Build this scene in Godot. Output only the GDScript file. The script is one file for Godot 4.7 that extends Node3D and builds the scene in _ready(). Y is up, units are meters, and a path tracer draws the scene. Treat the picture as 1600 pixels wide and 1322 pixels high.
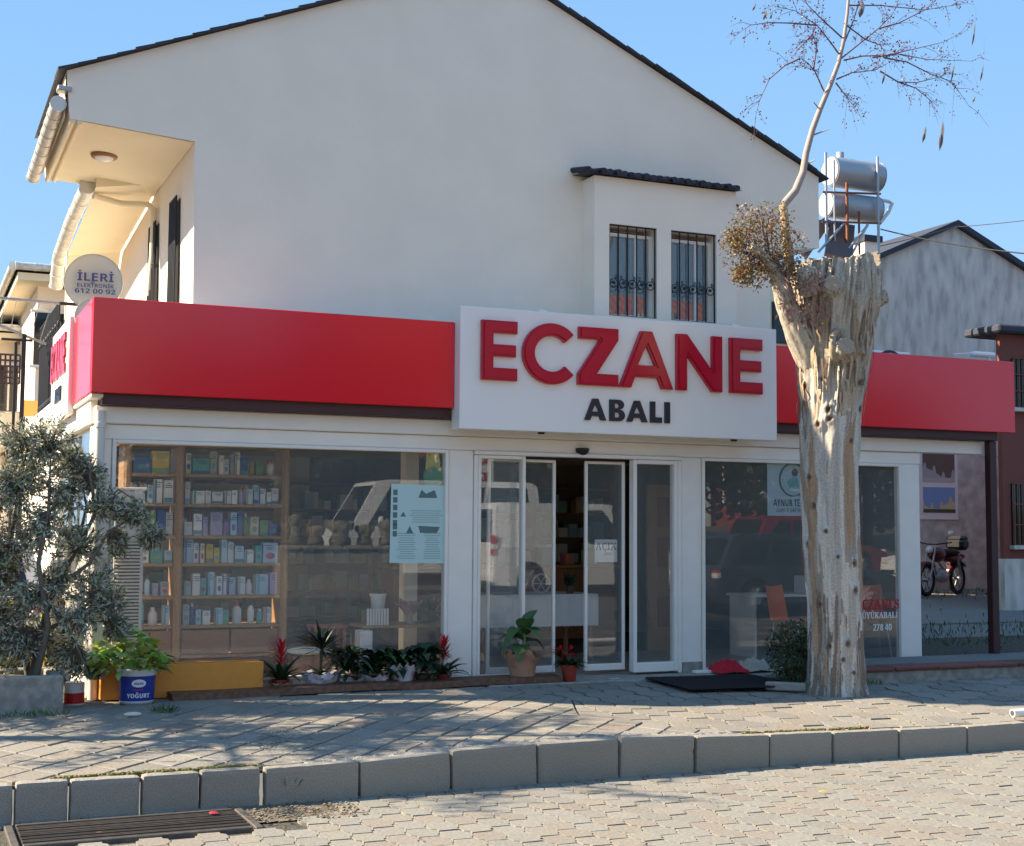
extends Node3D

# ---------------------------------------------------------------- mesh builder
class MB:
	var v := PackedVector3Array()
	var n := PackedVector3Array()
	var c := PackedColorArray()
	var ix := PackedInt32Array()
	var col := Color(1, 1, 1)
	var xf := Transform3D()
	func vert(p: Vector3, m: Vector3) -> int:
		v.append(xf * p)
		n.append((xf.basis * m).normalized())
		c.append(col)
		return v.size() - 1
	func tri(a: Vector3, b: Vector3, d: Vector3) -> void:
		var m := (b - a).cross(d - a)
		if m.length_squared() < 1e-16:
			return
		m = m.normalized()
		var i := vert(a, m)
		vert(b, m)
		vert(d, m)
		ix.append_array([i, i + 2, i + 1])
	func q(a: Vector3, b: Vector3, d: Vector3, e: Vector3) -> void:
		var m := (d - a).cross(e - b)
		if m.length_squared() < 1e-16:
			return
		m = m.normalized()
		var i := vert(a, m)
		vert(b, m)
		vert(d, m)
		vert(e, m)
		ix.append_array([i, i + 2, i + 1, i, i + 3, i + 2])
	func box(o: Vector3, s: Vector3, b := Basis()) -> void:
		var h := s * 0.5
		var p := []
		for k in 8:
			p.append(o + b * Vector3(h.x if k & 1 else -h.x, h.y if k & 2 else -h.y, h.z if k & 4 else -h.z))
		q(p[4], p[5], p[7], p[6])
		q(p[1], p[0], p[2], p[3])
		q(p[5], p[1], p[3], p[7])
		q(p[0], p[4], p[6], p[2])
		q(p[6], p[7], p[3], p[2])
		q(p[0], p[1], p[5], p[4])
	func span(a: Vector3, b: Vector3) -> void:
		box((a + b) * 0.5, (b - a).abs())
	func bbox(o: Vector3, s: Vector3, r: float, b := Basis()) -> void:
		# box with chamfered edges
		var h := s * 0.5
		var g := Vector3(h.x - r, h.y - r, h.z - r)
		var P := func(sx: float, sy: float, sz: float, ax: int) -> Vector3:
			return o + b * Vector3(sx * (h.x if ax == 0 else g.x), sy * (h.y if ax == 1 else g.y), sz * (h.z if ax == 2 else g.z))
		for sg in [-1.0, 1.0]:
			var l: Array = [P.call(sg, -1, -1, 0), P.call(sg, 1, -1, 0), P.call(sg, 1, 1, 0), P.call(sg, -1, 1, 0)]
			var f: Array = [P.call(-1, sg, -1, 1), P.call(-1, sg, 1, 1), P.call(1, sg, 1, 1), P.call(1, sg, -1, 1)]
			var k: Array = [P.call(-1, -1, sg, 2), P.call(1, -1, sg, 2), P.call(1, 1, sg, 2), P.call(-1, 1, sg, 2)]
			for u in [l, f, k]:
				if sg > 0: q(u[0], u[1], u[2], u[3])
				else: q(u[3], u[2], u[1], u[0])
		for s1 in [-1.0, 1.0]:
			for s2 in [-1.0, 1.0]:
				_eq(P.call(s1, s2, -1, 0), P.call(s1, s2, 1, 0), P.call(s1, s2, 1, 1), P.call(s1, s2, -1, 1), o)
				_eq(P.call(s1, -1, s2, 0), P.call(s1, 1, s2, 0), P.call(s1, 1, s2, 2), P.call(s1, -1, s2, 2), o)
				_eq(P.call(-1, s1, s2, 1), P.call(1, s1, s2, 1), P.call(1, s1, s2, 2), P.call(-1, s1, s2, 2), o)
				for s3 in [-1.0, 1.0]:
					var A: Vector3 = P.call(s1, s2, s3, 0)
					var B: Vector3 = P.call(s1, s2, s3, 1)
					var D: Vector3 = P.call(s1, s2, s3, 2)
					if (B - A).cross(D - A).dot(A - o) > 0: tri(A, B, D)
					else: tri(A, D, B)
	func _eq(a: Vector3, b: Vector3, d: Vector3, e: Vector3, o: Vector3) -> void:
		if (d - a).cross(e - b).dot(a - o) > 0: q(a, b, d, e)
		else: q(e, d, b, a)
	func rings(R: Array, M: Array, closed := true, C = null) -> void:
		# R: rings of points, counter-clockwise seen from the far end; M: normals
		var k: int = R[0].size()
		var first := v.size()
		for i in R.size():
			for j in k:
				if C != null: col = C[i][j]
				vert(R[i][j], M[i][j])
		for i in R.size() - 1:
			for j in (k if closed else k - 1):
				var a := first + i * k + j
				var b := first + i * k + (j + 1) % k
				ix.append_array([a, b + k, b, a, a + k, b + k])
	func tube(pts: Array, rad, sides := 6, caps := true) -> void:
		var R := []
		var M := []
		var prev := Vector3.ZERO
		for i in pts.size():
			var d: Vector3 = (pts[mini(i + 1, pts.size() - 1)] - pts[maxi(i - 1, 0)]).normalized()
			var s: Vector3
			if i == 0:
				s = d.cross(Vector3.UP if absf(d.y) < 0.9 else Vector3.RIGHT).normalized()
			else:
				s = (prev - d * prev.dot(d)).normalized()
			prev = s
			var t := d.cross(s)
			var r: float = rad[i] if rad is Array else rad
			var a := []
			var b := []
			for j in sides:
				var w := TAU * j / sides
				var o := s * cos(w) + t * sin(w)
				a.append(pts[i] + o * r)
				b.append(o)
			R.append(a)
			M.append(b)
		rings(R, M)
		if caps:
			for j in range(1, sides - 1):
				tri(R[0][0], R[0][j + 1], R[0][j])
				var L: Array = R[R.size() - 1]
				tri(L[0], L[j], L[j + 1])
	func lathe(prof: Array, sides := 20, at := Vector3.ZERO, b := Basis()) -> void:
		# prof: Vector2(radius, height), from the bottom up on the outside
		var R := []
		var M := []
		for i in prof.size():
			var t: Vector2 = (prof[mini(i + 1, prof.size() - 1)] - prof[maxi(i - 1, 0)]).normalized()
			var a := []
			var m := []
			for j in sides:
				var w := -TAU * j / sides
				var d := Vector3(cos(w), 0, sin(w))
				a.append(at + b * (d * prof[i].x + Vector3(0, prof[i].y, 0)))
				m.append(b * (d * t.y - Vector3(0, t.x, 0)))
			R.append(a)
			M.append(m)
		rings(R, M)
	func rough_box(o: Vector3, s: Vector3, r: float, amp: float, sd: int, b := Basis(), step := 0.05) -> void:
		# worn block: a grid on every face, corners rounded by r, pushed in and out by noise
		var f := FastNoiseLite.new()
		f.seed = sd
		f.frequency = 6.0
		var h := s * 0.5
		for ax in 3:
			for sg in [-1.0, 1.0]:
				var u := (ax + 1) % 3
				var w := (ax + 2) % 3
				var nu := maxi(2, int(s[u] / step))
				var nw := maxi(2, int(s[w] / step))
				var G := []
				for i in nu + 1:
					var row := []
					for j in nw + 1:
						var p := Vector3.ZERO
						p[ax] = sg * h[ax]
						p[u] = lerpf(-h[u], h[u], float(i) / nu)
						p[w] = lerpf(-h[w], h[w], float(j) / nw)
						var core := Vector3(clampf(p.x, -h.x + r, h.x - r), clampf(p.y, -h.y + r, h.y - r), clampf(p.z, -h.z + r, h.z - r))
						var d := p - core
						if d.length() > r: p = core + d.normalized() * r
						var k := (p - core).normalized()
						var chip := maxf(0.0, f.get_noise_3dv(p * 2.5 + Vector3(sd, 0, 0)) - 0.25) * (1.0 if d.length() > r * 1.05 else 0.0)
						row.append(o + b * (p + k * (amp * f.get_noise_3dv(p * 1.2 + Vector3(0, sd, 0)) - chip * amp * 7.0)))
					G.append(row)
				for i in nu:
					for j in nw:
						if sg > 0: q(G[i][j], G[i + 1][j], G[i + 1][j + 1], G[i][j + 1])
						else: q(G[i][j + 1], G[i + 1][j + 1], G[i + 1][j], G[i][j])
	func prism(poly: PackedVector2Array, z0: float, z1: float, hole := PackedVector2Array()) -> void:
		# polygon in x, y; front at z1
		var full := poly
		if Geometry2D.is_polygon_clockwise(full):
			full.reverse()
		var all := full
		if hole.size():
			var hh := hole
			if not Geometry2D.is_polygon_clockwise(hh): hh.reverse()
			all = keyhole(full, hh)
			_wall(hh, z0, z1)
		_wall(full, z0, z1)
		var t := Geometry2D.triangulate_polygon(all)
		for i in range(0, t.size(), 3):
			var a := all[t[i]]
			var b := all[t[i + 1]]
			var d := all[t[i + 2]]
			if (b - a).cross(d - a) < 0:
				var e := b
				b = d
				d = e
			tri(Vector3(a.x, a.y, z1), Vector3(b.x, b.y, z1), Vector3(d.x, d.y, z1))
			tri(Vector3(a.x, a.y, z0), Vector3(d.x, d.y, z0), Vector3(b.x, b.y, z0))
	func _wall(p: PackedVector2Array, z0: float, z1: float) -> void:
		for i in p.size():
			var a := p[i]
			var b := p[(i + 1) % p.size()]
			q(Vector3(a.x, a.y, z0), Vector3(b.x, b.y, z0), Vector3(b.x, b.y, z1), Vector3(a.x, a.y, z1))
	func keyhole(o: PackedVector2Array, h: PackedVector2Array) -> PackedVector2Array:
		var bi := 0
		var bj := 0
		var best := 1e9
		for i in o.size():
			for j in h.size():
				var d := o[i].distance_to(h[j])
				if d < best:
					best = d
					bi = i
					bj = j
		var r := PackedVector2Array()
		for i in range(0, bi + 1): r.append(o[i])
		for j in h.size() + 1: r.append(h[(bj + j) % h.size()])
		for i in range(bi, o.size()): r.append(o[i])
		return r
	func blob(o: Vector3, s: Vector3, amp := 0.0, freq := 3.0, sd := 1, rows := 10, cols := 16) -> void:
		var f := FastNoiseLite.new()
		f.seed = sd
		f.frequency = freq
		var R := []
		var M := []
		for i in rows + 1:
			var a := []
			var m := []
			var t := PI * clampf(float(i) / rows, 0.004, 0.996)
			for j in cols:
				var w := -TAU * j / cols
				var d := Vector3(sin(t) * cos(w), -cos(t), sin(t) * sin(w))
				var k := 1.0 + amp * f.get_noise_3d(d.x, d.y, d.z)
				a.append(o + d * s * k)
				m.append(d / s)
			R.append(a)
			M.append(m)
		rings(R, M)
	func leaf(p: Vector3, d: Vector3, up: Vector3, L: float, W: float, droop := 0.0, seg := 1) -> void:
		# folded leaf: pointed both ends, or seg > 1 for a long bending strap
		var s := d.cross(up).normalized()
		var u := s.cross(d).normalized()
		if seg <= 1:
			var m := p + d * L * 0.5 - u * W * 0.12 + Vector3(0, -droop * L * 0.3, 0)
			var e := p + d * L + Vector3(0, -droop * L, 0)
			tri(p, m + s * W * 0.5 + u * W * 0.2, e)
			tri(p, e, m - s * W * 0.5 + u * W * 0.2)
			return
		var pl := p
		var pr := p
		var pm := p
		for i in range(1, seg + 1):
			var t := float(i) / seg
			var w := W * 0.5 * (sin(PI * pow(t, 0.75)) if t < 1.0 else 0.0)
			var o := p + d * L * t * (1.0 - 0.25 * droop * t) + Vector3(0, -droop * L * t * t, 0)
			var nl := o + s * w + u * w * 0.35
			var nr := o - s * w + u * w * 0.35
			q(pm, pl, nl, o)
			q(pr, pm, o, nr)
			pl = nl
			pr = nr
			pm = o
	func mesh() -> ArrayMesh:
		var A := []
		A.resize(Mesh.ARRAY_MAX)
		A[Mesh.ARRAY_VERTEX] = v
		A[Mesh.ARRAY_NORMAL] = n
		A[Mesh.ARRAY_COLOR] = c
		A[Mesh.ARRAY_INDEX] = ix
		var m := ArrayMesh.new()
		if v.size(): m.add_surface_from_arrays(Mesh.PRIMITIVE_TRIANGLES, A)
		return m

# ---------------------------------------------------------------- helpers
const FOCAL := 2158.15
const EYE := Vector3(0, 1.5, 13.031)
const SUN_OUT := 22.3      # how far the light heads out from the shop front, degrees
const SUN_HIGH := 34.0
var RT: Vector3
var UPV: Vector3
var FW: Vector3
var M := {}
var taken := {}
var rng := RandomNumberGenerator.new()

func cam_axes() -> void:
	var y := deg_to_rad(23.697)
	var p := deg_to_rad(4.409)
	var r := deg_to_rad(0.391)
	FW = Vector3(sin(y) * cos(p), sin(p), -cos(y) * cos(p))
	var r0 := Vector3(cos(y), 0, sin(y))
	var u0 := r0.cross(FW)
	RT = r0 * cos(r) + u0 * sin(r)
	UPV = u0 * cos(r) - r0 * sin(r)
func ray(x: float, y: float) -> Vector3:
	return RT * (x - 800.0) + UPV * (661.0 - y) + FW * FOCAL
func pz(x: float, y: float, z: float) -> Vector3:
	var d := ray(x, y)
	return EYE + d * ((z - EYE.z) / d.z)
func py(x: float, y: float, h: float) -> Vector3:
	var d := ray(x, y)
	return EYE + d * ((h - EYE.y) / d.y)
func px(x: float, y: float, X: float) -> Vector3:
	var d := ray(x, y)
	return EYE + d * ((X - EYE.x) / d.x)
func L(r: float, g: float, b: float, a := 1.0) -> Color:
	var k := Color(r, g, b).linear_to_srgb()
	k.a = a
	return k
func noise_tex(freq: float, lo: float, hi: float, size := 512, sd := 1, oct := 5, kind := FastNoiseLite.TYPE_SIMPLEX_SMOOTH, mid := 0.5) -> NoiseTexture2D:
	var f := FastNoiseLite.new()
	f.noise_type = kind
	f.frequency = freq
	f.fractal_octaves = oct
	f.seed = sd
	var t := NoiseTexture2D.new()
	t.width = size
	t.height = size
	t.seamless = true
	t.noise = f
	var g := Gradient.new()
	g.offsets = PackedFloat32Array([0.25, mid, 0.8])
	g.colors = PackedColorArray([Color(lo, lo, lo), Color((lo + hi) * 0.5, (lo + hi) * 0.5, (lo + hi) * 0.5), Color(hi, hi, hi)])
	t.color_ramp = g
	return t
func mat(k: String, c: Color, rough := 0.8, metal := 0.0, tex: Texture2D = null, sc := 1.0, bump: Texture2D = null, bs := 0.0) -> StandardMaterial3D:
	var m := StandardMaterial3D.new()
	m.resource_name = k
	m.albedo_color = c
	m.roughness = rough
	m.metallic = metal
	m.vertex_color_use_as_albedo = true
	if tex:
		m.albedo_texture = tex
	if bump:
		m.heightmap_enabled = true
		m.heightmap_texture = bump
		m.heightmap_scale = bs
	if tex or bump:
		m.uv1_triplanar = true
		m.uv1_world_triplanar = true
		m.uv1_scale = Vector3(sc, sc, sc)
	M[k] = m
	return m
func glass(k: String, alpha: float, metal: float) -> void:
	var m := StandardMaterial3D.new()
	m.resource_name = k
	m.transparency = BaseMaterial3D.TRANSPARENCY_ALPHA
	m.albedo_color = Color(0.75, 0.8, 0.8, alpha)
	m.roughness = 0.0
	m.metallic = metal
	m.metallic_specular = 0.5
	M[k] = m
func numbered(s: String) -> String:
	taken[s] = int(taken.get(s, -1)) + 1
	return s if taken[s] == 0 else "%s_%03d" % [s, taken[s]]
func tag(o: Node, label: String, category: String, group := "") -> void:
	o.set_meta("label", label)
	o.set_meta("category", category)
	if group: o.set_meta("group", group)
func thing(called: String, label: String, category: String, at := Vector3.ZERO, group := "") -> Node3D:
	var o := Node3D.new()
	o.name = numbered(called)
	add_child(o)
	o.position = at
	tag(o, label, category, group)
	return o
func struct(called: String, at := Vector3.ZERO) -> Node3D:
	var o := Node3D.new()
	o.name = numbered(called)
	add_child(o)
	o.position = at
	o.set_meta("kind", "structure")
	return o
func W(t: Node3D) -> MB:
	# a builder that takes world positions for a part of t
	var b := MB.new()
	b.xf = Transform3D(Basis(), -t.position)
	return b
func put(parent: Node, called: String, b, m) -> MeshInstance3D:
	var o := MeshInstance3D.new()
	o.name = called
	o.mesh = b.mesh() if b is MB else b
	o.material_override = M[m] if m is String else m
	parent.add_child(o, true)
	return o
func solo(called: String, label: String, category: String, at: Vector3, b: MB, m, group := "") -> MeshInstance3D:
	var o := MeshInstance3D.new()
	o.name = numbered(called)
	o.mesh = b.mesh()
	o.material_override = M[m] if m is String else m
	add_child(o)
	o.position = at
	tag(o, label, category, group)
	return o
func copy(o: Node3D, at: Vector3, turn := 0.0, label := "") -> Node3D:
	var r: Node3D = o.duplicate()
	r.name = numbered(String(o.name).rstrip("0123456789").rstrip("_"))
	add_child(r)
	r.position = at
	r.rotation.y = turn
	if label: r.set_meta("label", label)
	return r
func text(parent: Node, called: String, s: String, h: float, at: Vector3, m: String, b := Basis(), depth := 0.004, bold := true, serif := false, wide := 1.0) -> MeshInstance3D:
	var f := SystemFont.new()
	f.font_names = PackedStringArray(["Droid Serif" if serif else "Droid Sans"])
	f.font_weight = 700 if bold else 400
	var t := TextMesh.new()
	t.text = s
	t.font = f
	t.font_size = 48
	t.pixel_size = h / 34.0
	t.depth = depth
	t.curve_step = 2.0
	var o := MeshInstance3D.new()
	o.name = called
	o.mesh = t
	o.material_override = M[m]
	parent.add_child(o, true)
	o.transform = Transform3D(b * Basis().scaled(Vector3(wide, 1, 1)), at)
	return o
func rr(a: float, b: float) -> float:
	return rng.randf_range(a, b)
func rdir() -> Vector3:
	var y := rr(-1, 1)
	var w := rr(0, TAU)
	return Vector3(sqrt(1 - y * y) * cos(w), y, sqrt(1 - y * y) * sin(w))
func shade(c: Color, k: float) -> Color:
	return Color(c.r * k, c.g * k, c.b * k)
func curb_top(x: float) -> float:
	var T := [[-9.0, -0.06], [2.2, -0.062], [2.87, -0.056], [3.53, -0.028], [4.18, -0.008], [4.84, -0.004], [5.49, -0.03], [6.14, -0.052], [8.1, -0.08], [30.0, -0.1]]
	for i in T.size() - 1:
		if x <= T[i + 1][0]:
			return lerpf(T[i][1], T[i + 1][1], clampf((x - T[i][0]) / (T[i + 1][0] - T[i][0]), 0, 1))
	return -0.1
func walk_y(x: float, z: float) -> float:
	return lerpf(-0.035, curb_top(x) - 0.012, clampf(z / 4.0, 0, 1))
func lot_y(z: float) -> float:
	return -0.07 + maxf(0.0, -1.5 - z) * 0.055
func road_y(z: float) -> float:
	return -0.29 + maxf(0.0, z - 7.6) * 0.085

func _ready() -> void:
	rng.seed = 7
	cam_axes()
	# camera
	var cam := Camera3D.new()
	cam.name = "camera"
	add_child(cam)
	cam.transform = Transform3D(Basis(RT, UPV, -FW), EYE)
	cam.fov = rad_to_deg(2.0 * atan(661.0 / FOCAL))
	cam.near = 0.05
	cam.far = 600.0
	cam.current = true
	# sky
	var sky_mat := ProceduralSkyMaterial.new()
	sky_mat.sky_top_color = L(0.125, 0.268, 0.495)
	sky_mat.sky_horizon_color = L(0.30, 0.465, 0.63)
	sky_mat.sky_curve = 0.16
	sky_mat.ground_bottom_color = L(0.20, 0.19, 0.17)
	sky_mat.ground_horizon_color = L(0.30, 0.40, 0.50)
	sky_mat.sun_angle_max = 4.0
	var env := Environment.new()
	env.background_mode = Environment.BG_SKY
	env.sky = Sky.new()
	env.sky.sky_material = sky_mat
	env.background_energy_multiplier = 0.70
	env.tonemap_mode = Environment.TONE_MAPPER_LINEAR
	env.tonemap_exposure = 2.72
	env.sdfgi_enabled = true
	env.ssao_enabled = true
	env.ssil_enabled = true
	var we := WorldEnvironment.new()
	we.name = "world"
	we.environment = env
	add_child(we)
	# sun: behind the house, to the left
	var sun := DirectionalLight3D.new()
	sun.name = "sun"
	sun.light_color = Color(1.0, 0.93, 0.82)
	sun.light_energy = 1.6
	sun.light_angular_distance = 0.5
	sun.shadow_enabled = true
	add_child(sun)
	var a := deg_to_rad(SUN_OUT)
	var e := deg_to_rad(SUN_HIGH)
	sun.basis = Basis.looking_at(Vector3(cos(a) * cos(e), -sin(e), sin(a) * cos(e)), Vector3.UP)
	materials()
	ground()
	sidewalk()
	road()
	house()
	shop()
	shop_signs()
	interior()
	goods()
	front_plants()
	big_tree()
	olive_tree()
	alley_tree()
	left_background()
	right_background()
	across_street()
	litter()

func materials() -> void:
	var soft := noise_tex(0.006, 0.984, 1.0, 512, 3)
	var grime := noise_tex(0.012, 0.84, 1.0, 512, 5, 6)
	var fine := noise_tex(0.09, 0.0, 1.0, 512, 9, 4)
	var grain := noise_tex(0.05, 0.84, 1.0, 512, 11, 5)
	var stain := noise_tex(0.02, 0.84, 1.0, 512, 14, 6, FastNoiseLite.TYPE_SIMPLEX_SMOOTH, 0.40)
	M["fine_tex"] = fine
	mat("plaster", L(0.92, 0.80, 0.665), 0.9, 0, soft, 0.35, fine, 0.05)
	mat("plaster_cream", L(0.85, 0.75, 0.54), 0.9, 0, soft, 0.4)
	mat("plaster_grey", L(0.68, 0.64, 0.57), 0.95, 0, stain, 0.11, fine, 0.036)
	mat("white_paint", L(0.86, 0.80, 0.71), 0.5, 0, soft, 0.5)
	mat("white_frame", L(0.85, 0.80, 0.73), 0.35, 0, soft, 0.9)
	mat("white_gloss", L(0.85, 0.82, 0.78), 0.22)
	mat("red_panel", L(0.80, 0.012, 0.026), 0.16)
	M["red_panel"].metallic_specular = 0.6

	mat("red_letter", L(0.50, 0.006, 0.03), 0.2)
	mat("grate", L(0.13, 0.115, 0.10), 0.6, 0.3, grime, 2.0)
	mat("dark_letter", L(0.012, 0.016, 0.026), 0.35)
	mat("blue_print", L(0.06, 0.06, 0.22), 0.5)
	mat("maroon", L(0.055, 0.016, 0.018), 0.5)
	mat("roof_tile", L(0.05, 0.055, 0.075), 0.8, 0, grain, 2.0)
	mat("roof_red", L(0.42, 0.10, 0.06), 0.8, 0, grain, 2.0)
	mat("gutter", L(0.70, 0.68, 0.62), 0.45, 0, grime, 1.2)
	mat("pipe", L(0.66, 0.64, 0.60), 0.4)
	mat("iron", L(0.015, 0.016, 0.022), 0.5, 0.3)
	mat("black", L(0.012, 0.012, 0.013), 0.5)
	mat("rubber", L(0.010, 0.011, 0.014), 0.85, 0, grain, 6.0)
	mat("steel", L(0.42, 0.43, 0.45), 0.38, 0.7, grain, 1.5)
	mat("galvanised", L(0.40, 0.41, 0.43), 0.45, 0.4, soft, 1.0)
	mat("rust", L(0.28, 0.10, 0.05), 0.85, 0, grime, 4.0)
	mat("concrete", L(0.36, 0.335, 0.29), 0.95, 0, grime, 1.3, fine, 0.090)
	mat("kerb", L(0.355, 0.325, 0.275), 0.95, 0, noise_tex(0.16, 0.84, 1.0, 512, 21, 5), 1.0, fine, 0.144)
	mat("paver", L(0.31, 0.285, 0.245), 0.92, 0, noise_tex(0.05, 0.84, 1.0, 512, 22, 6), 1.2, fine, 0.072)
	mat("road_paver", L(0.285, 0.27, 0.235), 0.92, 0, noise_tex(0.05, 0.87, 1.0, 512, 23, 6), 1.2, fine, 0.063)
	mat("bike_red", L(0.085, 0.010, 0.013), 0.35)
	mat("plaster_dull", L(0.66, 0.635, 0.58), 0.95, 0, grime, 0.4)
	mat("street", L(0.15, 0.135, 0.11), 0.95, 0, noise_tex(0.02, 0.6, 1.0, 512, 29, 6), 0.25)
	mat("mortar", L(0.13, 0.12, 0.09), 1.0, 0, noise_tex(0.03, 0.5, 1.0, 512, 24, 5), 2.5, fine, 0.180)
	mat("cement", L(0.52, 0.50, 0.46), 0.95, 0, noise_tex(0.05, 0.55, 1.0, 512, 25, 6), 3.0, fine, 0.360)
	mat("soil", L(0.12, 0.10, 0.07), 1.0, 0, noise_tex(0.03, 0.5, 1.0, 512, 26, 6), 1.0, fine, 0.270)
	mat("gravel", L(0.42, 0.40, 0.37), 1.0, 0, noise_tex(0.12, 0.35, 1.0, 512, 27, 4), 1.4, fine, 0.450)
	mat("wood", L(0.36, 0.17, 0.08), 0.6, 0, grain, 2.2)
	mat("plank", L(0.20, 0.088, 0.045), 0.6, 0, noise_tex(0.03, 0.72, 1.0, 512, 31, 6), 1.0, fine, 0.054)
	mat("shelf_wood", L(0.47, 0.26, 0.10), 0.45, 0, grain, 1.5)
	mat("orange_wood", L(0.74, 0.29, 0.04), 0.55, 0, noise_tex(0.02, 0.97, 1.0, 512, 33, 5), 1.0)
	mat("plain", L(1, 1, 1), 0.6)
	mat("print", L(1, 1, 1), 0.5)
	mat("gloss", L(1, 1, 1), 0.25)
	mat("cloth", L(1, 1, 1), 0.95)
	mat("tile_floor", L(0.34, 0.30, 0.25), 0.35, 0, soft, 1.0)
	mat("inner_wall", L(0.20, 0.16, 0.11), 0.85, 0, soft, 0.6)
	mat("orange_plastic", L(0.75, 0.14, 0.02), 0.4)
	mat("terracotta", L(0.45, 0.10, 0.05), 0.7, 0, grain, 4.0)
	mat("bark", L(1, 1, 1), 0.9, 0, noise_tex(0.05, 0.85, 1.0, 512, 41, 6), 1.6, fine, 0.126)
	mat("twig", L(1, 1, 1), 0.85)
	var lm := mat("leaf", L(1, 1, 1), 0.5)
	lm.backlight_enabled = true
	lm.backlight = L(0.35, 0.35, 0.25)
	lm.cull_mode = BaseMaterial3D.CULL_DISABLED
	mat("waxy", L(1, 1, 1), 0.35)
	M["waxy"].cull_mode = BaseMaterial3D.CULL_DISABLED
	mat("paper_wrap", L(0.62, 0.60, 0.66), 0.8)
	mat("kraft", L(0.52, 0.28, 0.17), 0.85, 0, grain, 5.0)
	mat("car_white", L(0.80, 0.80, 0.80), 0.25)
	mat("car_red", L(0.20, 0.012, 0.014), 0.25)
	mat("car_dark", L(0.05, 0.06, 0.075), 0.22, 0.2)
	mat("car_glass", L(0.012, 0.016, 0.018), 0.06)
	mat("lamp_red", L(0.5, 0.01, 0.01), 0.15)
	mat("lamp_clear", L(0.7, 0.7, 0.72), 0.1)
	mat("red_wall", L(0.50, 0.10, 0.06), 0.85, 0, soft, 0.5)
	mat("brown_wall", L(0.20, 0.065, 0.05), 0.9, 0, soft, 0.4)
	mat("stone", L(0.40, 0.36, 0.30), 0.95, 0, grime, 1.6, fine, 0.180)
	mat("collector", L(0.10, 0.06, 0.05), 0.5)
	M["plaster_grey"].uv1_scale = Vector3(0.30, 0.10, 0.30)
	glass("pane", 0.004, 0.08)
	glass("pane_clear", 0.01, 0.0)
	glass("pane_upper", 0.02, 0.16)

func flat_patch(b: MB, x0: float, x1: float, z0: float, z1: float, nx: int, nz: int, h: Callable) -> void:
	for i in nx:
		for j in nz:
			var xa := lerpf(x0, x1, float(i) / nx)
			var xb := lerpf(x0, x1, float(i + 1) / nx)
			var za := lerpf(z0, z1, float(j) / nz)
			var zb := lerpf(z0, z1, float(j + 1) / nz)
			b.q(Vector3(xa, h.call(xa, zb), zb), Vector3(xb, h.call(xb, zb), zb), Vector3(xb, h.call(xb, za), za), Vector3(xa, h.call(xa, za), za))

func ground() -> void:
	var g := struct("ground")
	var b := MB.new()
	flat_patch(b, -400, 400, -400, -90, 1, 1, func(_x, _z): return 1.0)
	flat_patch(b, -400, 400, 60, 400, 1, 1, func(_x, _z): return 3.2)
	flat_patch(b, -400, -60, -90, 60, 1, 1, func(_x, _z): return -0.5)
	flat_patch(b, 80, 400, -90, 60, 1, 1, func(_x, _z): return -0.5)
	flat_patch(b, -60, 80, -90, 3.9, 28, 24, func(_x, z): return minf(lot_y(z), 1.2) - 0.03)
	var lt := MB.new()
	flat_patch(lt, 11.05, 40.0, -9.4, 0.9, 20, 12, func(_x, z): return lot_y(z) - 0.006)
	put(g, "lot_surface", lt, "gravel")
	put(g, "earth", b, "soil")
	# the gravel drive on the empty lot
	var d := MB.new()
	for st in [[1012, 1026, 1434, 1800], [958, 988, 1434, 1800]]:
		var za := py(1500, st[1], -0.06).z
		var zb := py(1500, st[0], -0.02).z
		flat_patch(d, 9.0, 40.0, zb, za, 30, 2, func(x, z): return lot_y(z) + 0.004 + 0.0 * x)
	put(g, "gravel_strip", d, "gravel")
	# grass on the lot
	var gr := MB.new()
	for i in 9000:
		var x := rr(10.9, 30.0)
		var z := rr(-9.0, -0.2) if i % 3 else rr(-5.0, 0.8)
		var yy := py(1500, 985, -0.02).z
		if (z < py(1500, 958, -0.02).z and z > -14) or (z > yy and z < py(1500, 1012, -0.06).z) or rng.randf() < 0.06:
			gr.col = Color(rr(0.03, 0.07), rr(0.07, 0.12), rr(0.015, 0.03))
			var dd := Vector3(rr(-0.5, 0.5), 1, rr(-0.5, 0.5)).normalized()
			gr.leaf(Vector3(x, lot_y(z), z), dd, Vector3(rr(-1, 1), 0, rr(-1, 1)), rr(0.05, 0.14), 0.02, 0.1)
	var go := MeshInstance3D.new()
	go.name = "grass"
	go.mesh = gr.mesh()
	go.material_override = M["leaf"]
	add_child(go)
	go.set_meta("kind", "stuff")
	tag(go, "short green grass on the empty lot behind the brown ledge", "grass")

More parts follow.
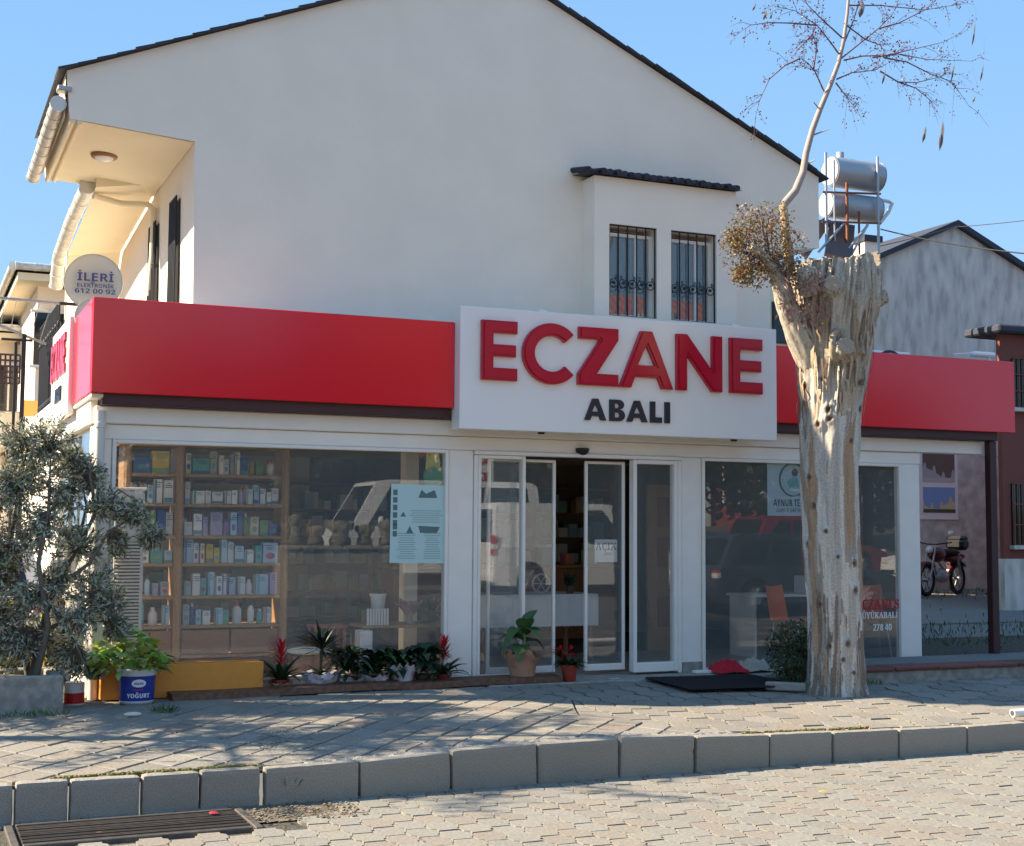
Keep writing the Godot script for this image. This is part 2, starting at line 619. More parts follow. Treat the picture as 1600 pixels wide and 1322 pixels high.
func paver_mesh(poly: PackedVector2Array, col: Color, y0: float, hgt: float, slope: Callable) -> MB:
	# poly in x, z; chamfered top
	var b := MB.new()
	b.col = col
	var P := poly
	if Geometry2D.is_polygon_clockwise(P): P.reverse()
	var ins := Geometry2D.offset_polygon(P, -0.006)
	if ins.is_empty(): return b
	var I: PackedVector2Array = ins[0]
	if Geometry2D.is_polygon_clockwise(I): I.reverse()
	var cx := Vector2.ZERO
	for p in P: cx += p
	cx /= P.size()
	var Y := func(p: Vector2) -> float: return slope.call(p) + y0
	for i in P.size():
		var a := P[i]
		var c := P[(i + 1) % P.size()]
		var ya: float = Y.call(a)
		var yc: float = Y.call(c)
		b.q(Vector3(c.x, yc - hgt, c.y), Vector3(a.x, ya - hgt, a.y), Vector3(a.x, ya - 0.005, a.y), Vector3(c.x, yc - 0.005, c.y))
		if I.size() == P.size():
			# same order after the inset: match by the nearest corner
			var ia := nearest(I, a)
			var ic := nearest(I, c)
			b.q(Vector3(c.x, yc - 0.005, c.y), Vector3(a.x, ya - 0.005, a.y), Vector3(ia.x, Y.call(ia), ia.y), Vector3(ic.x, Y.call(ic), ic.y))
	var top := I if I.size() == P.size() else P
	var dy := 0.0 if I.size() == P.size() else -0.005
	var t := Geometry2D.triangulate_polygon(top)
	for i in range(0, t.size(), 3):
		var a := top[t[i]]
		var c := top[t[i + 1]]
		var d := top[t[i + 2]]
		if (c - a).cross(d - a) > 0:
			var e := c
			c = d
			d = e
		b.tri(Vector3(a.x, Y.call(a) + dy, a.y), Vector3(c.x, Y.call(c) + dy, c.y), Vector3(d.x, Y.call(d) + dy, d.y))
	return b
func nearest(P: PackedVector2Array, p: Vector2) -> Vector2:
	var r := P[0]
	for o in P:
		if o.distance_squared_to(p) < r.distance_squared_to(p): r = o
	return r
func place_pavers(parent: Node3D, list: Array, m: String, focus: Vector3) -> void:
	# the 300 that show largest are parts, the rest is one part
	list.sort_custom(func(p, q): return p[1] < q[1])
	var rest := MB.new()
	for i in list.size():
		var b: MB = list[i][0]
		if b.v.is_empty(): continue
		if i < 300:
			put(parent, "paver", b, m)
		else:
			var k := rest.v.size()
			rest.v.append_array(b.v)
			rest.n.append_array(b.n)
			rest.c.append_array(b.c)
			for j in b.ix: rest.ix.append(j + k)
	if rest.v.size():
		put(parent, "far_pavers", rest, m).set_meta("kind", "stuff")
func i_block(cx: float, cz: float, a: float, s: float, d: float, g: float) -> PackedVector2Array:
	var hx := a * 0.5 - g
	var hz := s * 0.5 - g
	var q := s * 0.25
	var t := s * 0.055
	return PackedVector2Array([Vector2(cx - hx + d, cz - hz), Vector2(cx + hx - d, cz - hz), Vector2(cx + hx - d, cz - q - t), Vector2(cx + hx + d, cz - q + t), Vector2(cx + hx + d, cz + q - t), Vector2(cx + hx - d, cz + q + t), Vector2(cx + hx - d, cz + hz), Vector2(cx - hx + d, cz + hz), Vector2(cx - hx + d, cz + q + t), Vector2(cx - hx - d, cz + q - t), Vector2(cx - hx - d, cz - q + t), Vector2(cx - hx + d, cz - q - t)])

func sidewalk() -> void:
	var tones := [Color(1, 1, 1), Color(0.93, 0.92, 0.9), Color(1.06, 1.04, 1.0), Color(0.86, 0.86, 0.86), Color(1.0, 0.96, 0.9)]
	var kb := struct("kerb")
	var cut := [24.0, 110.0, 222.0, 314.0, 410.0, 563.0, 706.0, 840.0, 969.0, 1088.0, 1203.0, 1303.0, 1405.0, 1512.0]
	var xs := [-2.0, -1.45, -0.9, -0.4, 0.1]
	for p in cut: xs.append(pz(p, 1180, 4.0).x)
	var e: float = xs[xs.size() - 1]
	for i in 8: xs.append(e + 0.66 * (i + 1))
	for i in xs.size() - 1:
		var b := MB.new()
		var x0: float = xs[i] + 0.006
		var x1: float = xs[i + 1] - 0.006
		if i == 9: x0 += 0.02
		var lift := rr(-0.008, 0.008)
		var yaw := rr(-0.012, 0.012)
		b.col = shade(Color(1, 1, 0.98), rr(0.82, 1.08))
		var ya := curb_top((x0 + x1) * 0.5) + lift
		var tilt := (curb_top(x1) - curb_top(x0)) / (x1 - x0)
		var bas := Basis(Vector3.UP, yaw) * Basis(Vector3.BACK, atan(tilt) + rr(-0.006, 0.006))
		b.rough_box(Vector3((x0 + x1) * 0.5, ya - 0.17, 3.945 + rr(-0.008, 0.008)), Vector3(x1 - x0, 0.34, 0.11), rr(0.014, 0.026), 0.004, i + 3, bas, 0.03)
		put(kb, "kerb_stone", b, "kerb")
	# bedding under the pavers
	var sw := struct("sidewalk")
	var bed := MB.new()
	flat_patch(bed, -2.0, 5.5, 0.0, 3.9, 20, 4, func(x, z): return walk_y(x, z) - 0.02)
	put(sw, "bedding", bed, "mortar")
	var zone := PackedVector2Array([Vector2(-1.2, 0.25), Vector2(5.35, 0.25), Vector2(5.62, 1.6), Vector2(5.2, 2.6), Vector2(5.9, 3.80), Vector2(3.2, 3.76), Vector2(2.4, 3.87), Vector2(-1.2, 3.87)])
	var list := []
	var ang := deg_to_rad(-48.0)
	var vd := Vector2(cos(ang), sin(ang))
	var ud := Vector2(cos(deg_to_rad(58.0)), sin(deg_to_rad(58.0)))
	var ul := 0.26
	var vl := 0.34
	for i in range(-40, 60):
		for j in range(-30, 40):
			var o := Vector2(2, 2) + ud * (i * ul) + vd * (j * vl)
			if o.x < -1.6 or o.x > 6.4 or o.y < -0.2 or o.y > 4.3: continue
			var g := 0.009
			var bow := rr(-0.004, 0.004)
			var P := PackedVector2Array()
			for k in [[-1, -1], [1, -1], [1, 1], [-1, 1]]:
				P.append(o + ud * (k[0] * (ul * 0.5 - g) + bow) + vd * (k[1] * (vl * 0.5 - g) + rr(-0.004, 0.004)))
			var tone: Color = tones[rng.randi() % 5]
			if rng.randf() < 0.05: tone = Color(1.02, 0.88, 0.82)
			for piece in Geometry2D.intersect_polygons(P, zone):
				if piece.size() < 3: continue
				var area := 0.0
				for k in piece.size(): area += piece[k].cross(piece[(k + 1) % piece.size()])
				if absf(area) < 0.012: continue
				var tx := rr(-0.008, 0.008)
				var tz := rr(-0.008, 0.008)
				var mb := paver_mesh(piece, shade(tone, rr(0.88, 1.08)), rr(-0.005, 0.005), 0.05, func(p): return walk_y(p.x, p.y) + (p.x - o.x) * tx + (p.y - o.y) * tz)
				list.append([mb, -o.y + absf(o.x - 2.5) * 0.2])
	place_pavers(sw, list, "paver", Vector3.ZERO)
	# crumbled cement between the pavers and the kerb
	var cm := MB.new()
	var fz := FastNoiseLite.new()
	fz.frequency = 4.0
	flat_patch(cm, 2.3, 5.95, 3.72, 3.89, 90, 8, func(x, z): return walk_y(x, z) - 0.014 + 0.022 * fz.get_noise_2d(x * 3, z * 3) + 0.014 * sin(clampf((z - 3.72) / 0.17, 0, 1) * PI))
	put(sw, "cement_strip", cm, "cement")
	# a patch of broken cement in the pavers
	var pc := MB.new()
	for i in 420:
		var w := rr(0, TAU)
		var k := sqrt(rng.randf())
		var x := 2.62 + cos(w) * k * 0.22 - (sin(w) * k) * 0.10
		var z := 3.0 + sin(w) * k * 0.62
		pc.col = shade(Color(1, 0.96, 0.88), rr(0.85, 1.2))
		var r := rr(0.003, 0.009)
		pc.blob(Vector3(x, walk_y(x, z) + r * 0.2, z), Vector3(r * 1.3, r * 0.35, r * 1.3), 0.5, 2.0, i, 4, 6)
	put(sw, "rubble", pc, "cement").set_meta("kind", "stuff")
	# moss in the joint along the kerb
	var ms := MB.new()
	for i in 700:
		var x := rr(0.9, 2.25) if rng.randf() < 0.6 else (2.12 - absf(rng.randfn(0, 0.16)))
		if i % 4 == 0: x = rr(6.0, 7.2)
		var z := 3.845 + rr(-0.02, 0.02)
		ms.col = Color(rr(0.10, 0.2), rr(0.10, 0.16), rr(0.01, 0.03))
		var r := rr(0.004, 0.012)
		ms.blob(Vector3(x, walk_y(x, z) + 0.004, z), Vector3(r * 1.6, r, r), 0.4, 2.0, i, 4, 6)
	put(sw, "moss", ms, "leaf").set_meta("kind", "stuff")

	var pv := struct("pavement")
	var bed2 := MB.new()
	flat_patch(bed2, 5.504, 15.0, 0.0, 3.9, 20, 4, func(x, z): return walk_y(x, z) - 0.02)
	put(pv, "bedding", bed2, "mortar")
	var zone2 := PackedVector2Array([Vector2(5.37, 0.45), Vector2(8.2, 0.45), Vector2(8.9, 1.36), Vector2(14.5, 1.36), Vector2(14.5, 3.87), Vector2(6.0, 3.85), Vector2(5.92, 3.80), Vector2(5.22, 2.6), Vector2(5.64, 1.6)])
	var l2 := []
	var a := 0.265
	var s := 0.40
	for i in range(-2, 40):
		for j in range(-2, 14):
			var cx := 5.2 + i * a
			var cz := 0.4 + j * s + (s * 0.5 if i % 2 else 0.0)
			var P := i_block(cx, cz, a, s, 0.020, 0.010)
			# the rows swing a little towards the street
			for k in P.size():
				P[k] = Vector2(P[k].x - (P[k].y - 2.0) * 0.12, P[k].y + (P[k].x - 8.0) * 0.03)
			for piece in Geometry2D.intersect_polygons(P, zone2):
				var area := 0.0
				for k in piece.size(): area += piece[k].cross(piece[(k + 1) % piece.size()])
				if absf(area) < 0.012: continue
				var tx := rr(-0.015, 0.015)
				var tz := rr(-0.012, 0.012)
				var tone: Color = tones[rng.randi() % 5]
				var mb := paver_mesh(piece, shade(tone, rr(0.86, 1.06)), rr(-0.005, 0.005), 0.05, func(p): return walk_y(p.x, p.y) + (p.x - cx) * tx + (p.y - cz) * tz)
				l2.append([mb, Vector2(cx - 7.5, cz - 3.5).length()])
	place_pavers(pv, l2, "paver", Vector3.ZERO)

func road() -> void:
	var rd := struct("road")
	var b := MB.new()
	flat_patch(b, -60, 80, 3.99, 7.6, 2, 1, func(_x, z): return road_y(z) - 0.022)
	put(rd, "bedding", b, "mortar")
	var far := MB.new()
	flat_patch(far, -60, 80, 7.6, 60, 2, 8, func(_x, z): return minf(road_y(z), 3.2) - 0.02)
	put(rd, "far_surface", far, "street")
	var list := []
	var a := 0.168
	var s := 0.232
	for i in range(-4, 62):
		for j in range(0, 19):
			var cx := 0.2 + i * a
			var cz := 4.02 + j * s + (s * 0.5 if i % 2 else 0.0)
			var zc := 4.0
			if cx < 2.28 and cx > 0.5 and cz > 4.08 and cz < 4.78: continue
			# only as far as the picture shows
			var v := Vector3(cx, -0.29, cz) - EYE
			var dep := v.dot(FW)
			var sx := 800.0 + FOCAL * v.dot(RT) / dep
			var sy := 661.0 - FOCAL * v.dot(UPV) / dep
			if sx < -140 or sx > 1740 or sy > 1450: continue
			if cx < 2.62 and cx > 2.2 and cz < 4.42: continue
			var P := i_block(cx, cz, a, s, 0.0135, 0.0065)
			var tone := Color(1, 1, 1) if rng.randf() < 0.6 else Color(1.04, 0.97, 0.92)
			var tx := rr(-0.014, 0.014)
			var tz := rr(-0.014, 0.014)
			var mb := paver_mesh(P, shade(tone, rr(0.88, 1.05)), rr(-0.003, 0.003), 0.05, func(p): return -0.29 + (p.x - cx) * tx + (p.y - cz) * tz)
			list.append([mb, absf(sx - 900) + maxf(0, sy - 1322) * 30 - sy * 0.4])
	place_pavers(rd, list, "road_paver", Vector3.ZERO)
	# sand and loose grit beside the drain and along the kerb
	var sd := MB.new()
	for i in 300:
		var x := rr(2.05, 2.75) if i < 240 else rr(-0.5, 7.0)
		var z := rr(4.15, 4.6) if i < 240 else 4.03 + absf(rng.randfn(0, 0.03))
		sd.col = shade(Color(0.85, 0.74, 0.58), rr(0.7, 1.1))
		var r := rr(0.003, 0.010)
		sd.blob(Vector3(x, -0.29 + r * 0.2, z), Vector3(r * 1.5, r * 0.6, r * 1.5), 0.5, 2, i, 4, 6)
	put(rd, "grit", sd, "cement").set_meta("kind", "stuff")
	var sp := MB.new()
	var fs := FastNoiseLite.new()
	fs.frequency = 6.0
	sp.col = Color(0.62, 0.52, 0.40)
	flat_patch(sp, 2.03, 2.72, 4.0, 4.52, 24, 18, func(x, z): return -0.302 + 0.012 * fs.get_noise_2d(x * 4, z * 4))
	put(rd, "sand_patch", sp, "cement")
	# drain
	var g := thing("drain_grate", "long rusty steel drain grate in the road at the kerb", "drain grate", Vector3(1.33, -0.29, 4.42))
	var f := MB.new()
	f.span(Vector3(-0.70, -0.2, -0.30), Vector3(0.70, -0.16, 0.30))
	put(g, "pit", f, "black")
	for k in 2:
		var e := MB.new()
		e.bbox(Vector3(-0.69 if k == 0 else 0.69, -0.018, 0), Vector3(0.05, 0.05, 0.60), 0.006)
		put(g, "end_bar", e, "grate")
	var lgt := MB.new()
	lgt.bbox(Vector3(0, -0.01, -0.285), Vector3(1.3, 0.04, 0.03), 0.005)
	lgt.bbox(Vector3(0, -0.01, 0.285), Vector3(1.3, 0.04, 0.03), 0.005)
	put(g, "frame", lgt, "grate")
	for k in 13:
		var e := MB.new()
		e.col = shade(Color(0.9, 0.8, 0.7), rr(0.5, 1.0))
		e.bbox(Vector3(0, -0.008 + rr(-0.004, 0.002), -0.25 + k * 0.0417), Vector3(1.3, 0.04, 0.016), 0.003, Basis(Vector3.UP, rr(-0.003, 0.003)))
		put(g, "bar", e, "grate")

# ---------------------------------------------------------------- the house above the shop
func scroll(b: MB, o: Vector3, r: float, flip: float) -> void:
	# iron scroll: a ring, an S curl above it and a leaf
	var pts := []
	for i in 17:
		var w := TAU * i / 16.0
		pts.append(o + Vector3(cos(w) * r, sin(w) * r, 0.006))
	b.tube(pts, 0.0055, 5)
	pts = []
	for i in 14:
		var w := i / 13.0 * TAU * 0.9
		var k := r * 0.62 * (1.0 - 0.045 * i)
		pts.append(o + Vector3(flip * (r * 0.9 - k * 0.2 - k * (1 - cos(w)) * 0.6), r * 1.35 + sin(w) * k * 0.9, 0.006))
	b.tube(pts, 0.005, 5)
	b.blob(o + Vector3(-flip * r * 0.1, r * 0.15, 0.01), Vector3(r * 0.55, r * 0.38, 0.006), 0.3, 2, 3, 6, 8)

func grille_window(h: Node3D, x0: float, x1: float, y0: float, y1: float, z: float, open_left: bool) -> void:
	# black sheet painted in for the unlit room, frame, pane, iron bars
	var w := W(h)
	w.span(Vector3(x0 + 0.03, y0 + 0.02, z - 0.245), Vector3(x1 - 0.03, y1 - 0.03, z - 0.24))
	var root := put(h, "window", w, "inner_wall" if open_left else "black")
	var f := W(h)
	var ft := 0.035
	f.span(Vector3(x0, y1 - 0.07, z - 0.17), Vector3(x1, y1 - 0.07 - ft, z - 0.12))
	f.span(Vector3(x0, y0, z - 0.17), Vector3(x1, y0 + ft, z - 0.12))
	f.span(Vector3(x0 + 0.012, y0 + ft, z - 0.17), Vector3(x0 + 0.012 + ft, y1 - 0.07 - ft, z - 0.12))
	f.span(Vector3(x1 - ft, y0 + ft, z - 0.17), Vector3(x1, y1 - 0.07 - ft, z - 0.12))
	var mx := x1 - 0.21
	f.span(Vector3(mx, y0 + ft, z - 0.165), Vector3(mx + ft, y1 - 0.07 - ft, z - 0.125))
	put(root, "frame", f, "white_frame")
	var g := W(h)
	g.span(Vector3(x0 + 0.045, y0 + ft, z - 0.15), Vector3(mx, y1 - 0.07 - ft, z - 0.146))
	put(root, "pane", g, "pane_upper")
	var g2 := W(h)
	g2.span(Vector3(mx + ft, y0 + ft, z - 0.15), Vector3(x1 - ft, y1 - 0.07 - ft, z - 0.146))
	put(root, "pane", g2, "pane_upper")
	for i in 6:
		var b := W(h)
		var x := lerpf(x0 + 0.012, x1 - 0.012, i / 5.0)
		b.tube([Vector3(x, y0 - 0.01, z - 0.03), Vector3(x, y1 + 0.005, z - 0.03)], 0.0085, 6)
		put(root, "bar", b, "iron")
	for y in [y1 - 0.006, y0 + 0.004]:
		var b := W(h)
		b.span(Vector3(x0, y - 0.008, z - 0.036), Vector3(x1, y + 0.008, z - 0.024))
		put(root, "cross_bar", b, "iron")
	for i in 5:
		var b := W(h)
		var x := lerpf(x0 + 0.012, x1 - 0.012, (i + 0.5) / 5.0)
		scroll(b, Vector3(x, lerpf(y0, y1, 0.36), z - 0.03), 0.046, -1.0 if i % 2 else 1.0)
		put(root, "scroll", b, "iron")

func house() -> void:
	var h := thing("gable_house", "white plastered gable house rising above the shop front", "house", Vector3(5.5, 0, -0.3))
	var w := W(h)
	w.prism(PackedVector2Array([Vector2(2.49, 2.66), Vector2(9.10, 2.66), Vector2(9.12, 4.75), Vector2(9.81, 4.85), Vector2(9.81, 5.70), Vector2(5.56, 7.58), Vector2(1.25, 5.78), Vector2(1.29, 5.324), Vector2(2.46, 5.245)]), -2.75, -0.3)
	put(h, "wall", w, "plaster")
	var w2 := W(h)
	w2.prism(PackedVector2Array([Vector2(2.49, 0.0), Vector2(9.10, 0.0), Vector2(9.10, 4.75), Vector2(9.81, 4.85), Vector2(9.81, 5.70), Vector2(5.56, 7.58), Vector2(2.46, 6.28)]), -12.0, -7.0)
	w2.prism(PackedVector2Array([Vector2(2.49, 2.66), Vector2(9.10, 2.66), Vector2(9.10, 4.75), Vector2(9.81, 4.85), Vector2(9.81, 5.70), Vector2(5.56, 7.58), Vector2(2.46, 6.28)]), -7.0, -2.752)
	put(h, "rear_wall", w2, "plaster")
	# cream soffit sheets under the side overhang
	var sf := W(h)
	sf.q(Vector3(1.30, 5.318, -2.74), Vector3(2.455, 5.238, -2.74), Vector3(2.455, 5.238, -0.31), Vector3(1.30, 5.318, -0.31))
	put(h, "soffit", sf, "plaster_cream")
	var mo := W(h)
	for k in 2:
		mo.tube([Vector3(1.31 + k * 0.07, 5.305, -0.31), Vector3(1.31 + k * 0.07, 5.305, -2.74)], 0.025, 8)
	put(h, "moulding", mo, "plaster_cream")
	var fb := W(h)
	fb.q(Vector3(1.247, 5.33, -2.7), Vector3(1.247, 5.33, -0.31), Vector3(1.243, 5.76, -0.31), Vector3(1.243, 5.76, -2.7))
	put(h, "fascia", fb, "plaster_cream")
	# roof slopes with a run of tile ends along the gable
	for side in 2:
		var a := Vector3(5.56, 7.59, 0) if side else Vector3(1.17, 5.755, 0)
		var c := Vector3(9.90, 5.675, 0) if side else Vector3(5.56, 7.59, 0)
		var d := (c - a).normalized()
		var nn := Vector3(-d.y, d.x, 0)
		var r := W(h)
		var back := -2.8 if side == 0 else -12.1
		r.q(a + nn * 0.012 + Vector3(0, 0, -0.235), c + nn * 0.012 + Vector3(0, 0, -0.235), c + nn * 0.012 + Vector3(0, 0, back), a + nn * 0.012 + Vector3(0, 0, back))
		if side == 0:
			var a2 := a + d * 1.42
			r.q(a2 + nn * 0.012 + Vector3(0, 0, back), c + nn * 0.012 + Vector3(0, 0, back), c + nn * 0.012 + Vector3(0, 0, -12.1), a2 + nn * 0.012 + Vector3(0, 0, -12.1))
		var root := put(h, "roof", r, "roof_tile")
		var m := int((c - a).length() / 0.19)
		for i in m:
			var t0 := a + d * ((c - a).length() * i / m)
			var t1 := a + d * ((c - a).length() * (i + 1.05) / m)
			var e := W(h)
			e.col = shade(Color(1, 1, 1), rr(0.7, 1.2))
			var lift := nn * rr(0.014, 0.026)
			var z0 := -0.225 + rr(-0.012, 0.012)
			e.prism(PackedVector2Array([Vector2(t0.x, t0.y) + Vector2(nn.x, nn.y) * 0.0, Vector2(t1.x, t1.y), Vector2(t1.x + lift.x, t1.y + lift.y - 0.006), Vector2(t0.x + lift.x, t0.y + lift.y + 0.006)]), z0 - 0.35, z0)
			put(root, "tile", e, "roof_tile")
	# eave gutter with its brackets
	gutter(h, [Vector3(1.185, 5.46, -0.33), Vector3(1.175, 5.40, -1.5), Vector3(1.165, 5.33, -2.75)], 0.07)
	gutter(h, [px(137, 291, 1.72), px(112, 345, 1.72), px(92, 400, 1.72), px(87, 447, 1.72)], 0.08)
	# cap tile and drip at the corner above the gutter
	var cp := W(h)
	cp.bbox(Vector3(1.235, 5.60, -0.33), Vector3(0.13, 0.05, 0.14), 0.01)
	put(h, "corner_cap", cp, "galvanised")
	# rear eave: soffit
	var s2 := W(h)
	var A := px(150, 292, 1.78)
	var B := px(104, 400, 1.78)
	var C := px(98, 447, 1.78)
	s2.q(Vector3(A.x, A.y, A.z), B, Vector3(2.452, B.y + 0.12, B.z), Vector3(2.452, A.y + 0.1, A.z))
	s2.q(B, C, Vector3(2.452, C.y + 0.12, C.z), Vector3(2.452, B.y + 0.12, B.z))
	s2.q(A, Vector3(2.452, A.y + 0.1, A.z), Vector3(2.452, A.y + 0.5, A.z), Vector3(A.x, A.y + 0.4, A.z))
	put(h, "rear_soffit", s2, "plaster_cream")
	# soffit lamp
	var lm := W(h)
	var lp := Vector3(1.74, 5.285, -1.35)
	lm.lathe([Vector2(0.0, -0.07), Vector2(0.05, -0.062), Vector2(0.085, -0.045), Vector2(0.10, -0.02)], 18, lp)
	var lr := put(h, "ceiling_lamp", lm, "white_gloss")
	var lk := W(h)
	lk.lathe([Vector2(0.095, -0.03), Vector2(0.125, -0.028), Vector2(0.135, -0.01), Vector2(0.13, 0.02)], 18, lp)
	put(lr, "lamp_ring", lk, "wood")
	# rain pipe across the rear soffit and down the side wall
	var pw := W(h)
	pw.tube([px(146, 306, 1.78), px(190, 318, 2.1), px(232, 320, 2.38), px(240, 328, 2.41), px(240, 345, 2.42), px(238, 400, 2.42), px(233, 462, 2.42)], 0.035, 8)
	put(h, "rain_pipe", pw, "plaster_cream")
	# side wall windows with bars
	for k in 2:
		var z0: float = [-1.02, -2.3][k]
		var wd := W(h)
		var zl: float = [0.36, 0.42][k]
		wd.span(Vector3(2.452, 3.75, z0 - zl), Vector3(2.458, 4.84, z0))
		var root := put(h, "side_window", wd, "black")
		for i in 6:
			var b := W(h)
			var z := z0 - zl * i / 5.0
			b.tube([Vector3(2.42, 3.72, z), Vector3(2.42, 4.86, z)], 0.011, 6)
			put(root, "bar", b, "iron")
		for y in [4.86, 4.4, 3.78]:
			var b := W(h)
			b.tube([Vector3(2.42, y, z0 + 0.01), Vector3(2.42, y, z0 - zl - 0.01)], 0.011, 6)
			put(root, "cross_bar", b, "iron")
	# bay with two barred windows
	var bx0 := 6.67
	var bx1 := 8.46
	var bw := W(h)
	bw.span(Vector3(bx0, 4.80, -0.3), Vector3(bx1, 5.31, 0.0))
	bw.span(Vector3(bx0, 3.2, -0.3), Vector3(bx1, 3.80, 0.0))
	bw.span(Vector3(bx0, 3.80, -0.3), Vector3(6.85, 4.80, 0.0))
	bw.span(Vector3(7.438, 3.80, -0.3), Vector3(7.617, 4.80, 0.0))
	bw.span(Vector3(8.197, 3.80, -0.3), Vector3(bx1, 4.80, 0.0))
	put(h, "bay", bw, "plaster")
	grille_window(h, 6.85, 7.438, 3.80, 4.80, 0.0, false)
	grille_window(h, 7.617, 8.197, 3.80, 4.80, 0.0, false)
	# ragged little tile roof on the bay
	var cb := W(h)
	cb.q(Vector3(6.55, 5.318, 0.08), Vector3(8.50, 5.318, 0.08), Vector3(8.50, 5.36, -0.3), Vector3(6.55, 5.36, -0.3))
	var cr := put(h, "bay_roof", cb, "roof_tile")
	for i in 22:
		var t := W(h)
		t.col = shade(Color(0.9, 0.9, 1.0), rr(0.5, 1.1))
		var x := 6.55 + i * 0.089 + rr(-0.012, 0.012)
		t.tube([Vector3(x, 5.335 + rr(-0.006, 0.008), 0.10 + rr(-0.025, 0.012)), Vector3(x, 5.42, -0.3)], [0.034 * rr(0.8, 1.1), 0.03], 7)
		put(cr, "tile", t, "roof_tile")
		if i % 2 == 0:
			var mo2 := W(h)
			mo2.blob(Vector3(x + 0.04, 5.335, 0.085), Vector3(0.05, 0.02, 0.025), 0.7, 2.5, i, 6, 8)
			put(cr, "mortar_lump", mo2, "roof_tile")

func gutter(h: Node3D, pts: Array, r: float) -> void:
	var g := W(h)
	var R := []
	for i in pts.size(): R.append(r)
	g.tube(pts, R, 12)
	var root := put(h, "gutter", g, "gutter")
	var n := 9
	for i in n:
		var t := float(i) / (n - 1) * (pts.size() - 1)
		var k := mini(int(t), pts.size() - 2)
		var p: Vector3 = pts[k].lerp(pts[k + 1], t - k)
		var d: Vector3 = (pts[k + 1] - pts[k]).normalized()
		var b := W(h)
		b.tube([p - d * 0.012, p + d * 0.012], r * 1.1, 12)
		put(root, "bracket", b, "pipe")

# ---------------------------------------------------------------- the shop front
const GL := 0.0     # plane of the glass
func bar(s: Node3D, parent: Node, called: String, a: Vector3, b: Vector3, m := "white_frame", r := 0.006) -> MeshInstance3D:
	var k := W(s)
	k.bbox((a + b) * 0.5, (b - a).abs(), minf(r, (b - a).abs()[(b - a).abs().min_axis_index()] * 0.3))
	return put(parent, called, k, m)
func sheet(s: Node3D, parent: Node, called: String, a: Vector3, b: Vector3, m := "pane") -> MeshInstance3D:
	var k := W(s)
	k.span(a, b)
	return put(parent, called, k, m)
func framed(s: Node3D, called: String, x0: float, x1: float, y0: float, y1: float, z: float, t: float, d := 0.05, low := -1.0, m := "pane") -> MeshInstance3D:
	var g := sheet(s, s, called, Vector3(x0 + t, y0 + (low if low > 0 else t), z - 0.004), Vector3(x1 - t, y1 - t, z + 0.004), m)
	bar(s, g, "frame", Vector3(x0, y0, z - d), Vector3(x0 + t, y1, z + d))
	bar(s, g, "frame", Vector3(x1 - t, y0, z - d), Vector3(x1, y1, z + d))
	bar(s, g, "frame", Vector3(x0 + t, y1 - t, z - d + 0.003), Vector3(x1 - t, y1, z + d - 0.003))
	bar(s, g, "frame", Vector3(x0 + t, y0, z - d + 0.003), Vector3(x1 - t, y0 + (low if low > 0 else t), z + d - 0.003))
	return g

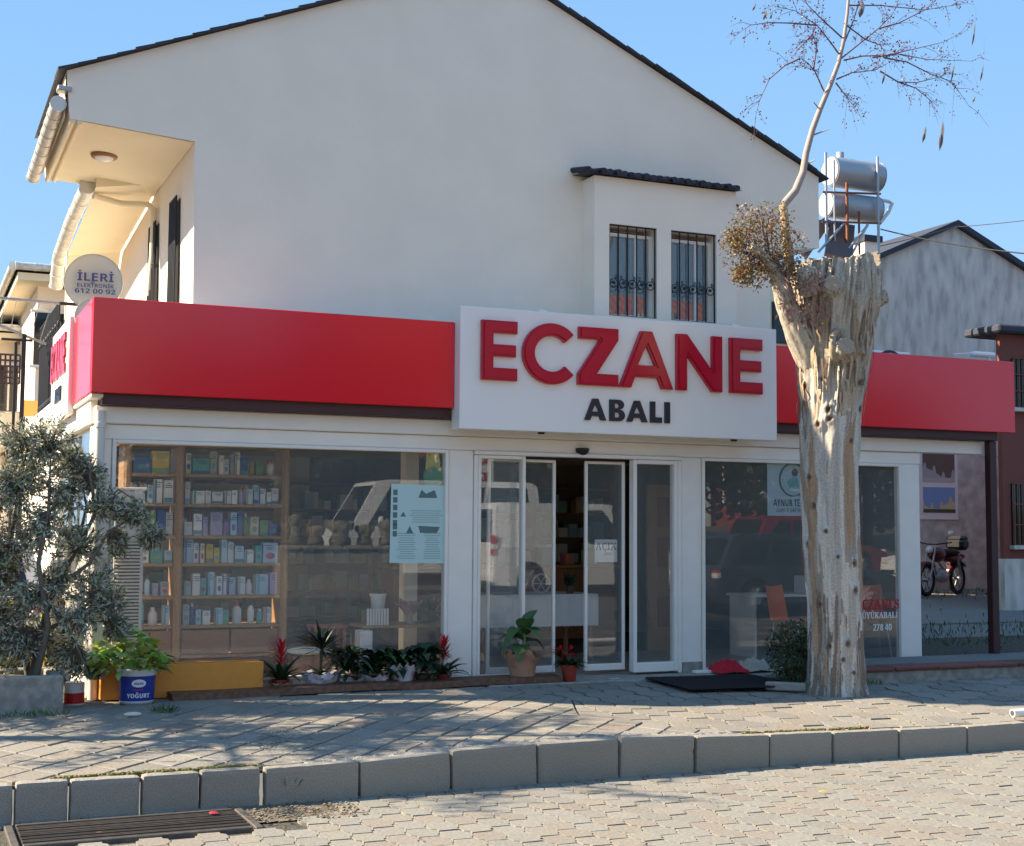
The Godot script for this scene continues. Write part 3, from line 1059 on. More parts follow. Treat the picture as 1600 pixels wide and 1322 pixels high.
func shop() -> void:
	var s := thing("pharmacy", "white framed glass shop front under a red fascia", "shop", Vector3(5.5, 0, 0))
	# roof slab that carries the terrace, and the dropped white header
	bar(s, s, "roof_slab", Vector3(1.53, 2.72, -6.9), Vector3(12.15, 2.95, 0.02), "white_paint")
	bar(s, s, "ceiling", Vector3(1.62, 2.52, -6.4), Vector3(10.9, 2.715, -0.09), "plaster_cream")
	bar(s, s, "header", Vector3(1.56, 2.44, -0.08), Vector3(11.9, 2.60, 0.06), "white_paint", 0.01)
	bar(s, s, "header_board", Vector3(1.58, 2.30, -0.075), Vector3(10.99, 2.437, 0.02), "white_paint")
	bar(s, s, "header_end", Vector3(1.53, 2.44, -3.2), Vector3(1.60, 2.70, -0.09), "white_paint")
	# brown boards under the fascia
	bar(s, s, "under_board", Vector3(1.60, 2.603, 0.0), Vector3(4.96, 2.716, 0.20), "maroon")
	bar(s, s, "under_board", Vector3(8.72, 2.603, 0.0), Vector3(12.02, 2.716, 0.20), "maroon")
	bar(s, s, "end_post", Vector3(11.93, -0.06, 0.06), Vector3(12.03, 2.60, 0.16), "maroon")
	# red fascia sheets
	bar(s, s, "fascia_panel", Vector3(1.49, 2.70, 0.21), Vector3(4.97, 3.562, 0.27), "red_panel", 0.006)
	bar(s, s, "fascia_panel", Vector3(8.70, 2.70, 0.21), Vector3(12.23, 3.562, 0.27), "red_panel", 0.006)
	bar(s, s, "fascia_panel", Vector3(1.487, 2.70, -1.2), Vector3(1.56, 3.562, 0.208), "red_panel", 0.006)
	bar(s, s, "fascia_panel", Vector3(1.487, 2.70, -3.45), Vector3(1.56, 3.562, -2.92), "red_panel", 0.006)
	bar(s, s, "fascia_cap", Vector3(1.565, 3.50, -3.3), Vector3(12.2, 3.54, 0.205), "galvanised")
	bar(s, s, "fascia_foot", Vector3(1.50, 2.66, -3.4), Vector3(1.62, 2.697, 0.2), "white_paint")
	# columns
	for c in [[1.58, 1.72, -0.05], [5.01, 5.285, 0.0], [7.715, 7.975, 0.0], [10.69, 10.97, 0.0]]:
		var x0: float = c[0]
		var x1: float = c[1]
		bar(s, s, "column", Vector3(x0, c[2], -0.07), Vector3(x1, 2.298, 0.03), "white_frame", 0.01)
	bar(s, s, "column_foot", Vector3(7.72, -0.03, 0.032), Vector3(7.97, 0.09, 0.04), "concrete")
	# glass
	framed(s, "window", 1.722, 5.008, 0.06, 2.298, 0.0, 0.035)
	framed(s, "window", 7.977, 10.688, -0.02, 2.298, 0.0, 0.035)
	framed(s, "door_side_light", 5.33, 5.86, 0.0, 2.255, 0.0, 0.035)
	var fl := framed(s, "door_side_light", 7.12, 7.665, 0.0, 2.255, 0.0, 0.045, 0.05, 0.10)
	bar(s, s, "door_frame", Vector3(5.287, 2.258, -0.07), Vector3(7.712, 2.298, 0.06))
	bar(s, s, "door_frame", Vector3(5.287, -0.02, -0.07), Vector3(5.328, 2.255, 0.05))
	bar(s, s, "door_frame", Vector3(7.667, -0.02, -0.07), Vector3(7.712, 2.255, 0.05))
	# sliding leaves behind the side lights
	framed(s, "sliding_door", 5.50, 6.275, 0.02, 2.235, -0.12, 0.032, 0.02, 0.07)
	framed(s, "sliding_door", 6.62, 7.10, 0.02, 2.235, -0.12, 0.032, 0.02, 0.07)
	bar(s, s, "door_track", Vector3(5.33, 2.238, -0.18), Vector3(7.66, 2.256, -0.075), "black")
	# low sill under the glass, threshold slab
	bar(s, s, "sill", Vector3(1.60, -0.06, -0.06), Vector3(5.28, 0.058, 0.035), "white_frame")
	bar(s, s, "sill", Vector3(7.975, -0.07, -0.06), Vector3(10.97, -0.022, 0.05), "concrete")
	bar(s, s, "threshold", Vector3(5.3, -0.10, -0.2), Vector3(9.0, -0.025, 0.44), "concrete", 0.01)
	bar(s, s, "step_edge", Vector3(7.80, -0.024, 0.10), Vector3(9.0, 0.01, 0.20), "white_paint", 0.008)
	# door sensor
	var ds := W(s)
	ds.lathe([Vector2(0.0, -0.065), Vector2(0.04, -0.055), Vector2(0.065, -0.03), Vector2(0.075, 0.0), Vector2(0.07, 0.012), Vector2(0, 0.014)], 16, Vector3(6.51, 2.345, 0.045))
	put(s, "door_sensor", ds, "black")
	# left side of the shop: column, glass, rear wall
	bar(s, s, "side_column", Vector3(1.56, -0.05, -0.30), Vector3(1.64, 2.43, -0.075), "white_frame")
	bar(s, s, "side_column", Vector3(1.56, -0.05, -3.1), Vector3(1.64, 2.43, -2.95), "white_frame")
	bar(s, s, "side_sill", Vector3(1.565, -0.05, -2.945), Vector3(1.635, 0.16, -0.305), "white_frame")
	sheet(s, s, "side_window", Vector3(1.596, 0.16, -2.945), Vector3(1.604, 2.43, -0.305), "pane")
	bar(s, s, "side_wall", Vector3(1.56, -0.1, -6.8), Vector3(1.66, 2.70, -3.105), "white_paint")
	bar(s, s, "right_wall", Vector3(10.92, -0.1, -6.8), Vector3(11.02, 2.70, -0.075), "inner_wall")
	bar(s, s, "rear_wall", Vector3(1.665, -0.1, -6.8), Vector3(5.4, 2.70, -6.6), "plaster_cream")  # paler left half: the sunlit interior is put into the colour
	bar(s, s, "rear_wall", Vector3(5.405, -0.1, -6.8), Vector3(10.915, 2.70, -6.6), "inner_wall")  # darker right half: the dim interior is put into the colour
	bar(s, s, "floor", Vector3(1.645, -0.12, -6.6), Vector3(10.91, -0.018, -0.21), "tile_floor")
	# white rain pipe on the corner
	var rp := W(s)
	rp.tube([Vector3(1.60, 2.55, 0.085), Vector3(1.60, 2.50, 0.085), Vector3(1.605, -0.04, 0.085)], 0.045, 12)
	var rroot := put(s, "rain_pipe", rp, "pipe")
	for y in [2.42, 1.2, 0.25]:
		var k := W(s)
		k.lathe([Vector2(0.046, -0.03), Vector2(0.054, -0.025), Vector2(0.054, 0.025), Vector2(0.046, 0.03)], 12, Vector3(1.603, y, 0.085))
		put(rroot, "pipe_collar", k, "pipe")
	# the raised ledge in front of the right-hand window
	var lg := thing("ledge", "low concrete ledge with brown tiled edge beside the tree", "ledge", Vector3(10.5, -0.07, 0.7))
	var lb := W(lg)
	lb.bbox(Vector3(11.4, -0.02, 0.72), Vector3(5.0, 0.16, 1.25), 0.01)
	put(lg, "base", lb, "concrete")
	for i in 9:
		var e := W(lg)
		e.col = shade(Color(1, 1, 1), rr(0.7, 1.3))
		var xa := 8.93 + i * 0.555
		e.bbox(Vector3(xa + 0.275, 0.078 + rr(-0.003, 0.003), 1.20), Vector3(0.54, 0.03, 0.36), 0.006, Basis(Vector3.UP, rr(-0.01, 0.01)))
		put(lg, "edge_tile", e, "brown_wall")
	var gv := W(lg)
	flat_patch(gv, 8.95, 13.85, 0.12, 1.02, 10, 3, func(_x, _z): return 0.066)
	put(lg, "gravel_bed", gv, "gravel")
	# terrace railing along the left edge
	var ra := px(93, 474, 1.60)
	var rl := thing("terrace_railing", "black iron railing along the terrace edge behind the red sign", "railing", Vector3(1.6, 2.95, ra.z - 1.0))
	for i in 17:
		var b := W(rl)
		var z := ra.z - i * 0.15
		b.tube([Vector3(1.60, 2.95, z), Vector3(1.60, ra.y, z)], 0.014, 6)
		put(rl, "baluster", b, "iron")
		if i % 2 == 0:
			var k := W(rl)
			k.blob(Vector3(1.60, ra.y - 0.25, z), Vector3(0.025, 0.05, 0.025), 0, 1, 1, 6, 8)
			put(rl, "knuckle", k, "iron")
	for y in [ra.y, 3.06]:
		var b := W(rl)
		b.tube([Vector3(1.60, y, ra.z), Vector3(1.60, y, ra.z - 2.4)], 0.022, 6)
		put(rl, "rail", b, "iron")
	var br := W(rl)
	br.tube([Vector3(1.60, ra.y, ra.z), Vector3(2.46, ra.y, ra.z)], 0.022, 6)
	put(rl, "rail", br, "iron")

# ---------------------------------------------------------------- lettering
func glyph(ch: String, w: float, k: float) -> Array:
	# outer outline and holes, height 1, width w, stroke k
	var V := func(a: Array) -> PackedVector2Array:
		var r := PackedVector2Array()
		for i in range(0, a.size(), 2): r.append(Vector2(a[i], a[i + 1]))
		return r
	match ch:
		"E": return [V.call([0, 0, w, 0, w, k * 1.02, k, k * 1.02, k, 0.5 - k * 0.49, w * 0.96, 0.5 - k * 0.49, w * 0.96, 0.5 + k * 0.49, k, 0.5 + k * 0.49, k, 1 - k * 1.02, w, 1 - k * 1.02, w, 1, 0, 1])]
		"L": return [V.call([0, 0, w, 0, w, k, k, k, k, 1, 0, 1])]
		"I": return [V.call([0, 0, w, 0, w, 1, 0, 1])]
		"Z": return [V.call([0, 0, w, 0, w, k, k * 1.75, k, w, 1 - k * 0.95, w, 1, 0.02, 1, 0.02, 1 - k, w - k * 1.75, 1 - k, 0, k * 0.95])]
		"N": return [V.call([0, 0, k, 0, k, 0.64, w - k * 1.02, 0, w, 0, w, 1, w - k, 1, w - k, 0.37, k * 1.02, 1, 0, 1])]
		"A": return [V.call([0, 0, k * 1.1, 0, k * 1.1 + 0.075 * w, 0.19, w - k * 1.1 - 0.075 * w, 0.19, w - k * 1.1, 0, w, 0, w * 0.5 + k * 0.55, 1, w * 0.5 - k * 0.55, 1]), V.call([w * 0.5 - 0.165 * w, 0.40, w * 0.5 + 0.165 * w, 0.40, w * 0.5, 0.76])]
		"C":
			var r := PackedVector2Array()
			var a0 := 0.72
			for i in 33:
				var t := a0 + (TAU - 2 * a0) * i / 32.0
				r.append(Vector2(0.53 + cos(t) * 0.53, 0.5 + sin(t) * 0.52))
			for i in 33:
				var t := TAU - a0 - (TAU - 2 * a0) * i / 32.0
				r.append(Vector2(0.53 + cos(t) * (0.53 - k * 1.05), 0.5 + sin(t) * (0.52 - k * 1.05)))
			for i in r.size(): r[i].x *= w / 0.93
			return [r]
		"B":
			var r := PackedVector2Array([Vector2(0, 0)])
			for i in 9:
				var t := -PI / 2 + PI * i / 8.0
				r.append(Vector2(w * 0.62 + cos(t) * w * 0.38, 0.27 + sin(t) * 0.27))
			for i in 9:
				var t := -PI / 2 + PI * i / 8.0
				r.append(Vector2(w * 0.58 + cos(t) * w * 0.36, 0.77 + sin(t) * 0.23))
			r.append(Vector2(0, 1))
			return [r, V.call([k, 0.17, w * 0.6, 0.17, w * 0.68, 0.27, w * 0.6, 0.40, k, 0.40]), V.call([k, 0.60, w * 0.55, 0.60, w * 0.64, 0.71, w * 0.55, 0.82, k, 0.82])]
	return []
func letter(parent: Node3D, ch: String, x: float, y: float, z: float, w: float, h: float, k: float, m: String, depth: float, b := Basis(), stepped := false) -> void:
	var g := glyph(ch, w / h, k)
	var mb := MB.new()
	var sc := func(p: PackedVector2Array) -> PackedVector2Array:
		var r := PackedVector2Array()
		for q in p: r.append(q * h)
		return r
	var o: PackedVector2Array = sc.call(g[0])
	if g.size() == 3:
		# two counters: join the first into the outline by a slit
		var h1: PackedVector2Array = sc.call(g[1])
		if Geometry2D.is_polygon_clockwise(o): o.reverse()
		if not Geometry2D.is_polygon_clockwise(h1): h1.reverse()
		mb.prism(mb.keyhole(o, h1), 0, depth, sc.call(g[2]))
	elif g.size() == 2:
		mb.prism(o, 0, depth, sc.call(g[1]))
	else:
		mb.prism(o, 0, depth)
	if stepped:
		var ins := Geometry2D.offset_polygon(o, -0.022, Geometry2D.JOIN_MITER)
		if ins.size() == 1:
			if g.size() == 2:
				var hs := Geometry2D.offset_polygon(sc.call(g[1]), 0.02, Geometry2D.JOIN_MITER)
				mb.prism(ins[0], depth, depth + 0.016, hs[0])
			else:
				mb.prism(ins[0], depth, depth + 0.016)
	var o2 := put(parent, "letter_" + ch.to_lower(), mb, m)
	o2.transform = Transform3D(b, parent.to_local(Vector3(x, y, z)) if parent.is_inside_tree() else Vector3(x, y, z) - parent.position)

func shop_signs() -> void:
	var s := thing("shop_sign", "white sign board with large red and small black letters over the door", "sign", Vector3(6.84, 2.48, 0.41))
	var b := W(s)
	b.bbox(Vector3(6.84, 3.10, 0.30), Vector3(3.73, 1.225, 0.22), 0.006)
	put(s, "board", b, "white_gloss")
	var k := 0.205
	for g in [["E", 5.19, 0.385], ["C", 5.635, 0.57], ["Z", 6.255, 0.465], ["A", 6.735, 0.64], ["N", 7.42, 0.56], ["E", 8.083, 0.41]]:
		letter(s, g[0], g[1], 2.98, 0.41, g[2], 0.60, k, "red_letter", 0.045, Basis(), true)
	for g in [["A", 6.342, 0.25], ["B", 6.632, 0.178], ["A", 6.832, 0.245], ["L", 7.112, 0.138], ["I", 7.287, 0.06]]:
		letter(s, g[0], g[1], 2.625, 0.41, g[2], 0.222, 0.26, "dark_letter", 0.025)
	for x in [5.9, 8.2]:
		var c := W(s)
		c.bbox(Vector3(x, 3.725, 0.36), Vector3(0.08, 0.03, 0.05), 0.006)
		put(s, "clip", c, "white_gloss")
		var c2 := W(s)
		c2.bbox(Vector3(x, 2.478, 0.33), Vector3(0.06, 0.02, 0.05), 0.005)
		put(s, "clip", c2, "iron")
	var d := thing("side_sign", "white sign board with tall red letters on the side of the fascia", "sign", Vector3(1.47, 2.70, -2.05))
	var e := W(d)
	e.bbox(Vector3(1.47, 3.10, -2.06), Vector3(0.06, 0.98, 1.70), 0.006)
	put(d, "board", e, "white_gloss")
	var bs := Basis(Vector3(0, 0, 1), Vector3.UP, Vector3(-1, 0, 0))
	var x := -2.85
	for g in [["E", 0.17], ["C", 0.22], ["Z", 0.19], ["A", 0.25], ["N", 0.22], ["E", 0.17]]:
		letter(d, g[0], 1.439, 3.06, x, g[1], 0.40, 0.2, "red_letter", 0.02, bs)
		x += g[1] + 0.04
	x = -2.38
	for g in [["A", 0.13], ["B", 0.10], ["A", 0.13], ["L", 0.08], ["I", 0.03]]:
		letter(d, g[0], 1.439, 2.80, x, g[1], 0.15, 0.26, "dark_letter", 0.015, bs)
		x += g[1] + 0.03

# ---------------------------------------------------------------- inside the shop
const SHELF_Y := [2.03, 1.735, 1.42, 1.145, 0.825, 0.535, 0.24]
func interior() -> void:
	var u := thing("shelf_unit", "wooden wall shelves full of medicine boxes behind the large window", "shelves", Vector3(2.77, -0.018, -1.05))
	for x in [1.985, 2.50, 3.565]:
		var b := W(u)
		b.bbox(Vector3(x, 1.17, -1.0), Vector3(0.075, 2.36, 0.36), 0.01)
		b.bbox(Vector3(x, 1.17, -0.81), Vector3(0.045, 2.34, 0.03), 0.008)
		put(u, "post", b, "shelf_wood")
	for y in SHELF_Y:
		for r in [[2.025, 2.46], [2.54, 3.525]]:
			var b := W(u)
			b.bbox(Vector3((r[0] + r[1]) * 0.5, y - 0.016, -1.0), Vector3(r[1] - r[0], 0.032, 0.32), 0.005)
			put(u, "shelf", b, "shelf_wood")
	var cn := W(u)
	cn.bbox(Vector3(2.77, 2.33, -0.99), Vector3(1.74, 0.07, 0.44), 0.012)
	put(u, "cornice", cn, "shelf_wood")
	for r in [[2.025, 2.46], [2.54, 3.525]]:
		var b := W(u)
		b.bbox(Vector3((r[0] + r[1]) * 0.5, 0.10, -0.86), Vector3(r[1] - r[0], 0.2, 0.03), 0.005)
		put(u, "plinth_board", b, "wood")
		for k in 2:
			var dw := W(u)
			var xm := lerpf(r[0], r[1], 0.25 + 0.5 * k)
			dw.bbox(Vector3(xm, 0.37, -0.86), Vector3((r[1] - r[0]) * 0.48, 0.23, 0.025), 0.006)
			put(u, "drawer", dw, "wood")
	# standing air conditioner by the corner
	var ac := thing("air_conditioner", "tall white standing air conditioner with a slatted front", "air conditioner", Vector3(1.93, -0.018, -0.42))
	var cb := MB.new()
	cb.bbox(Vector3(0, 0.93, 0), Vector3(0.30, 1.86, 0.26), 0.03)
	put(ac, "cabinet", cb, "white_paint")
	var tp := MB.new()
	tp.bbox(Vector3(0, 1.875, 0), Vector3(0.33, 0.03, 0.29), 0.01)
	put(ac, "top", tp, "white_gloss")
	var gp := MB.new()
	gp.span(Vector3(-0.115, 0.12, 0.127), Vector3(0.115, 1.38, 0.132))
	put(ac, "grille_back", gp, "black")
	for i in 40:
		var sl := MB.new()
		sl.box(Vector3(0, 0.135 + i * 0.0315, 0.140), Vector3(0.225, 0.013, 0.014), Basis(Vector3.RIGHT, 0.5))
		put(ac, "slat", sl, "white_paint")
	var dp := MB.new()
	dp.bbox(Vector3(0, 1.62, 0.131), Vector3(0.2, 0.22, 0.006), 0.002)
	put(ac, "front_panel", dp, "white_gloss")
	# display table with its ornaments
	var t := thing("display_table", "low dark table with pot plants behind the window", "table", Vector3(4.8, -0.018, -0.75))
	var tt := W(t)
	tt.bbox(Vector3(4.83, 0.50, -0.78), Vector3(1.02, 0.03, 0.5), 0.006)
	put(t, "table_top", tt, "shelf_wood")
	for x in [4.35, 5.31]:
		for z in [-1.0, -0.56]:
			var b := W(t)
			b.bbox(Vector3(x, 0.235, z), Vector3(0.035, 0.5, 0.035), 0.004)
			put(t, "leg", b, "black")
	for y in [0.16, 0.24]:
		var rlb := W(t)
		rlb.span(Vector3(4.37, y, -0.572), Vector3(5.29, y + 0.014, -0.558))
		put(t, "rail", rlb, "black")
	var cr := thing("slatted_crate", "small white slatted crate on the display table", "crate", Vector3(4.47, 0.516, -0.62))
	for i in 8:
		var b := MB.new()
		b.bbox(Vector3(-0.105 + i * 0.03, 0.085, 0.09), Vector3(0.022, 0.17, 0.012), 0.002)
		put(cr, "slat", b, "white_paint")
	var cbk := MB.new()
	cbk.span(Vector3(-0.12, 0.0, -0.09), Vector3(0.12, 0.155, 0.08))
	put(cr, "box", cbk, "inner_wall")
	var wp := potted("white_pot_plant", "leafy plant in a white pot standing on the slatted crate", Vector3(4.50, 0.675, -0.62), 0.085, 0.16, Color(0.75, 0.75, 0.74))
	var lf := MB.new()
	for i in 26:
		var w := rr(0, TAU)
		lf.col = Color(0.03, rr(0.06, 0.10), 0.02)
		lf.leaf(Vector3(0, 0.16, 0), Vector3(cos(w), rr(0.4, 1.0), sin(w)).normalized(), Vector3.UP, rr(0.12, 0.2), 0.045, 0.45, 4)
	put(wp, "leaves", lf, "waxy")
	var st := thing("side_cabinet", "white painted cabinet standing below the slatted crate", "cabinet", Vector3(4.32, -0.018, -0.52))
	var sb := MB.new()
	sb.bbox(Vector3(0, 0.25, 0), Vector3(0.13, 0.48, 0.2), 0.008)
	put(st, "body", sb, "white_paint")
	for k in 3:
		var dk := MB.new()
		dk.bbox(Vector3(0, 0.10 + k * 0.15, 0.103), Vector3(0.11, 0.13, 0.01), 0.003)
		put(st, "drawer", dk, "white_frame")
	# bouquet wrapped in paper
	var bq := thing("paper_bouquet", "pink paper wrapped bouquet on the display table", "bouquet", Vector3(4.86, 0.516, -0.66))
	var bp := MB.new()
	for i in 22:
		var w := TAU * i / 22.0
		bp.col = Color(0.55, 0.36, 0.34) if i % 2 else Color(0.40, 0.24, 0.24)
		bp.leaf(Vector3(0, 0.05, 0), Vector3(cos(w) * 0.8, rr(0.9, 1.3), sin(w) * 0.8).normalized(), Vector3.UP, rr(0.22, 0.30), 0.13, 0.1, 3)
	put(bq, "wrapping", bp, "cloth")
	var bn := MB.new()
	bn.col = Color(0.5, 0.33, 0.30)
	bn.lathe([Vector2(0.045, 0), Vector2(0.03, 0.05), Vector2(0.05, 0.12)], 10)
	put(bq, "stem_wrap", bn, "cloth")
	for k in 3:
		var x: float = [5.02, 5.12, 5.26][k]
		var pp := potted("glass_ornament", ["tall green bottle vase on the display table", "dark round pot plant on the display table", "small spoked wheel ornament on the display table"][k], Vector3(x, 0.516, -0.72), [0.03, 0.06, 0.02][k], [0.22, 0.12, 0.03][k], [Color(0.05, 0.13, 0.08), Color(0.02, 0.035, 0.025), Color(0.25, 0.27, 0.25)][k])
		if k == 1:
			var q := MB.new()
			for i in 40:
				q.col = Color(0.02, rr(0.04, 0.07), 0.02)
				q.leaf(Vector3(rr(-0.03, 0.03), 0.12, rr(-0.03, 0.03)), (rdir() + Vector3(0, 1.2, 0)).normalized(), Vector3.UP, rr(0.08, 0.22), 0.03)
			put(pp, "leaves", q, "leaf")
		if k == 2:
			var q := MB.new()
			var pts := []
			for i in 21: pts.append(Vector3(cos(TAU * i / 20.0) * 0.085, 0.12 + sin(TAU * i / 20.0) * 0.085, 0))
			q.tube(pts, 0.008, 6)
			for i in 6: q.tube([Vector3(0, 0.12, 0), Vector3(cos(PI * i / 3.0) * 0.085, 0.12 + sin(PI * i / 3.0) * 0.085, 0)], 0.003, 5)
			put(pp, "wheel", q, "galvanised")
	# stool, cream pillar
	var so := thing("red_stool", "small red wooden stool behind the window plants", "stool", Vector3(4.0, -0.018, -0.75))
	var s1 := MB.new()
	s1.bbox(Vector3(0, 0.52, 0), Vector3(0.36, 0.03, 0.3), 0.006)
	put(so, "seat", s1, "terracotta")
	for x in [-0.15, 0.15]:
		for z in [-0.12, 0.12]:
			var b := MB.new()
			b.bbox(Vector3(x, 0.25, z), Vector3(0.03, 0.5, 0.03), 0.004)
			put(so, "leg", b, "terracotta")
	var cu := thing("seat_cushion", "flat white cushion lying low behind the window plants", "cushion", Vector3(3.75, 0.25, -0.5))
	var c1 := MB.new()
	c1.col = Color(0.72, 0.70, 0.62)
	c1.blob(Vector3(0, 0.03, 0), Vector3(0.24, 0.04, 0.16), 0.2, 1.5, 4, 8, 14)
	put(cu, "cover", c1, "cloth")
	var c2 := MB.new()
	c2.bbox(Vector3(0, -0.14, 0), Vector3(0.40, 0.26, 0.26), 0.01)
	put(cu, "base_box", c2, "wood")
	var pl := thing("cream_pillar", "cream painted pillar inside the shop behind the table", "pillar", Vector3(5.05, -0.018, -1.25))
	var p1 := MB.new()
	p1.bbox(Vector3(0, 1.26, 0), Vector3(0.16, 2.52, 0.16), 0.008)
	put(pl, "shaft", p1, "plaster_cream")
	var p2 := MB.new()
	p2.bbox(Vector3(0, 0.06, 0), Vector3(0.19, 0.12, 0.19), 0.008)
	put(pl, "foot", p2, "white_paint")
	# white cloth table behind the door
	var ct := thing("cloth_table", "table under a white scalloped cloth just inside the door", "table", Vector3(6.75, -0.018, -1.9))
	var cl := MB.new()
	cl.col = Color(0.72, 0.72, 0.70)
	cl.bbox(Vector3(0, 0.76, 0), Vector3(1.5, 0.02, 0.8), 0.006)
	for i in 60:
		var x0 := -0.75 + i * 0.025
		var w0 := 0.012 * sin(i * 0.9)
		var w1 := 0.012 * sin((i + 1) * 0.9)
		cl.q(Vector3(x0, 0.40 + 0.012 * absf(sin(i * 1.57)), 0.41 + w0), Vector3(x0 + 0.025, 0.40 + 0.012 * absf(sin((i + 1) * 1.57)), 0.41 + w1), Vector3(x0 + 0.025, 0.77, 0.40), Vector3(x0, 0.77, 0.40))
	cl.q(Vector3(-0.755, 0.4, -0.4), Vector3(-0.765, 0.4, 0.4), Vector3(-0.75, 0.77, 0.4), Vector3(-0.75, 0.77, -0.4))
	put(ct, "tablecloth", cl, "cloth")
	for x in [-0.68, 0.68]:
		for z in [-0.33, 0.33]:
			var b := MB.new()
			b.bbox(Vector3(x, 0.37, z), Vector3(0.05, 0.74, 0.05), 0.005)
			put(ct, "leg", b, "wood")
	for k in 3:
		var pp := potted("table_plant", ["small leafy pot plant at the near end of the white cloth", "dark vase with a dried sprig on the white cloth", "small flowering pot plant at the far end of the white cloth"][k], Vector3([6.2, 6.55, 7.25][k], 0.752, -1.75), 0.05, 0.09, Color(0.12, 0.1, 0.09))
		var q := MB.new()
		for i in 50:
			q.col = Color(rr(0.03, 0.05), rr(0.05, 0.09), 0.03)
			q.leaf(Vector3(0, 0.09, 0) + rdir() * 0.03, (rdir() + Vector3(0, 1, 0)).normalized(), Vector3.UP, rr(0.08, 0.2), 0.035)
		put(pp, "leaves", q, "leaf")
	var ro := thing("wheel_ornament", "pale spoked wheel ornament on the white cloth", "ornament", Vector3(6.85, 0.752, -1.7))
	var q2 := MB.new()
	var ring := []
	for i in 25: ring.append(Vector3(cos(TAU * i / 24.0) * 0.11, 0.12 + sin(TAU * i / 24.0) * 0.11, 0))
	q2.col = Color(0.5, 0.46, 0.4)
	q2.tube(ring, 0.012, 6)
	put(ro, "rim", q2, "plain")
	for i in 3:
		var q := MB.new()
		q.col = Color(0.5, 0.46, 0.4)
		var d := Vector3(cos(PI * i / 3.0), sin(PI * i / 3.0), 0) * 0.11
		q.tube([Vector3(0, 0.12, 0) - d, Vector3(0, 0.12, 0) + d], 0.007, 6)
		put(ro, "spoke", q, "plain")
	# counter at the back with a row of boxes and back shelves
	var co := thing("sales_counter", "brown wooden sales counter deep inside the shop", "counter", Vector3(7.4, -0.018, -4.2))
	var k1 := MB.new()
	k1.bbox(Vector3(0, 0.5, 0), Vector3(3.2, 1.0, 0.55), 0.01)
	put(co, "front", k1, "wood")
	var k2 := MB.new()
	k2.bbox(Vector3(0, 1.02, 0.02), Vector3(3.3, 0.04, 0.65), 0.01)
	put(co, "worktop", k2, "shelf_wood")
	for i in 9:
		var b := MB.new()
		var cc := [Color(0.6, 0.6, 0.58), Color(0.45, 0.42, 0.36), Color(0.3, 0.42, 0.5), Color(0.5, 0.2, 0.15)]
		b.col = cc[i % 4]
		var hh := rr(0.1, 0.26)
		b.bbox(Vector3(0, hh * 0.5, 0), Vector3(rr(0.1, 0.26), hh, 0.18), 0.004)
		solo("counter_box", "%s carton number %s along the sales counter" % [["white", "buff", "blue", "red"][i % 4], ["one", "two", "three", "four", "five", "six", "seven", "eight", "nine"][i]], "box", Vector3(6.0 + i * 0.34, 1.022, -4.15), b, "print", "cartons on the sales counter")
	var bs := thing("back_shelves", "dark wooden shelves along the rear wall of the shop", "shelves", Vector3(6.2, -0.018, -6.3))
	for i in 7:
		var b := MB.new()
		b.bbox(Vector3(-3.9 + i * 1.3, 1.15, 0), Vector3(0.06, 2.3, 0.34), 0.006)
		put(bs, "post", b, "wood")
	for i in 6:
		var b := MB.new()
		b.bbox(Vector3(0, 0.25 + i * 0.38, 0), Vector3(7.8, 0.03, 0.32), 0.005)
		put(bs, "shelf", b, "wood")
	var rows := MB.new()
	for i in 5:
		var x := -3.8
		while x < 3.7:
			var ww := rr(0.06, 0.2)
			var hh := rr(0.12, 0.3)
			if rng.randf() < 0.85:
				rows.col = [Color(0.6, 0.6, 0.6), Color(0.3, 0.45, 0.55), Color(0.5, 0.4, 0.2), Color(0.2, 0.35, 0.25)][rng.randi() % 4]
				rows.box(Vector3(x + ww * 0.5, 0.266 + i * 0.38 + hh * 0.5, 0.03), Vector3(ww * 0.92, hh, 0.2))
			x += ww
	put(bs, "packed_goods", rows, "print").set_meta("kind", "stuff")
	# right-hand side: orange chairs, glass case, inner door, white desk
	for k in 2:
		var ch := thing("orange_chair", ["orange plastic chair half hidden left of the tree trunk", "orange plastic chair seen right of the tree trunk"][k], "chair", Vector3([pz(1236, 950, -0.55).x, pz(1360, 950, -0.45).x][k], -0.018, [-0.55, -0.45][k]), "orange visitor chairs")
		ch.rotation.y = [0.5, -0.35][k]
		var b := MB.new()
		var prev := []
		for i in 9:
			var t2 := i / 8.0
			var yy := 0.46 + 0.02 * cos(t2 * 3.0) if t2 < 0.5 else 0.46 + (t2 - 0.5) * 0.82
			var zz := 0.22 - t2 * 0.8 if t2 < 0.5 else -0.18 - (t2 - 0.5) * 0.14
			var hw := 0.21 + 0.02 * sin(t2 * PI)
			var row := []
			for j in 7:
				var u2 := j / 6.0 * 2.0 - 1.0
				row.append(Vector3(u2 * hw, yy + 0.02 * u2 * u2, zz + 0.03 * u2 * u2))
			if prev.size():
				for j in 6: b.q(prev[j], prev[j + 1], row[j + 1], row[j])
			prev = row
		put(ch, "seat_shell", b, "orange_plastic")
		for x in [-0.17, 0.17]:
			for z in [0.17, -0.17]:
				var lg := MB.new()
				lg.tube([Vector3(x * 0.8, 0.455, z * 0.9), Vector3(x * 1.15, 0, z * 1.2)], 0.011, 6)
				put(ch, "leg", lg, "steel")
	var gc := thing("corner_shelf", "wooden shelf rack at the right end of the shop", "shelves", Vector3(10.55, -0.018, -1.1))
	for x in [-0.32, 0.3]:
		var b := MB.new()
		b.bbox(Vector3(x, 1.12, 0), Vector3(0.05, 2.24, 0.4), 0.006)
		put(gc, "post", b, "wood")
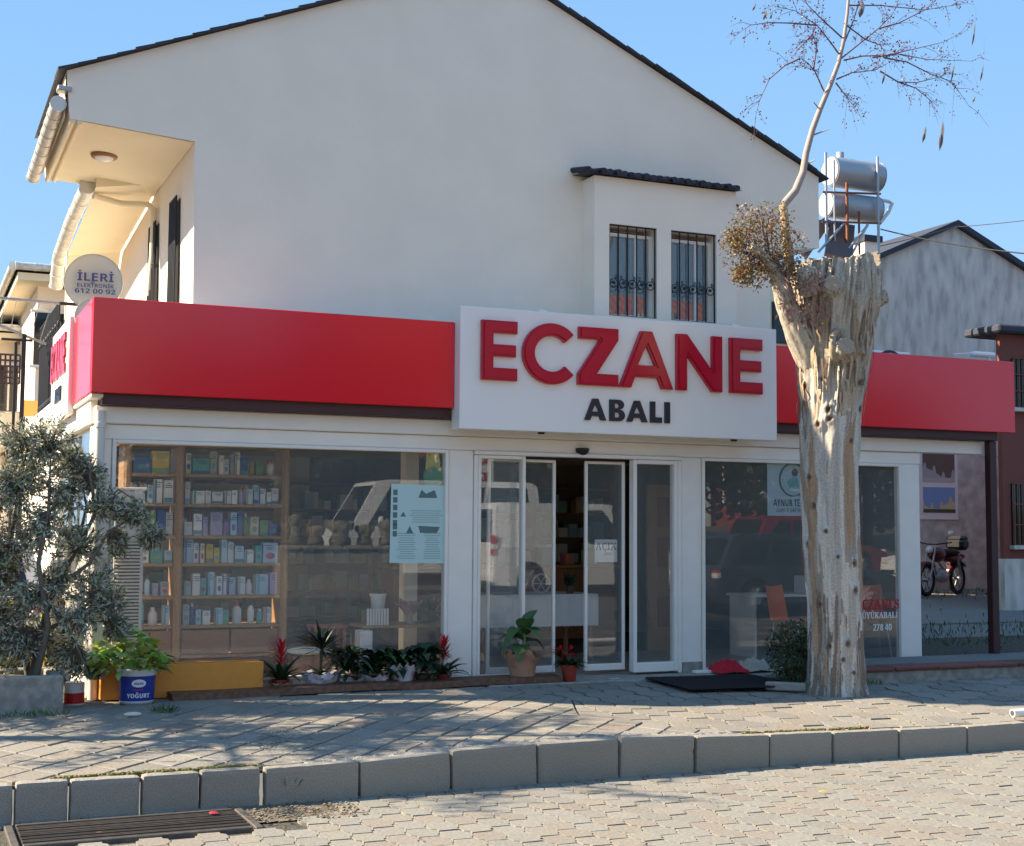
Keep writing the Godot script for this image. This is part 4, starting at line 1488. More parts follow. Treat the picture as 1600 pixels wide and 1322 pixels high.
	for y in [2.22, 1.88, 1.56, 1.1, 0.6]:
		var b := MB.new()
		b.bbox(Vector3(0, y, 0), Vector3(0.58, 0.03, 0.38), 0.005)
		put(gc, "shelf", b, "shelf_wood")
	for k in 5:
		var b := MB.new()
		b.col = [Color(0.6, 0.62, 0.6), Color(0.35, 0.36, 0.3), Color(0.62, 0.6, 0.5), Color(0.3, 0.35, 0.42), Color(0.55, 0.5, 0.4)][k]
		b.bbox(Vector3(0, 0.09, 0), Vector3(0.13, 0.18, 0.16), 0.005)
		solo("rack_carton", ["pale green", "dark olive", "cream", "slate blue", "beige"][k] + " carton on the corner shelf rack", "box", Vector3(10.33 + (k % 3) * 0.18, 1.895 if k < 3 else 1.575, -1.0), b, "print", "cartons on the corner rack")
	var idr := thing("inner_door", "brown panelled inner door beyond the right window", "door", Vector3(8.95, -0.018, -2.3))
	var d1 := MB.new()
	d1.bbox(Vector3(0, 1.05, 0), Vector3(0.7, 2.1, 0.05), 0.006)
	put(idr, "leaf", d1, "shelf_wood")
	for y in [0.5, 1.25, 1.75]:
		var d2 := MB.new()
		d2.bbox(Vector3(0, y, 0.03), Vector3(0.42, 0.38, 0.02), 0.008)
		put(idr, "panel", d2, "wood")
	var dsk := thing("white_desk", "white desk with a carton on it behind the orange chair", "desk", Vector3(10.0, -0.018, -1.35))
	var dk1 := MB.new()
	dk1.bbox(Vector3(0, 0.74, 0), Vector3(1.3, 0.03, 0.6), 0.006)
	put(dsk, "top", dk1, "white_paint")
	for x in [-0.6, 0.6]:
		var b := MB.new()
		b.bbox(Vector3(x, 0.36, 0), Vector3(0.03, 0.72, 0.55), 0.004)
		put(dsk, "side", b, "white_paint")
	var wb := MB.new()
	wb.col = Color(0.7, 0.7, 0.72)
	wb.bbox(Vector3(0, 0.11, 0), Vector3(0.3, 0.22, 0.25), 0.005)
	wb.col = Color(0.05, 0.06, 0.1)
	wb.box(Vector3(0, 0.1, 0.127), Vector3(0.2, 0.03, 0.002), Basis(Vector3.BACK, 0.4))
	solo("desk_carton", "white carton with a dark stroke on the white desk", "box", Vector3(10.28, 0.737, -1.2), wb, "print")
	# things stuck to the glass
	var no := thing("window_notice", "pale teal printed notice taped to the large window", "notice", Vector3(4.70, 1.55, 0.012))
	var sh := MB.new()
	sh.col = Color(0.48, 0.66, 0.64)
	sh.box(Vector3(0, 0, 0), Vector3(0.585, 0.78, 0.003), Basis(Vector3.BACK, -0.012))
	put(no, "sheet", sh, "print")
	var pr := MB.new()
	pr.col = Color(0.10, 0.17, 0.18)
	for i in 5: pr.box(Vector3(-0.245, 0.31 - i * 0.075, 0.003), Vector3(0.045, 0.055, 0.001))
	for i in 2: pr.box(Vector3(-0.245, -0.03 - i * 0.07, 0.003), Vector3(0.045, 0.055, 0.001))
	pr.prism(PackedVector2Array([Vector2(-0.19, 0.07), Vector2(-0.13, 0.07), Vector2(-0.16, 0.12)]), 0.0025, 0.0035)
	pr.prism(PackedVector2Array([Vector2(-0.13, -0.10), Vector2(-0.05, -0.10), Vector2(-0.09, -0.02)]), 0.0025, 0.0035)
	pr.prism(PackedVector2Array([Vector2(0.02, -0.09), Vector2(0.20, -0.09), Vector2(0.23, -0.03), Vector2(0.0, -0.02)]), 0.0025, 0.0035)
	pr.prism(PackedVector2Array([Vector2(0.0, 0.26), Vector2(0.2, 0.26), Vector2(0.17, 0.34), Vector2(0.08, 0.30), Vector2(0.03, 0.34)]), 0.0025, 0.0035)
	pr.col = Color(0.22, 0.36, 0.37)
	for i in 26:
		var yy := 0.22 - i * 0.0225
		if i > 3 and i < 10:
			pr.box(Vector3(0.08, yy, 0.003), Vector3(rr(0.2, 0.34), 0.006, 0.001))
		elif i > 13:
			pr.box(Vector3(-0.12, yy, 0.003), Vector3(rr(0.14, 0.22), 0.006, 0.001))
			pr.box(Vector3(0.15, yy, 0.003), Vector3(rr(0.12, 0.2), 0.006, 0.001))
	put(no, "print", pr, "print").set_meta("kind", "stuff")
	var ak := thing("open_sign", "small white paper sign with black letters on the sliding door", "sign", Vector3(6.885, 1.28, -0.135))
	var as1 := MB.new()
	as1.col = Color(0.56, 0.58, 0.56)
	as1.box(Vector3.ZERO, Vector3(0.27, 0.24, 0.003))
	put(ak, "sheet", as1, "print")
	text(ak, "lettering", "AÇIK", 0.075, Vector3(0, 0.045, 0.003), "dark_letter", Basis(), 0.001, false, true)
	var ay := thing("window_poster", "white window poster with a round green emblem behind the tree", "poster", Vector3(9.22, 1.985, -0.03))
	var ay1 := MB.new()
	ay1.col = Color(0.40, 0.50, 0.52)
	ay1.box(Vector3.ZERO, Vector3(0.70, 0.62, 0.003))
	put(ay, "sheet", ay1, "print")
	var em := MB.new()
	em.col = Color(0.02, 0.10, 0.07)
	var ep := []
	for i in 33: ep.append(Vector3(cos(TAU * i / 32.0) * 0.185, 0.10 + sin(TAU * i / 32.0) * 0.185, 0.004))
	em.tube(ep, 0.011, 5)
	em.col = Color(0.25, 0.42, 0.42)
	for i in 18:
		var w := PI + PI * i / 17.0
		em.box(Vector3(cos(w) * 0.14, 0.10 + sin(w) * 0.14, 0.003), Vector3(0.012, 0.03, 0.001), Basis(Vector3.BACK, w + PI / 2))
	em.col = Color(0.12, 0.32, 0.30)
	em.prism(PackedVector2Array([Vector2(-0.05, 0.0), Vector2(0.08, 0.0), Vector2(0.06, 0.12), Vector2(0.0, 0.13), Vector2(-0.09, 0.08)]), 0.002, 0.004)
	em.col = Color(0.09, 0.03, 0.02)
	em.blob(Vector3(0.02, 0.18, 0.004), Vector3(0.045, 0.045, 0.003), 0, 1, 1, 6, 12)
	put(ay, "emblem", em, "print")
	text(ay, "lettering", "AYNUR TEMİZ", 0.075, Vector3(-0.02, -0.165, 0.003), "dark_letter", Basis(), 0.001, true, false, 0.72)
	text(ay, "lettering", "Gsm: 0 544 44", 0.045, Vector3(-0.06, -0.245, 0.003), "dark_letter", Basis(), 0.001, false, false, 0.85)
	var l3 := thing("window_lettering", "red and white lettering low on the right window pane", "lettering", Vector3(10.35, 0.55, 0.008))
	var hold := MB.new()
	hold.col = Color(0.02, 0.02, 0.02)
	hold.box(Vector3(-0.0, 0.0, 0.0), Vector3(0.62, 0.52, 0.0015))
	put(l3, "film", hold, "pane_clear")
	text(l3, "red_words", "ECZANESİ", 0.11, Vector3(0.03, 0.115, 0.003), "red_letter", Basis(), 0.002, true, true, 0.85)
	text(l3, "white_words", "BÜYÜKABALI", 0.07, Vector3(0.0, -0.01, 0.003), "white_gloss", Basis(), 0.002, true, true, 0.85)
	text(l3, "white_words", "278 40", 0.075, Vector3(0.06, -0.15, 0.003), "white_gloss", Basis(), 0.002, true, false, 0.85)
	var pn := thing("window_pennant", "yellow and green hanging emblem in the top corner of the window", "pennant", Vector3(4.86, 2.12, -0.02))
	var pn1 := MB.new()
	pn1.col = Color(0.45, 0.42, 0.10)
	pn1.prism(PackedVector2Array([Vector2(-0.07, 0.15), Vector2(0.06, 0.15), Vector2(0.09, -0.06), Vector2(-0.08, -0.06)]), 0, 0.004)
	put(pn, "banner", pn1, "cloth")
	var pn2 := MB.new()
	pn2.col = Color(0.10, 0.25, 0.12)
	pn2.lathe([Vector2(0.0, 0.0), Vector2(0.105, 0.0), Vector2(0.105, 0.004), Vector2(0.0, 0.004)], 24, Vector3(0, -0.10, 0.006), Basis(Vector3.RIGHT, PI / 2))
	put(pn, "disc", pn2, "cloth")

func goods() -> void:
	var ord := ["top", "second", "third", "fourth", "fifth", "lowest"]
	var kinds := [["white", Color(0.80, 0.79, 0.76)], ["pale blue", Color(0.42, 0.60, 0.72)], ["teal", Color(0.10, 0.42, 0.40)], ["cream", Color(0.66, 0.60, 0.44)], ["deep blue", Color(0.03, 0.09, 0.34)], ["pink banded", Color(0.70, 0.68, 0.68)], ["green", Color(0.14, 0.34, 0.12)], ["yellow", Color(0.62, 0.46, 0.05)], ["grey", Color(0.38, 0.40, 0.42)], ["lilac", Color(0.40, 0.34, 0.55)]]
	var pick := [[4, 7, 6, 0, 0, 2, 3, 0, 5, 8, 0], [0, 1, 0, 0, 5, 0, 0, 0, 5, 0, 9], [6, 3, 6, 4, 5, 0, 9, 9, 4, 1, 4], [1, 0, 2, 1, 1, 0, 3, 7, 7, 1, 0], [0, 0, 1, 9, 8, 0, 2, 1, 0, 5, 1], [0, 2, 5, 1, 8, 4, 1, 0, 1, 2, 0]]
	for s in 6:
		var y: float = SHELF_Y[s] + 0.0
		y = SHELF_Y[s + 1] if false else SHELF_Y[s]
		for bay in 2:
			var x := 2.04 if bay == 0 else 2.56
			var x1 := 2.45 if bay == 0 else 3.51
			var i := 0
			while x < x1 - 0.05:
				var kd: Array = kinds[pick[s][(i + bay * 4) % 11]]
				var w := rr(0.045, 0.095)
				if rng.randf() < 0.18: w = rr(0.11, 0.18)
				w = minf(w, x1 - x)
				var h := rr(0.12, 0.245)
				var z := -0.93 + rr(-0.05, 0.02)
				var b := MB.new()
				var bottle := rng.randf() < 0.16
				b.col = shade(kd[1], rr(0.85, 1.1))
				var form := "box"
				if bottle:
					form = "bottle"
					var r := minf(w * 0.42, 0.045)
					b.lathe([Vector2(0, 0), Vector2(r, 0), Vector2(r, h * 0.62), Vector2(r * 0.45, h * 0.78)], 12)
					b.col = [Color(0.7, 0.7, 0.7), Color(0.5, 0.12, 0.05), Color(0.05, 0.2, 0.1)][rng.randi() % 3]
					b.lathe([Vector2(r * 0.5, h * 0.78), Vector2(r * 0.5, h * 0.95), Vector2(0, h * 0.95)], 10)
				else:
					b.bbox(Vector3(0, h * 0.5, 0), Vector3(w * 0.93, h, 0.11), 0.002)
					# printed bands and marks on the front
					var fz := 0.0556
					var bandc: Color = [Color(0.05, 0.25, 0.3), Color(0.45, 0.06, 0.2), Color(0.04, 0.12, 0.35), Color(0.15, 0.35, 0.15), Color(0.2, 0.22, 0.25), Color(0.15, 0.4, 0.5)][rng.randi() % 6]
					b.col = bandc
					var style := rng.randi() % 4
					if style == 0:
						b.box(Vector3(0, h * 0.14, fz), Vector3(w * 0.92, h * 0.2, 0.001))
					elif style == 1:
						b.box(Vector3(-w * 0.3, h * 0.5, fz), Vector3(w * 0.2, h * 0.95, 0.001))
					elif style == 2:
						b.blob(Vector3(0, h * 0.35, fz), Vector3(w * 0.28, h * 0.16, 0.001), 0, 1, 1, 5, 12)
					b.col = shade(bandc, 0.7)
					for k in 3:
						b.box(Vector3(rr(-0.1, 0.1) * w, h * (0.86 - k * 0.09), fz), Vector3(w * rr(0.35, 0.75), h * 0.035, 0.001))
				var o := solo("medicine_" + form, "%s %s on the %s shelf, %s in the %s bay" % [kd[0], form, ord[s], ["first", "second", "third", "fourth", "fifth", "sixth", "seventh", "eighth", "ninth", "tenth", "eleventh", "twelfth", "thirteenth", "fourteenth", "fifteenth", "sixteenth", "last"][mini(i, 16)], "narrow" if bay == 0 else "wide"], form, Vector3(x + w * 0.5, y, z), b, "print", "medicines on the wooden shelves")
				o.rotation.y = rr(-0.12, 0.12)
				x += w + rr(0.002, 0.016)
				if rng.randf() < 0.03: x += 0.05
				i += 1

func potted(called: String, label: String, at: Vector3, r: float, h: float, c: Color, group := "") -> Node3D:
	var t := thing(called, label, "plant" if called.contains("plant") else "ornament", at, group)
	var b := MB.new()
	b.col = c
	b.lathe([Vector2(0, 0.0), Vector2(r * 0.78, 0.0), Vector2(r * 0.95, h * 0.85), Vector2(r * 1.06, h * 0.87), Vector2(r * 1.06, h), Vector2(r * 0.93, h), Vector2(r * 0.9, h * 0.88), Vector2(0, h * 0.87)], 18)
	put(t, "pot", b, "plain")
	return t

# ---------------------------------------------------------------- in front of the window
func rosette(b: MB, o: Vector3, n: int, len0: float, len1: float, w: float, droop: float, c0: Color, c1: Color, lift0 := 0.3, lift1 := 1.6) -> void:
	for i in n:
		var a := TAU * i * 0.382 + rr(-0.2, 0.2)
		b.col = c0.lerp(c1, rng.randf())
		b.leaf(o, Vector3(cos(a), rr(lift0, lift1), sin(a)).normalized(), Vector3.UP, rr(len0, len1), w * rr(0.8, 1.2), droop * rr(0.5, 1.2), 5)
func paper(parent: Node3D, r: float, h: float, sd: int, m := "paper_wrap") -> void:
	# crumpled wrapping that opens upwards
	var b := MB.new()
	var f := FastNoiseLite.new()
	f.seed = sd
	f.frequency = 0.9
	var R := []
	for i in 7:
		var t := i / 6.0
		var ring := []
		for j in 28:
			var w := -TAU * j / 28.0
			var k := r * (0.72 + 0.5 * t * t) * (1.0 + (0.10 + 0.25 * t) * f.get_noise_3d(cos(w) * 3.0, t * 2.0, sin(w) * 3.0))
			ring.append(Vector3(cos(w) * k, h * t * (1.0 + 0.35 * t * f.get_noise_2d(w * 3.0, sd)), sin(w) * k))
		R.append(ring)
	for i in 6:
		for j in 28:
			b.q(R[i][j], R[i][(j + 1) % 28], R[i + 1][(j + 1) % 28], R[i + 1][j])
	put(parent, "wrapping", b, m)
func front_plants() -> void:
	# long orange planter
	var ob := thing("orange_planter", "long orange wooden planter box against the shop window", "planter", Vector3(2.38, -0.04, 0.15))
	var fr := W(ob)
	fr.bbox(Vector3(2.38, 0.115, 0.235), Vector3(1.46, 0.30, 0.022), 0.004)
	put(ob, "front_board", fr, "orange_wood")
	var bk := W(ob)
	bk.bbox(Vector3(2.38, 0.115, 0.065), Vector3(1.46, 0.30, 0.022), 0.004)
	put(ob, "back_board", bk, "orange_wood")
	for x in [1.662, 3.098]:
		var e := W(ob)
		e.bbox(Vector3(x, 0.115, 0.15), Vector3(0.022, 0.296, 0.145), 0.004)
		put(ob, "end_board", e, "orange_wood")
	var so := W(ob)
	flat_patch(so, 1.68, 3.08, 0.078, 0.222, 8, 2, func(_x, _z): return 0.2)
	put(ob, "soil", so, "soil")
	# planks lying in front
	for k in 2:
		var p := thing("wooden_plank", ["dark weathered plank lying before the orange planter", "reddish plank carrying the wrapped pot by the door"][k], "plank", Vector3([3.33, 5.22][k], 0.0, [0.34, 0.30][k]))
		var b := MB.new()
		var n := 24
		var half: float = [1.09, 0.90][k]
		for i in n:
			var xa := -half + 2 * half * i / n
			var xb := -half + 2 * half * (i + 1) / n
			var ya := 0.012 * sin(xa * 2.1 + k)
			var yb := 0.012 * sin(xb * 2.1 + k)
			var za := 0.010 * sin(xa * 3.3)
			var zb := 0.010 * sin(xb * 3.3)
			b.q(Vector3(xa, ya - 0.03, 0.12 + za), Vector3(xb, yb - 0.03, 0.12 + zb), Vector3(xb, yb + 0.03, 0.112 + zb), Vector3(xa, ya + 0.03, 0.112 + za))
			b.q(Vector3(xa, ya + 0.03, 0.112 + za), Vector3(xb, yb + 0.03, 0.112 + zb), Vector3(xb, yb + 0.036, -0.12 + zb), Vector3(xa, ya + 0.036, -0.12 + za))
			b.q(Vector3(xb, yb - 0.03, -0.12 + zb), Vector3(xa, ya - 0.03, -0.12 + za), Vector3(xa, ya + 0.036, -0.12 + za), Vector3(xb, yb + 0.036, -0.12 + zb))
			b.q(Vector3(xa, ya - 0.03, -0.12 + za), Vector3(xb, yb - 0.03, -0.12 + zb), Vector3(xb, yb - 0.03, 0.12 + zb), Vector3(xa, ya - 0.03, 0.12 + za))
		for sg in [-1.0, 1.0]:
			var yy := 0.012 * sin(sg * half * 2.1 + k)
			b.box(Vector3(sg * half, yy + 0.002, 0), Vector3(0.006, 0.06, 0.225))
		put(p, "board", b, "plank")
		for sg in [-0.75, 0.75]:
			var f := MB.new()
			f.bbox(Vector3(sg * half, -0.045, 0), Vector3(0.12, 0.035, 0.16), 0.006)
			put(p, "block", f, "concrete")
		p.rotation.y = [0.012, 0.022][k]
	# yoghurt bucket with a leafy plant
	var bu := thing("bucket_plant", "light green leafy plant in a blue and white yoghurt bucket", "plant", Vector3(1.93, -0.045, 0.47))
	var bb := MB.new()
	bb.col = Color(0.025, 0.05, 0.30)
	bb.lathe([Vector2(0.148, 0.035), Vector2(0.164, 0.25)], 28)
	put(bu, "bucket", bb, "gloss")
	var bw := MB.new()
	bw.col = Color(0.72, 0.73, 0.75)
	bw.lathe([Vector2(0.0, 0.0), Vector2(0.143, 0.0), Vector2(0.148, 0.035)], 28)
	bw.lathe([Vector2(0.164, 0.25), Vector2(0.172, 0.253), Vector2(0.175, 0.29), Vector2(0.178, 0.31), Vector2(0.170, 0.312), Vector2(0.165, 0.27)], 28)
	put(bu, "rim", bw, "gloss")
	# printed mark and word, bent round the wall of the bucket and turned to the street
	var face := atan2(RT.x, 1.0) * 0.0 - 0.16
	var mk := MB.new()
	mk.col = Color(0.75, 0.76, 0.78)
	for ring in 6:
		for j in 28:
			var pa := []
			for c in [[ring, j], [ring, j + 1], [ring + 1, j + 1], [ring + 1, j]]:
				var k: float = c[0] / 6.0
				var w: float = TAU * c[1] / 28.0
				var u := cos(w) * k * 0.062 / 0.16 + face + 0.12
				var y := 0.19 + sin(w) * k * 0.034
				pa.append(Vector3(sin(u) * 0.1625, y, cos(u) * 0.1625))
			if ring == 0: mk.tri(pa[0], pa[3], pa[2])
			else: mk.q(pa[0], pa[3], pa[2], pa[1])
	mk.col = Color(0.10, 0.13, 0.35)
	for i in 5:
		var u0 := face + 0.12 - 0.24 + i * 0.1
		mk.q(Vector3(sin(u0) * 0.1635, 0.178, cos(u0) * 0.1635), Vector3(sin(u0 + 0.07) * 0.1635, 0.178, cos(u0 + 0.07) * 0.1635), Vector3(sin(u0 + 0.07) * 0.1635, 0.198, cos(u0 + 0.07) * 0.1635), Vector3(sin(u0) * 0.1635, 0.198, cos(u0) * 0.1635))
	mk.col = Color(0.5, 0.05, 0.12)
	for i in 6:
		var u0 := face - 0.15 + i * 0.085
		mk.q(Vector3(sin(u0) * 0.160, 0.128, cos(u0) * 0.160), Vector3(sin(u0 + 0.07) * 0.160, 0.128, cos(u0 + 0.07) * 0.160), Vector3(sin(u0 + 0.07) * 0.160, 0.138, cos(u0 + 0.07) * 0.160), Vector3(sin(u0) * 0.160, 0.138, cos(u0) * 0.160))
	put(bu, "emblem", mk, "gloss")
	var f := SystemFont.new()
	f.font_names = PackedStringArray(["Droid Sans"])
	f.font_weight = 700
	var tm := TextMesh.new()
	tm.text = "YOĞURT"
	tm.font = f
	tm.font_size = 48
	tm.pixel_size = 0.036 / 34.0
	tm.depth = 0.002
	var arr := tm.surface_get_arrays(0)
	var vv: PackedVector3Array = arr[Mesh.ARRAY_VERTEX]
	var nn: PackedVector3Array = arr[Mesh.ARRAY_NORMAL]
	for i in vv.size():
		var u := vv[i].x / 0.155 + face + 0.12
		var rad := 0.1555 + vv[i].z
		vv[i] = Vector3(sin(u) * rad, 0.082 + vv[i].y, cos(u) * rad)
		nn[i] = Vector3(sin(u), 0, cos(u))
	var am := ArrayMesh.new()
	var na := []
	na.resize(Mesh.ARRAY_MAX)
	na[Mesh.ARRAY_VERTEX] = vv
	na[Mesh.ARRAY_NORMAL] = nn
	na[Mesh.ARRAY_INDEX] = arr[Mesh.ARRAY_INDEX]
	am.add_surface_from_arrays(Mesh.PRIMITIVE_TRIANGLES, na)
	put(bu, "lettering", am, "white_gloss")
	var sl := MB.new()
	sl.lathe([Vector2(0.168, 0.275), Vector2(0.0, 0.285)], 20)
	put(bu, "soil", sl, "soil")
	var lv := MB.new()
	for i in 210:
		var a := rr(0, TAU)
		var k := sqrt(rng.randf())
		var o := Vector3(cos(a) * k * 0.31 - 0.08, 0.31 + rr(0.0, 0.36) * (1.2 - k), sin(a) * k * 0.24)
		lv.col = Color(rr(0.22, 0.42), rr(0.34, 0.52), rr(0.06, 0.16))
		var d := (Vector3(cos(a), rr(-0.3, 0.9), sin(a)) + rdir() * 0.4).normalized()
		lv.leaf(o, d, (Vector3.UP + rdir() * 0.6), rr(0.09, 0.15), rr(0.08, 0.12), 0.25, 4)
	for i in 16:
		var a := rr(0, TAU)
		lv.col = Color(0.15, 0.22, 0.06)
		lv.tube([Vector3(0, 0.28, 0), Vector3(cos(a) * 0.08 - 0.03, 0.36, sin(a) * 0.08), Vector3(cos(a) * 0.18 - 0.05, 0.44, sin(a) * 0.15)], 0.004, 5)
	put(bu, "foliage", lv, "leaf")
	# red bromeliads
	for k in 2:
		var br := potted("bromeliad_plant", ["red spiked bromeliad beside the orange planter", "red spiked bromeliad beside the white column"][k], Vector3([3.30, 4.93][k], -0.04, [0.14, 0.17][k]), 0.075, 0.12, Color(0.25, 0.03, 0.02))
		var q := MB.new()
		rosette(q, Vector3(0, 0.10, 0), 26, 0.30, 0.48, 0.055, 0.5, Color(0.015, 0.035, 0.015), Color(0.04, 0.08, 0.03), 0.35, 1.5)
		put(br, "leaves", q, "waxy")
		var r := MB.new()
		for i in 30:
			var a := i * 2.4
			r.col = Color(rr(0.42, 0.68), rr(0.005, 0.03), 0.03)
			var t := i / 30.0
			r.leaf(Vector3(0, 0.24 + t * 0.20, 0), Vector3(cos(a) * (1.2 - t * 0.4), 0.9 + t * 0.5, sin(a) * (1.2 - t * 0.4)).normalized(), Vector3.UP, 0.13, 0.028, 0.1, 3)
		put(br, "flower_spike", r, "waxy")
		if k == 0: paper(br, 0.09, 0.1, 3, "kraft")
	# dark dracaena and broad leaved plants in paper
	var dr := potted("dracaena_plant", "dark spiky dracaena behind the planks", Vector3(3.68, -0.04, 0.15), 0.09, 0.14, Color(0.08, 0.07, 0.07))
	var q1 := MB.new()
	q1.col = Color(0.08, 0.06, 0.04)
	q1.tube([Vector3(0, 0.1, 0), Vector3(0.01, 0.38, 0)], 0.014, 6)
	rosette(q1, Vector3(0.01, 0.38, 0), 56, 0.28, 0.46, 0.03, 0.35, Color(0.012, 0.025, 0.012), Color(0.03, 0.055, 0.025), -0.1, 2.2)
	rosette(q1, Vector3(0.0, 0.16, 0), 24, 0.2, 0.3, 0.026, 0.4, Color(0.012, 0.025, 0.012), Color(0.03, 0.055, 0.025), 0.0, 1.0)
	put(dr, "leaves", q1, "waxy")
	paper(dr, 0.15, 0.17, 5)
	var X := [3.98, 4.22, 4.50, 4.72]
	var lab := ["dark bushy pot plant wrapped in pale paper next to the dracaena", "broad leaved pot plant in crumpled white paper", "drooping broad leaved plant in a tall white paper wrap", "round leaved dark plant close to the bromeliad by the column"]
	for k in 4:
		var pp := potted("broadleaf_plant", lab[k], Vector3(X[k], -0.04, 0.15), 0.075, 0.12, Color(0.06, 0.05, 0.05), "wrapped plants along the window")
		var q := MB.new()
		for i in [90, 60, 56, 46][k]:
			var a := rr(0, TAU)
			q.col = Color(rr(0.012, 0.03), rr(0.03, 0.06), rr(0.012, 0.025))
			q.leaf(Vector3(cos(a) * 0.03, 0.13 + rr(0, 0.2), sin(a) * 0.03), Vector3(cos(a), rr(0.2, 1.5), sin(a)).normalized(), Vector3.UP, rr(0.18, 0.40), [0.055, 0.09, 0.095, 0.11][k], 0.5, 4)
		put(pp, "leaves", q, "waxy")
		if k < 3: paper(pp, 0.13, [0.12, 0.14, 0.22][k], 11 + k)
	# dieffenbachia in a wrapped pot on the plank
	var di := thing("dieffenbachia_plant", "large leaved plant in a tan paper wrapped pot on the plank", "plant", Vector3(5.72, 0.045, 0.30))
	var pt := MB.new()
	pt.col = Color(0.03, 0.028, 0.028)
	pt.lathe([Vector2(0.10, 0.0), Vector2(0.125, 0.20), Vector2(0.13, 0.225), Vector2(0.115, 0.225), Vector2(0.11, 0.19), Vector2(0, 0.19)], 18)
	put(di, "pot", pt, "plain")
	paper(di, 0.17, 0.235, 21, "kraft")
	var dl := MB.new()
	dl.col = Color(0.16, 0.22, 0.08)
	dl.tube([Vector3(0.0, 0.19, 0), Vector3(0.02, 0.34, 0), Vector3(0.015, 0.44, 0)], [0.026, 0.022, 0.016], 8)
	put(di, "stem", dl, "waxy")
	for i in 10:
		var lb := MB.new()
		var a: float = [2.9, -0.2, 1.2, 0.4, 3.8, 5.2, 2.2, 1.8, 3.3, 0.1][i]
		var hgt: float = [0.42, 0.44, 0.40, 0.40, 0.36, 0.38, 0.30, 0.42, 0.34, 0.32][i]
		var ln: float = [0.42, 0.38, 0.34, 0.32, 0.30, 0.28, 0.26, 0.34, 0.30, 0.28][i]
		var lift: float = [0.9, 2.0, 1.2, 0.9, 0.6, 1.0, 0.1, 1.8, 0.7, 0.6][i]
		lb.col = Color(0.07, 0.15, 0.045)
		var d := Vector3(cos(a), lift, sin(a)).normalized()
		lb.leaf(Vector3(0.015, hgt, 0), d, Vector3.UP, ln * 1.15, 0.19, [1.0, 0.35, 0.7, 0.6, 0.5, 0.5, 0.6, 0.4, 0.7, 0.7][i], 7)
		lb.col = Color(0.22, 0.30, 0.12)
		lb.tube([Vector3(0.015, hgt - 0.06, 0), Vector3(0.015, hgt, 0) + d * 0.02], 0.006, 5)
		put(di, "leaf", lb, "leaf")
	# red flowering pot at the door
	var rf := potted("cyclamen_plant", "red flowering plant in a terracotta pot at the end of the plank", Vector3(6.22, -0.03, 0.34), 0.085, 0.17, Color(0.36, 0.05, 0.03))
	var rl := MB.new()
	for i in 60:
		var a := rr(0, TAU)
		rl.col = Color(rr(0.015, 0.03), rr(0.035, 0.07), 0.02)
		rl.leaf(Vector3(cos(a) * 0.03, 0.16, sin(a) * 0.03), Vector3(cos(a), rr(0.2, 1.6), sin(a)).normalized(), Vector3.UP, rr(0.10, 0.24), 0.045, 0.4, 4)
	rl.col = Color(0.03, 0.05, 0.02)
	for i in 6: rl.leaf(Vector3(-0.03, 0.2, 0), Vector3(-1.0 + rr(-0.4, 0.4), rr(0.7, 1.5), rr(-0.3, 0.3)).normalized(), Vector3.UP, rr(0.25, 0.36), 0.05, 0.3, 4)
	put(rf, "leaves", rl, "leaf")
	for i in 6:
		var fl := MB.new()
		fl.col = Color(0.55, 0.012, 0.02)
		var o := Vector3(rr(-0.16, 0.10), rr(0.25, 0.36), rr(-0.05, 0.1))
		for j in 7: fl.leaf(o, (rdir() + Vector3(0, 0.7, 0)).normalized(), Vector3.UP, 0.05, 0.035)
		put(rf, "flower", fl, "waxy")
	# door mat
	var mt := MB.new()
	mt.bbox(Vector3.ZERO, Vector3(1.22, 0.014, 1.08), 0.004)
	for i in 40: mt.box(Vector3(0, 0.008, -0.50 + i * 0.0256), Vector3(1.16, 0.004, 0.012))
	var mo := solo("door_mat", "black ribbed rubber door mat before the entrance", "door mat", Vector3(7.60, -0.012, 1.02), mt, "rubber")
	mo.rotation.y = -0.10
	# red cloth and cardboard heap by the window corner
	var hp := thing("red_cloth_heap", "crumpled red cloth bag lying by the right window", "cloth", Vector3(8.17, -0.02, 0.22))
	var rc := MB.new()
	crumple(rc, Vector3(0, 0, 0), 0.42, 0.26, 0.34, 5, Color(0.5, 0.012, 0.03))
	put(hp, "cloth", rc, "cloth")
	var cd := thing("torn_cardboard", "torn beige cardboard and paper beside the red cloth", "cardboard", Vector3(8.52, -0.02, 0.20))
	var cc := MB.new()
	crumple(cc, Vector3(0, 0, 0), 0.50, 0.26, 0.3, 9, Color(0.40, 0.35, 0.28))
	put(cd, "sheet", cc, "cloth")
	# bushes either side of the trunk
	var bushes := [[8.62, 0.95, 0.42, 0.62, "rusty green bush between the trunk and the door mat"], [8.95, 1.1, 0.22, 0.52, "dark green bush right of the trunk over the ledge"], [8.25, 1.30, 0.25, 0.28, "low green shoots at the foot of the trunk"]]
	for u in bushes:
		var t := thing("shrub", u[4], "shrub", Vector3(u[0], -0.04, u[1]))
		var b := MB.new()
		for i in int(2600 * u[2] * u[3] / 0.25):
			var o: Vector3 = rdir() * pow(rng.randf(), 0.45)
			var p := Vector3(o.x * u[2], u[3] * 0.5 + o.y * u[3] * 0.5, o.z * u[2] * 0.8)
			b.col = Color(rr(0.05, 0.12), rr(0.045, 0.09), rr(0.012, 0.03)) if rng.randf() < 0.45 else Color(rr(0.02, 0.05), rr(0.05, 0.09), rr(0.012, 0.03))
			b.leaf(p, (rdir() + Vector3(0, 0.4, 0)).normalized(), rdir(), rr(0.025, 0.055), rr(0.014, 0.026), 0.2)
		put(t, "foliage", b, "leaf")
		var s := MB.new()
		s.col = Color(0.12, 0.08, 0.05)
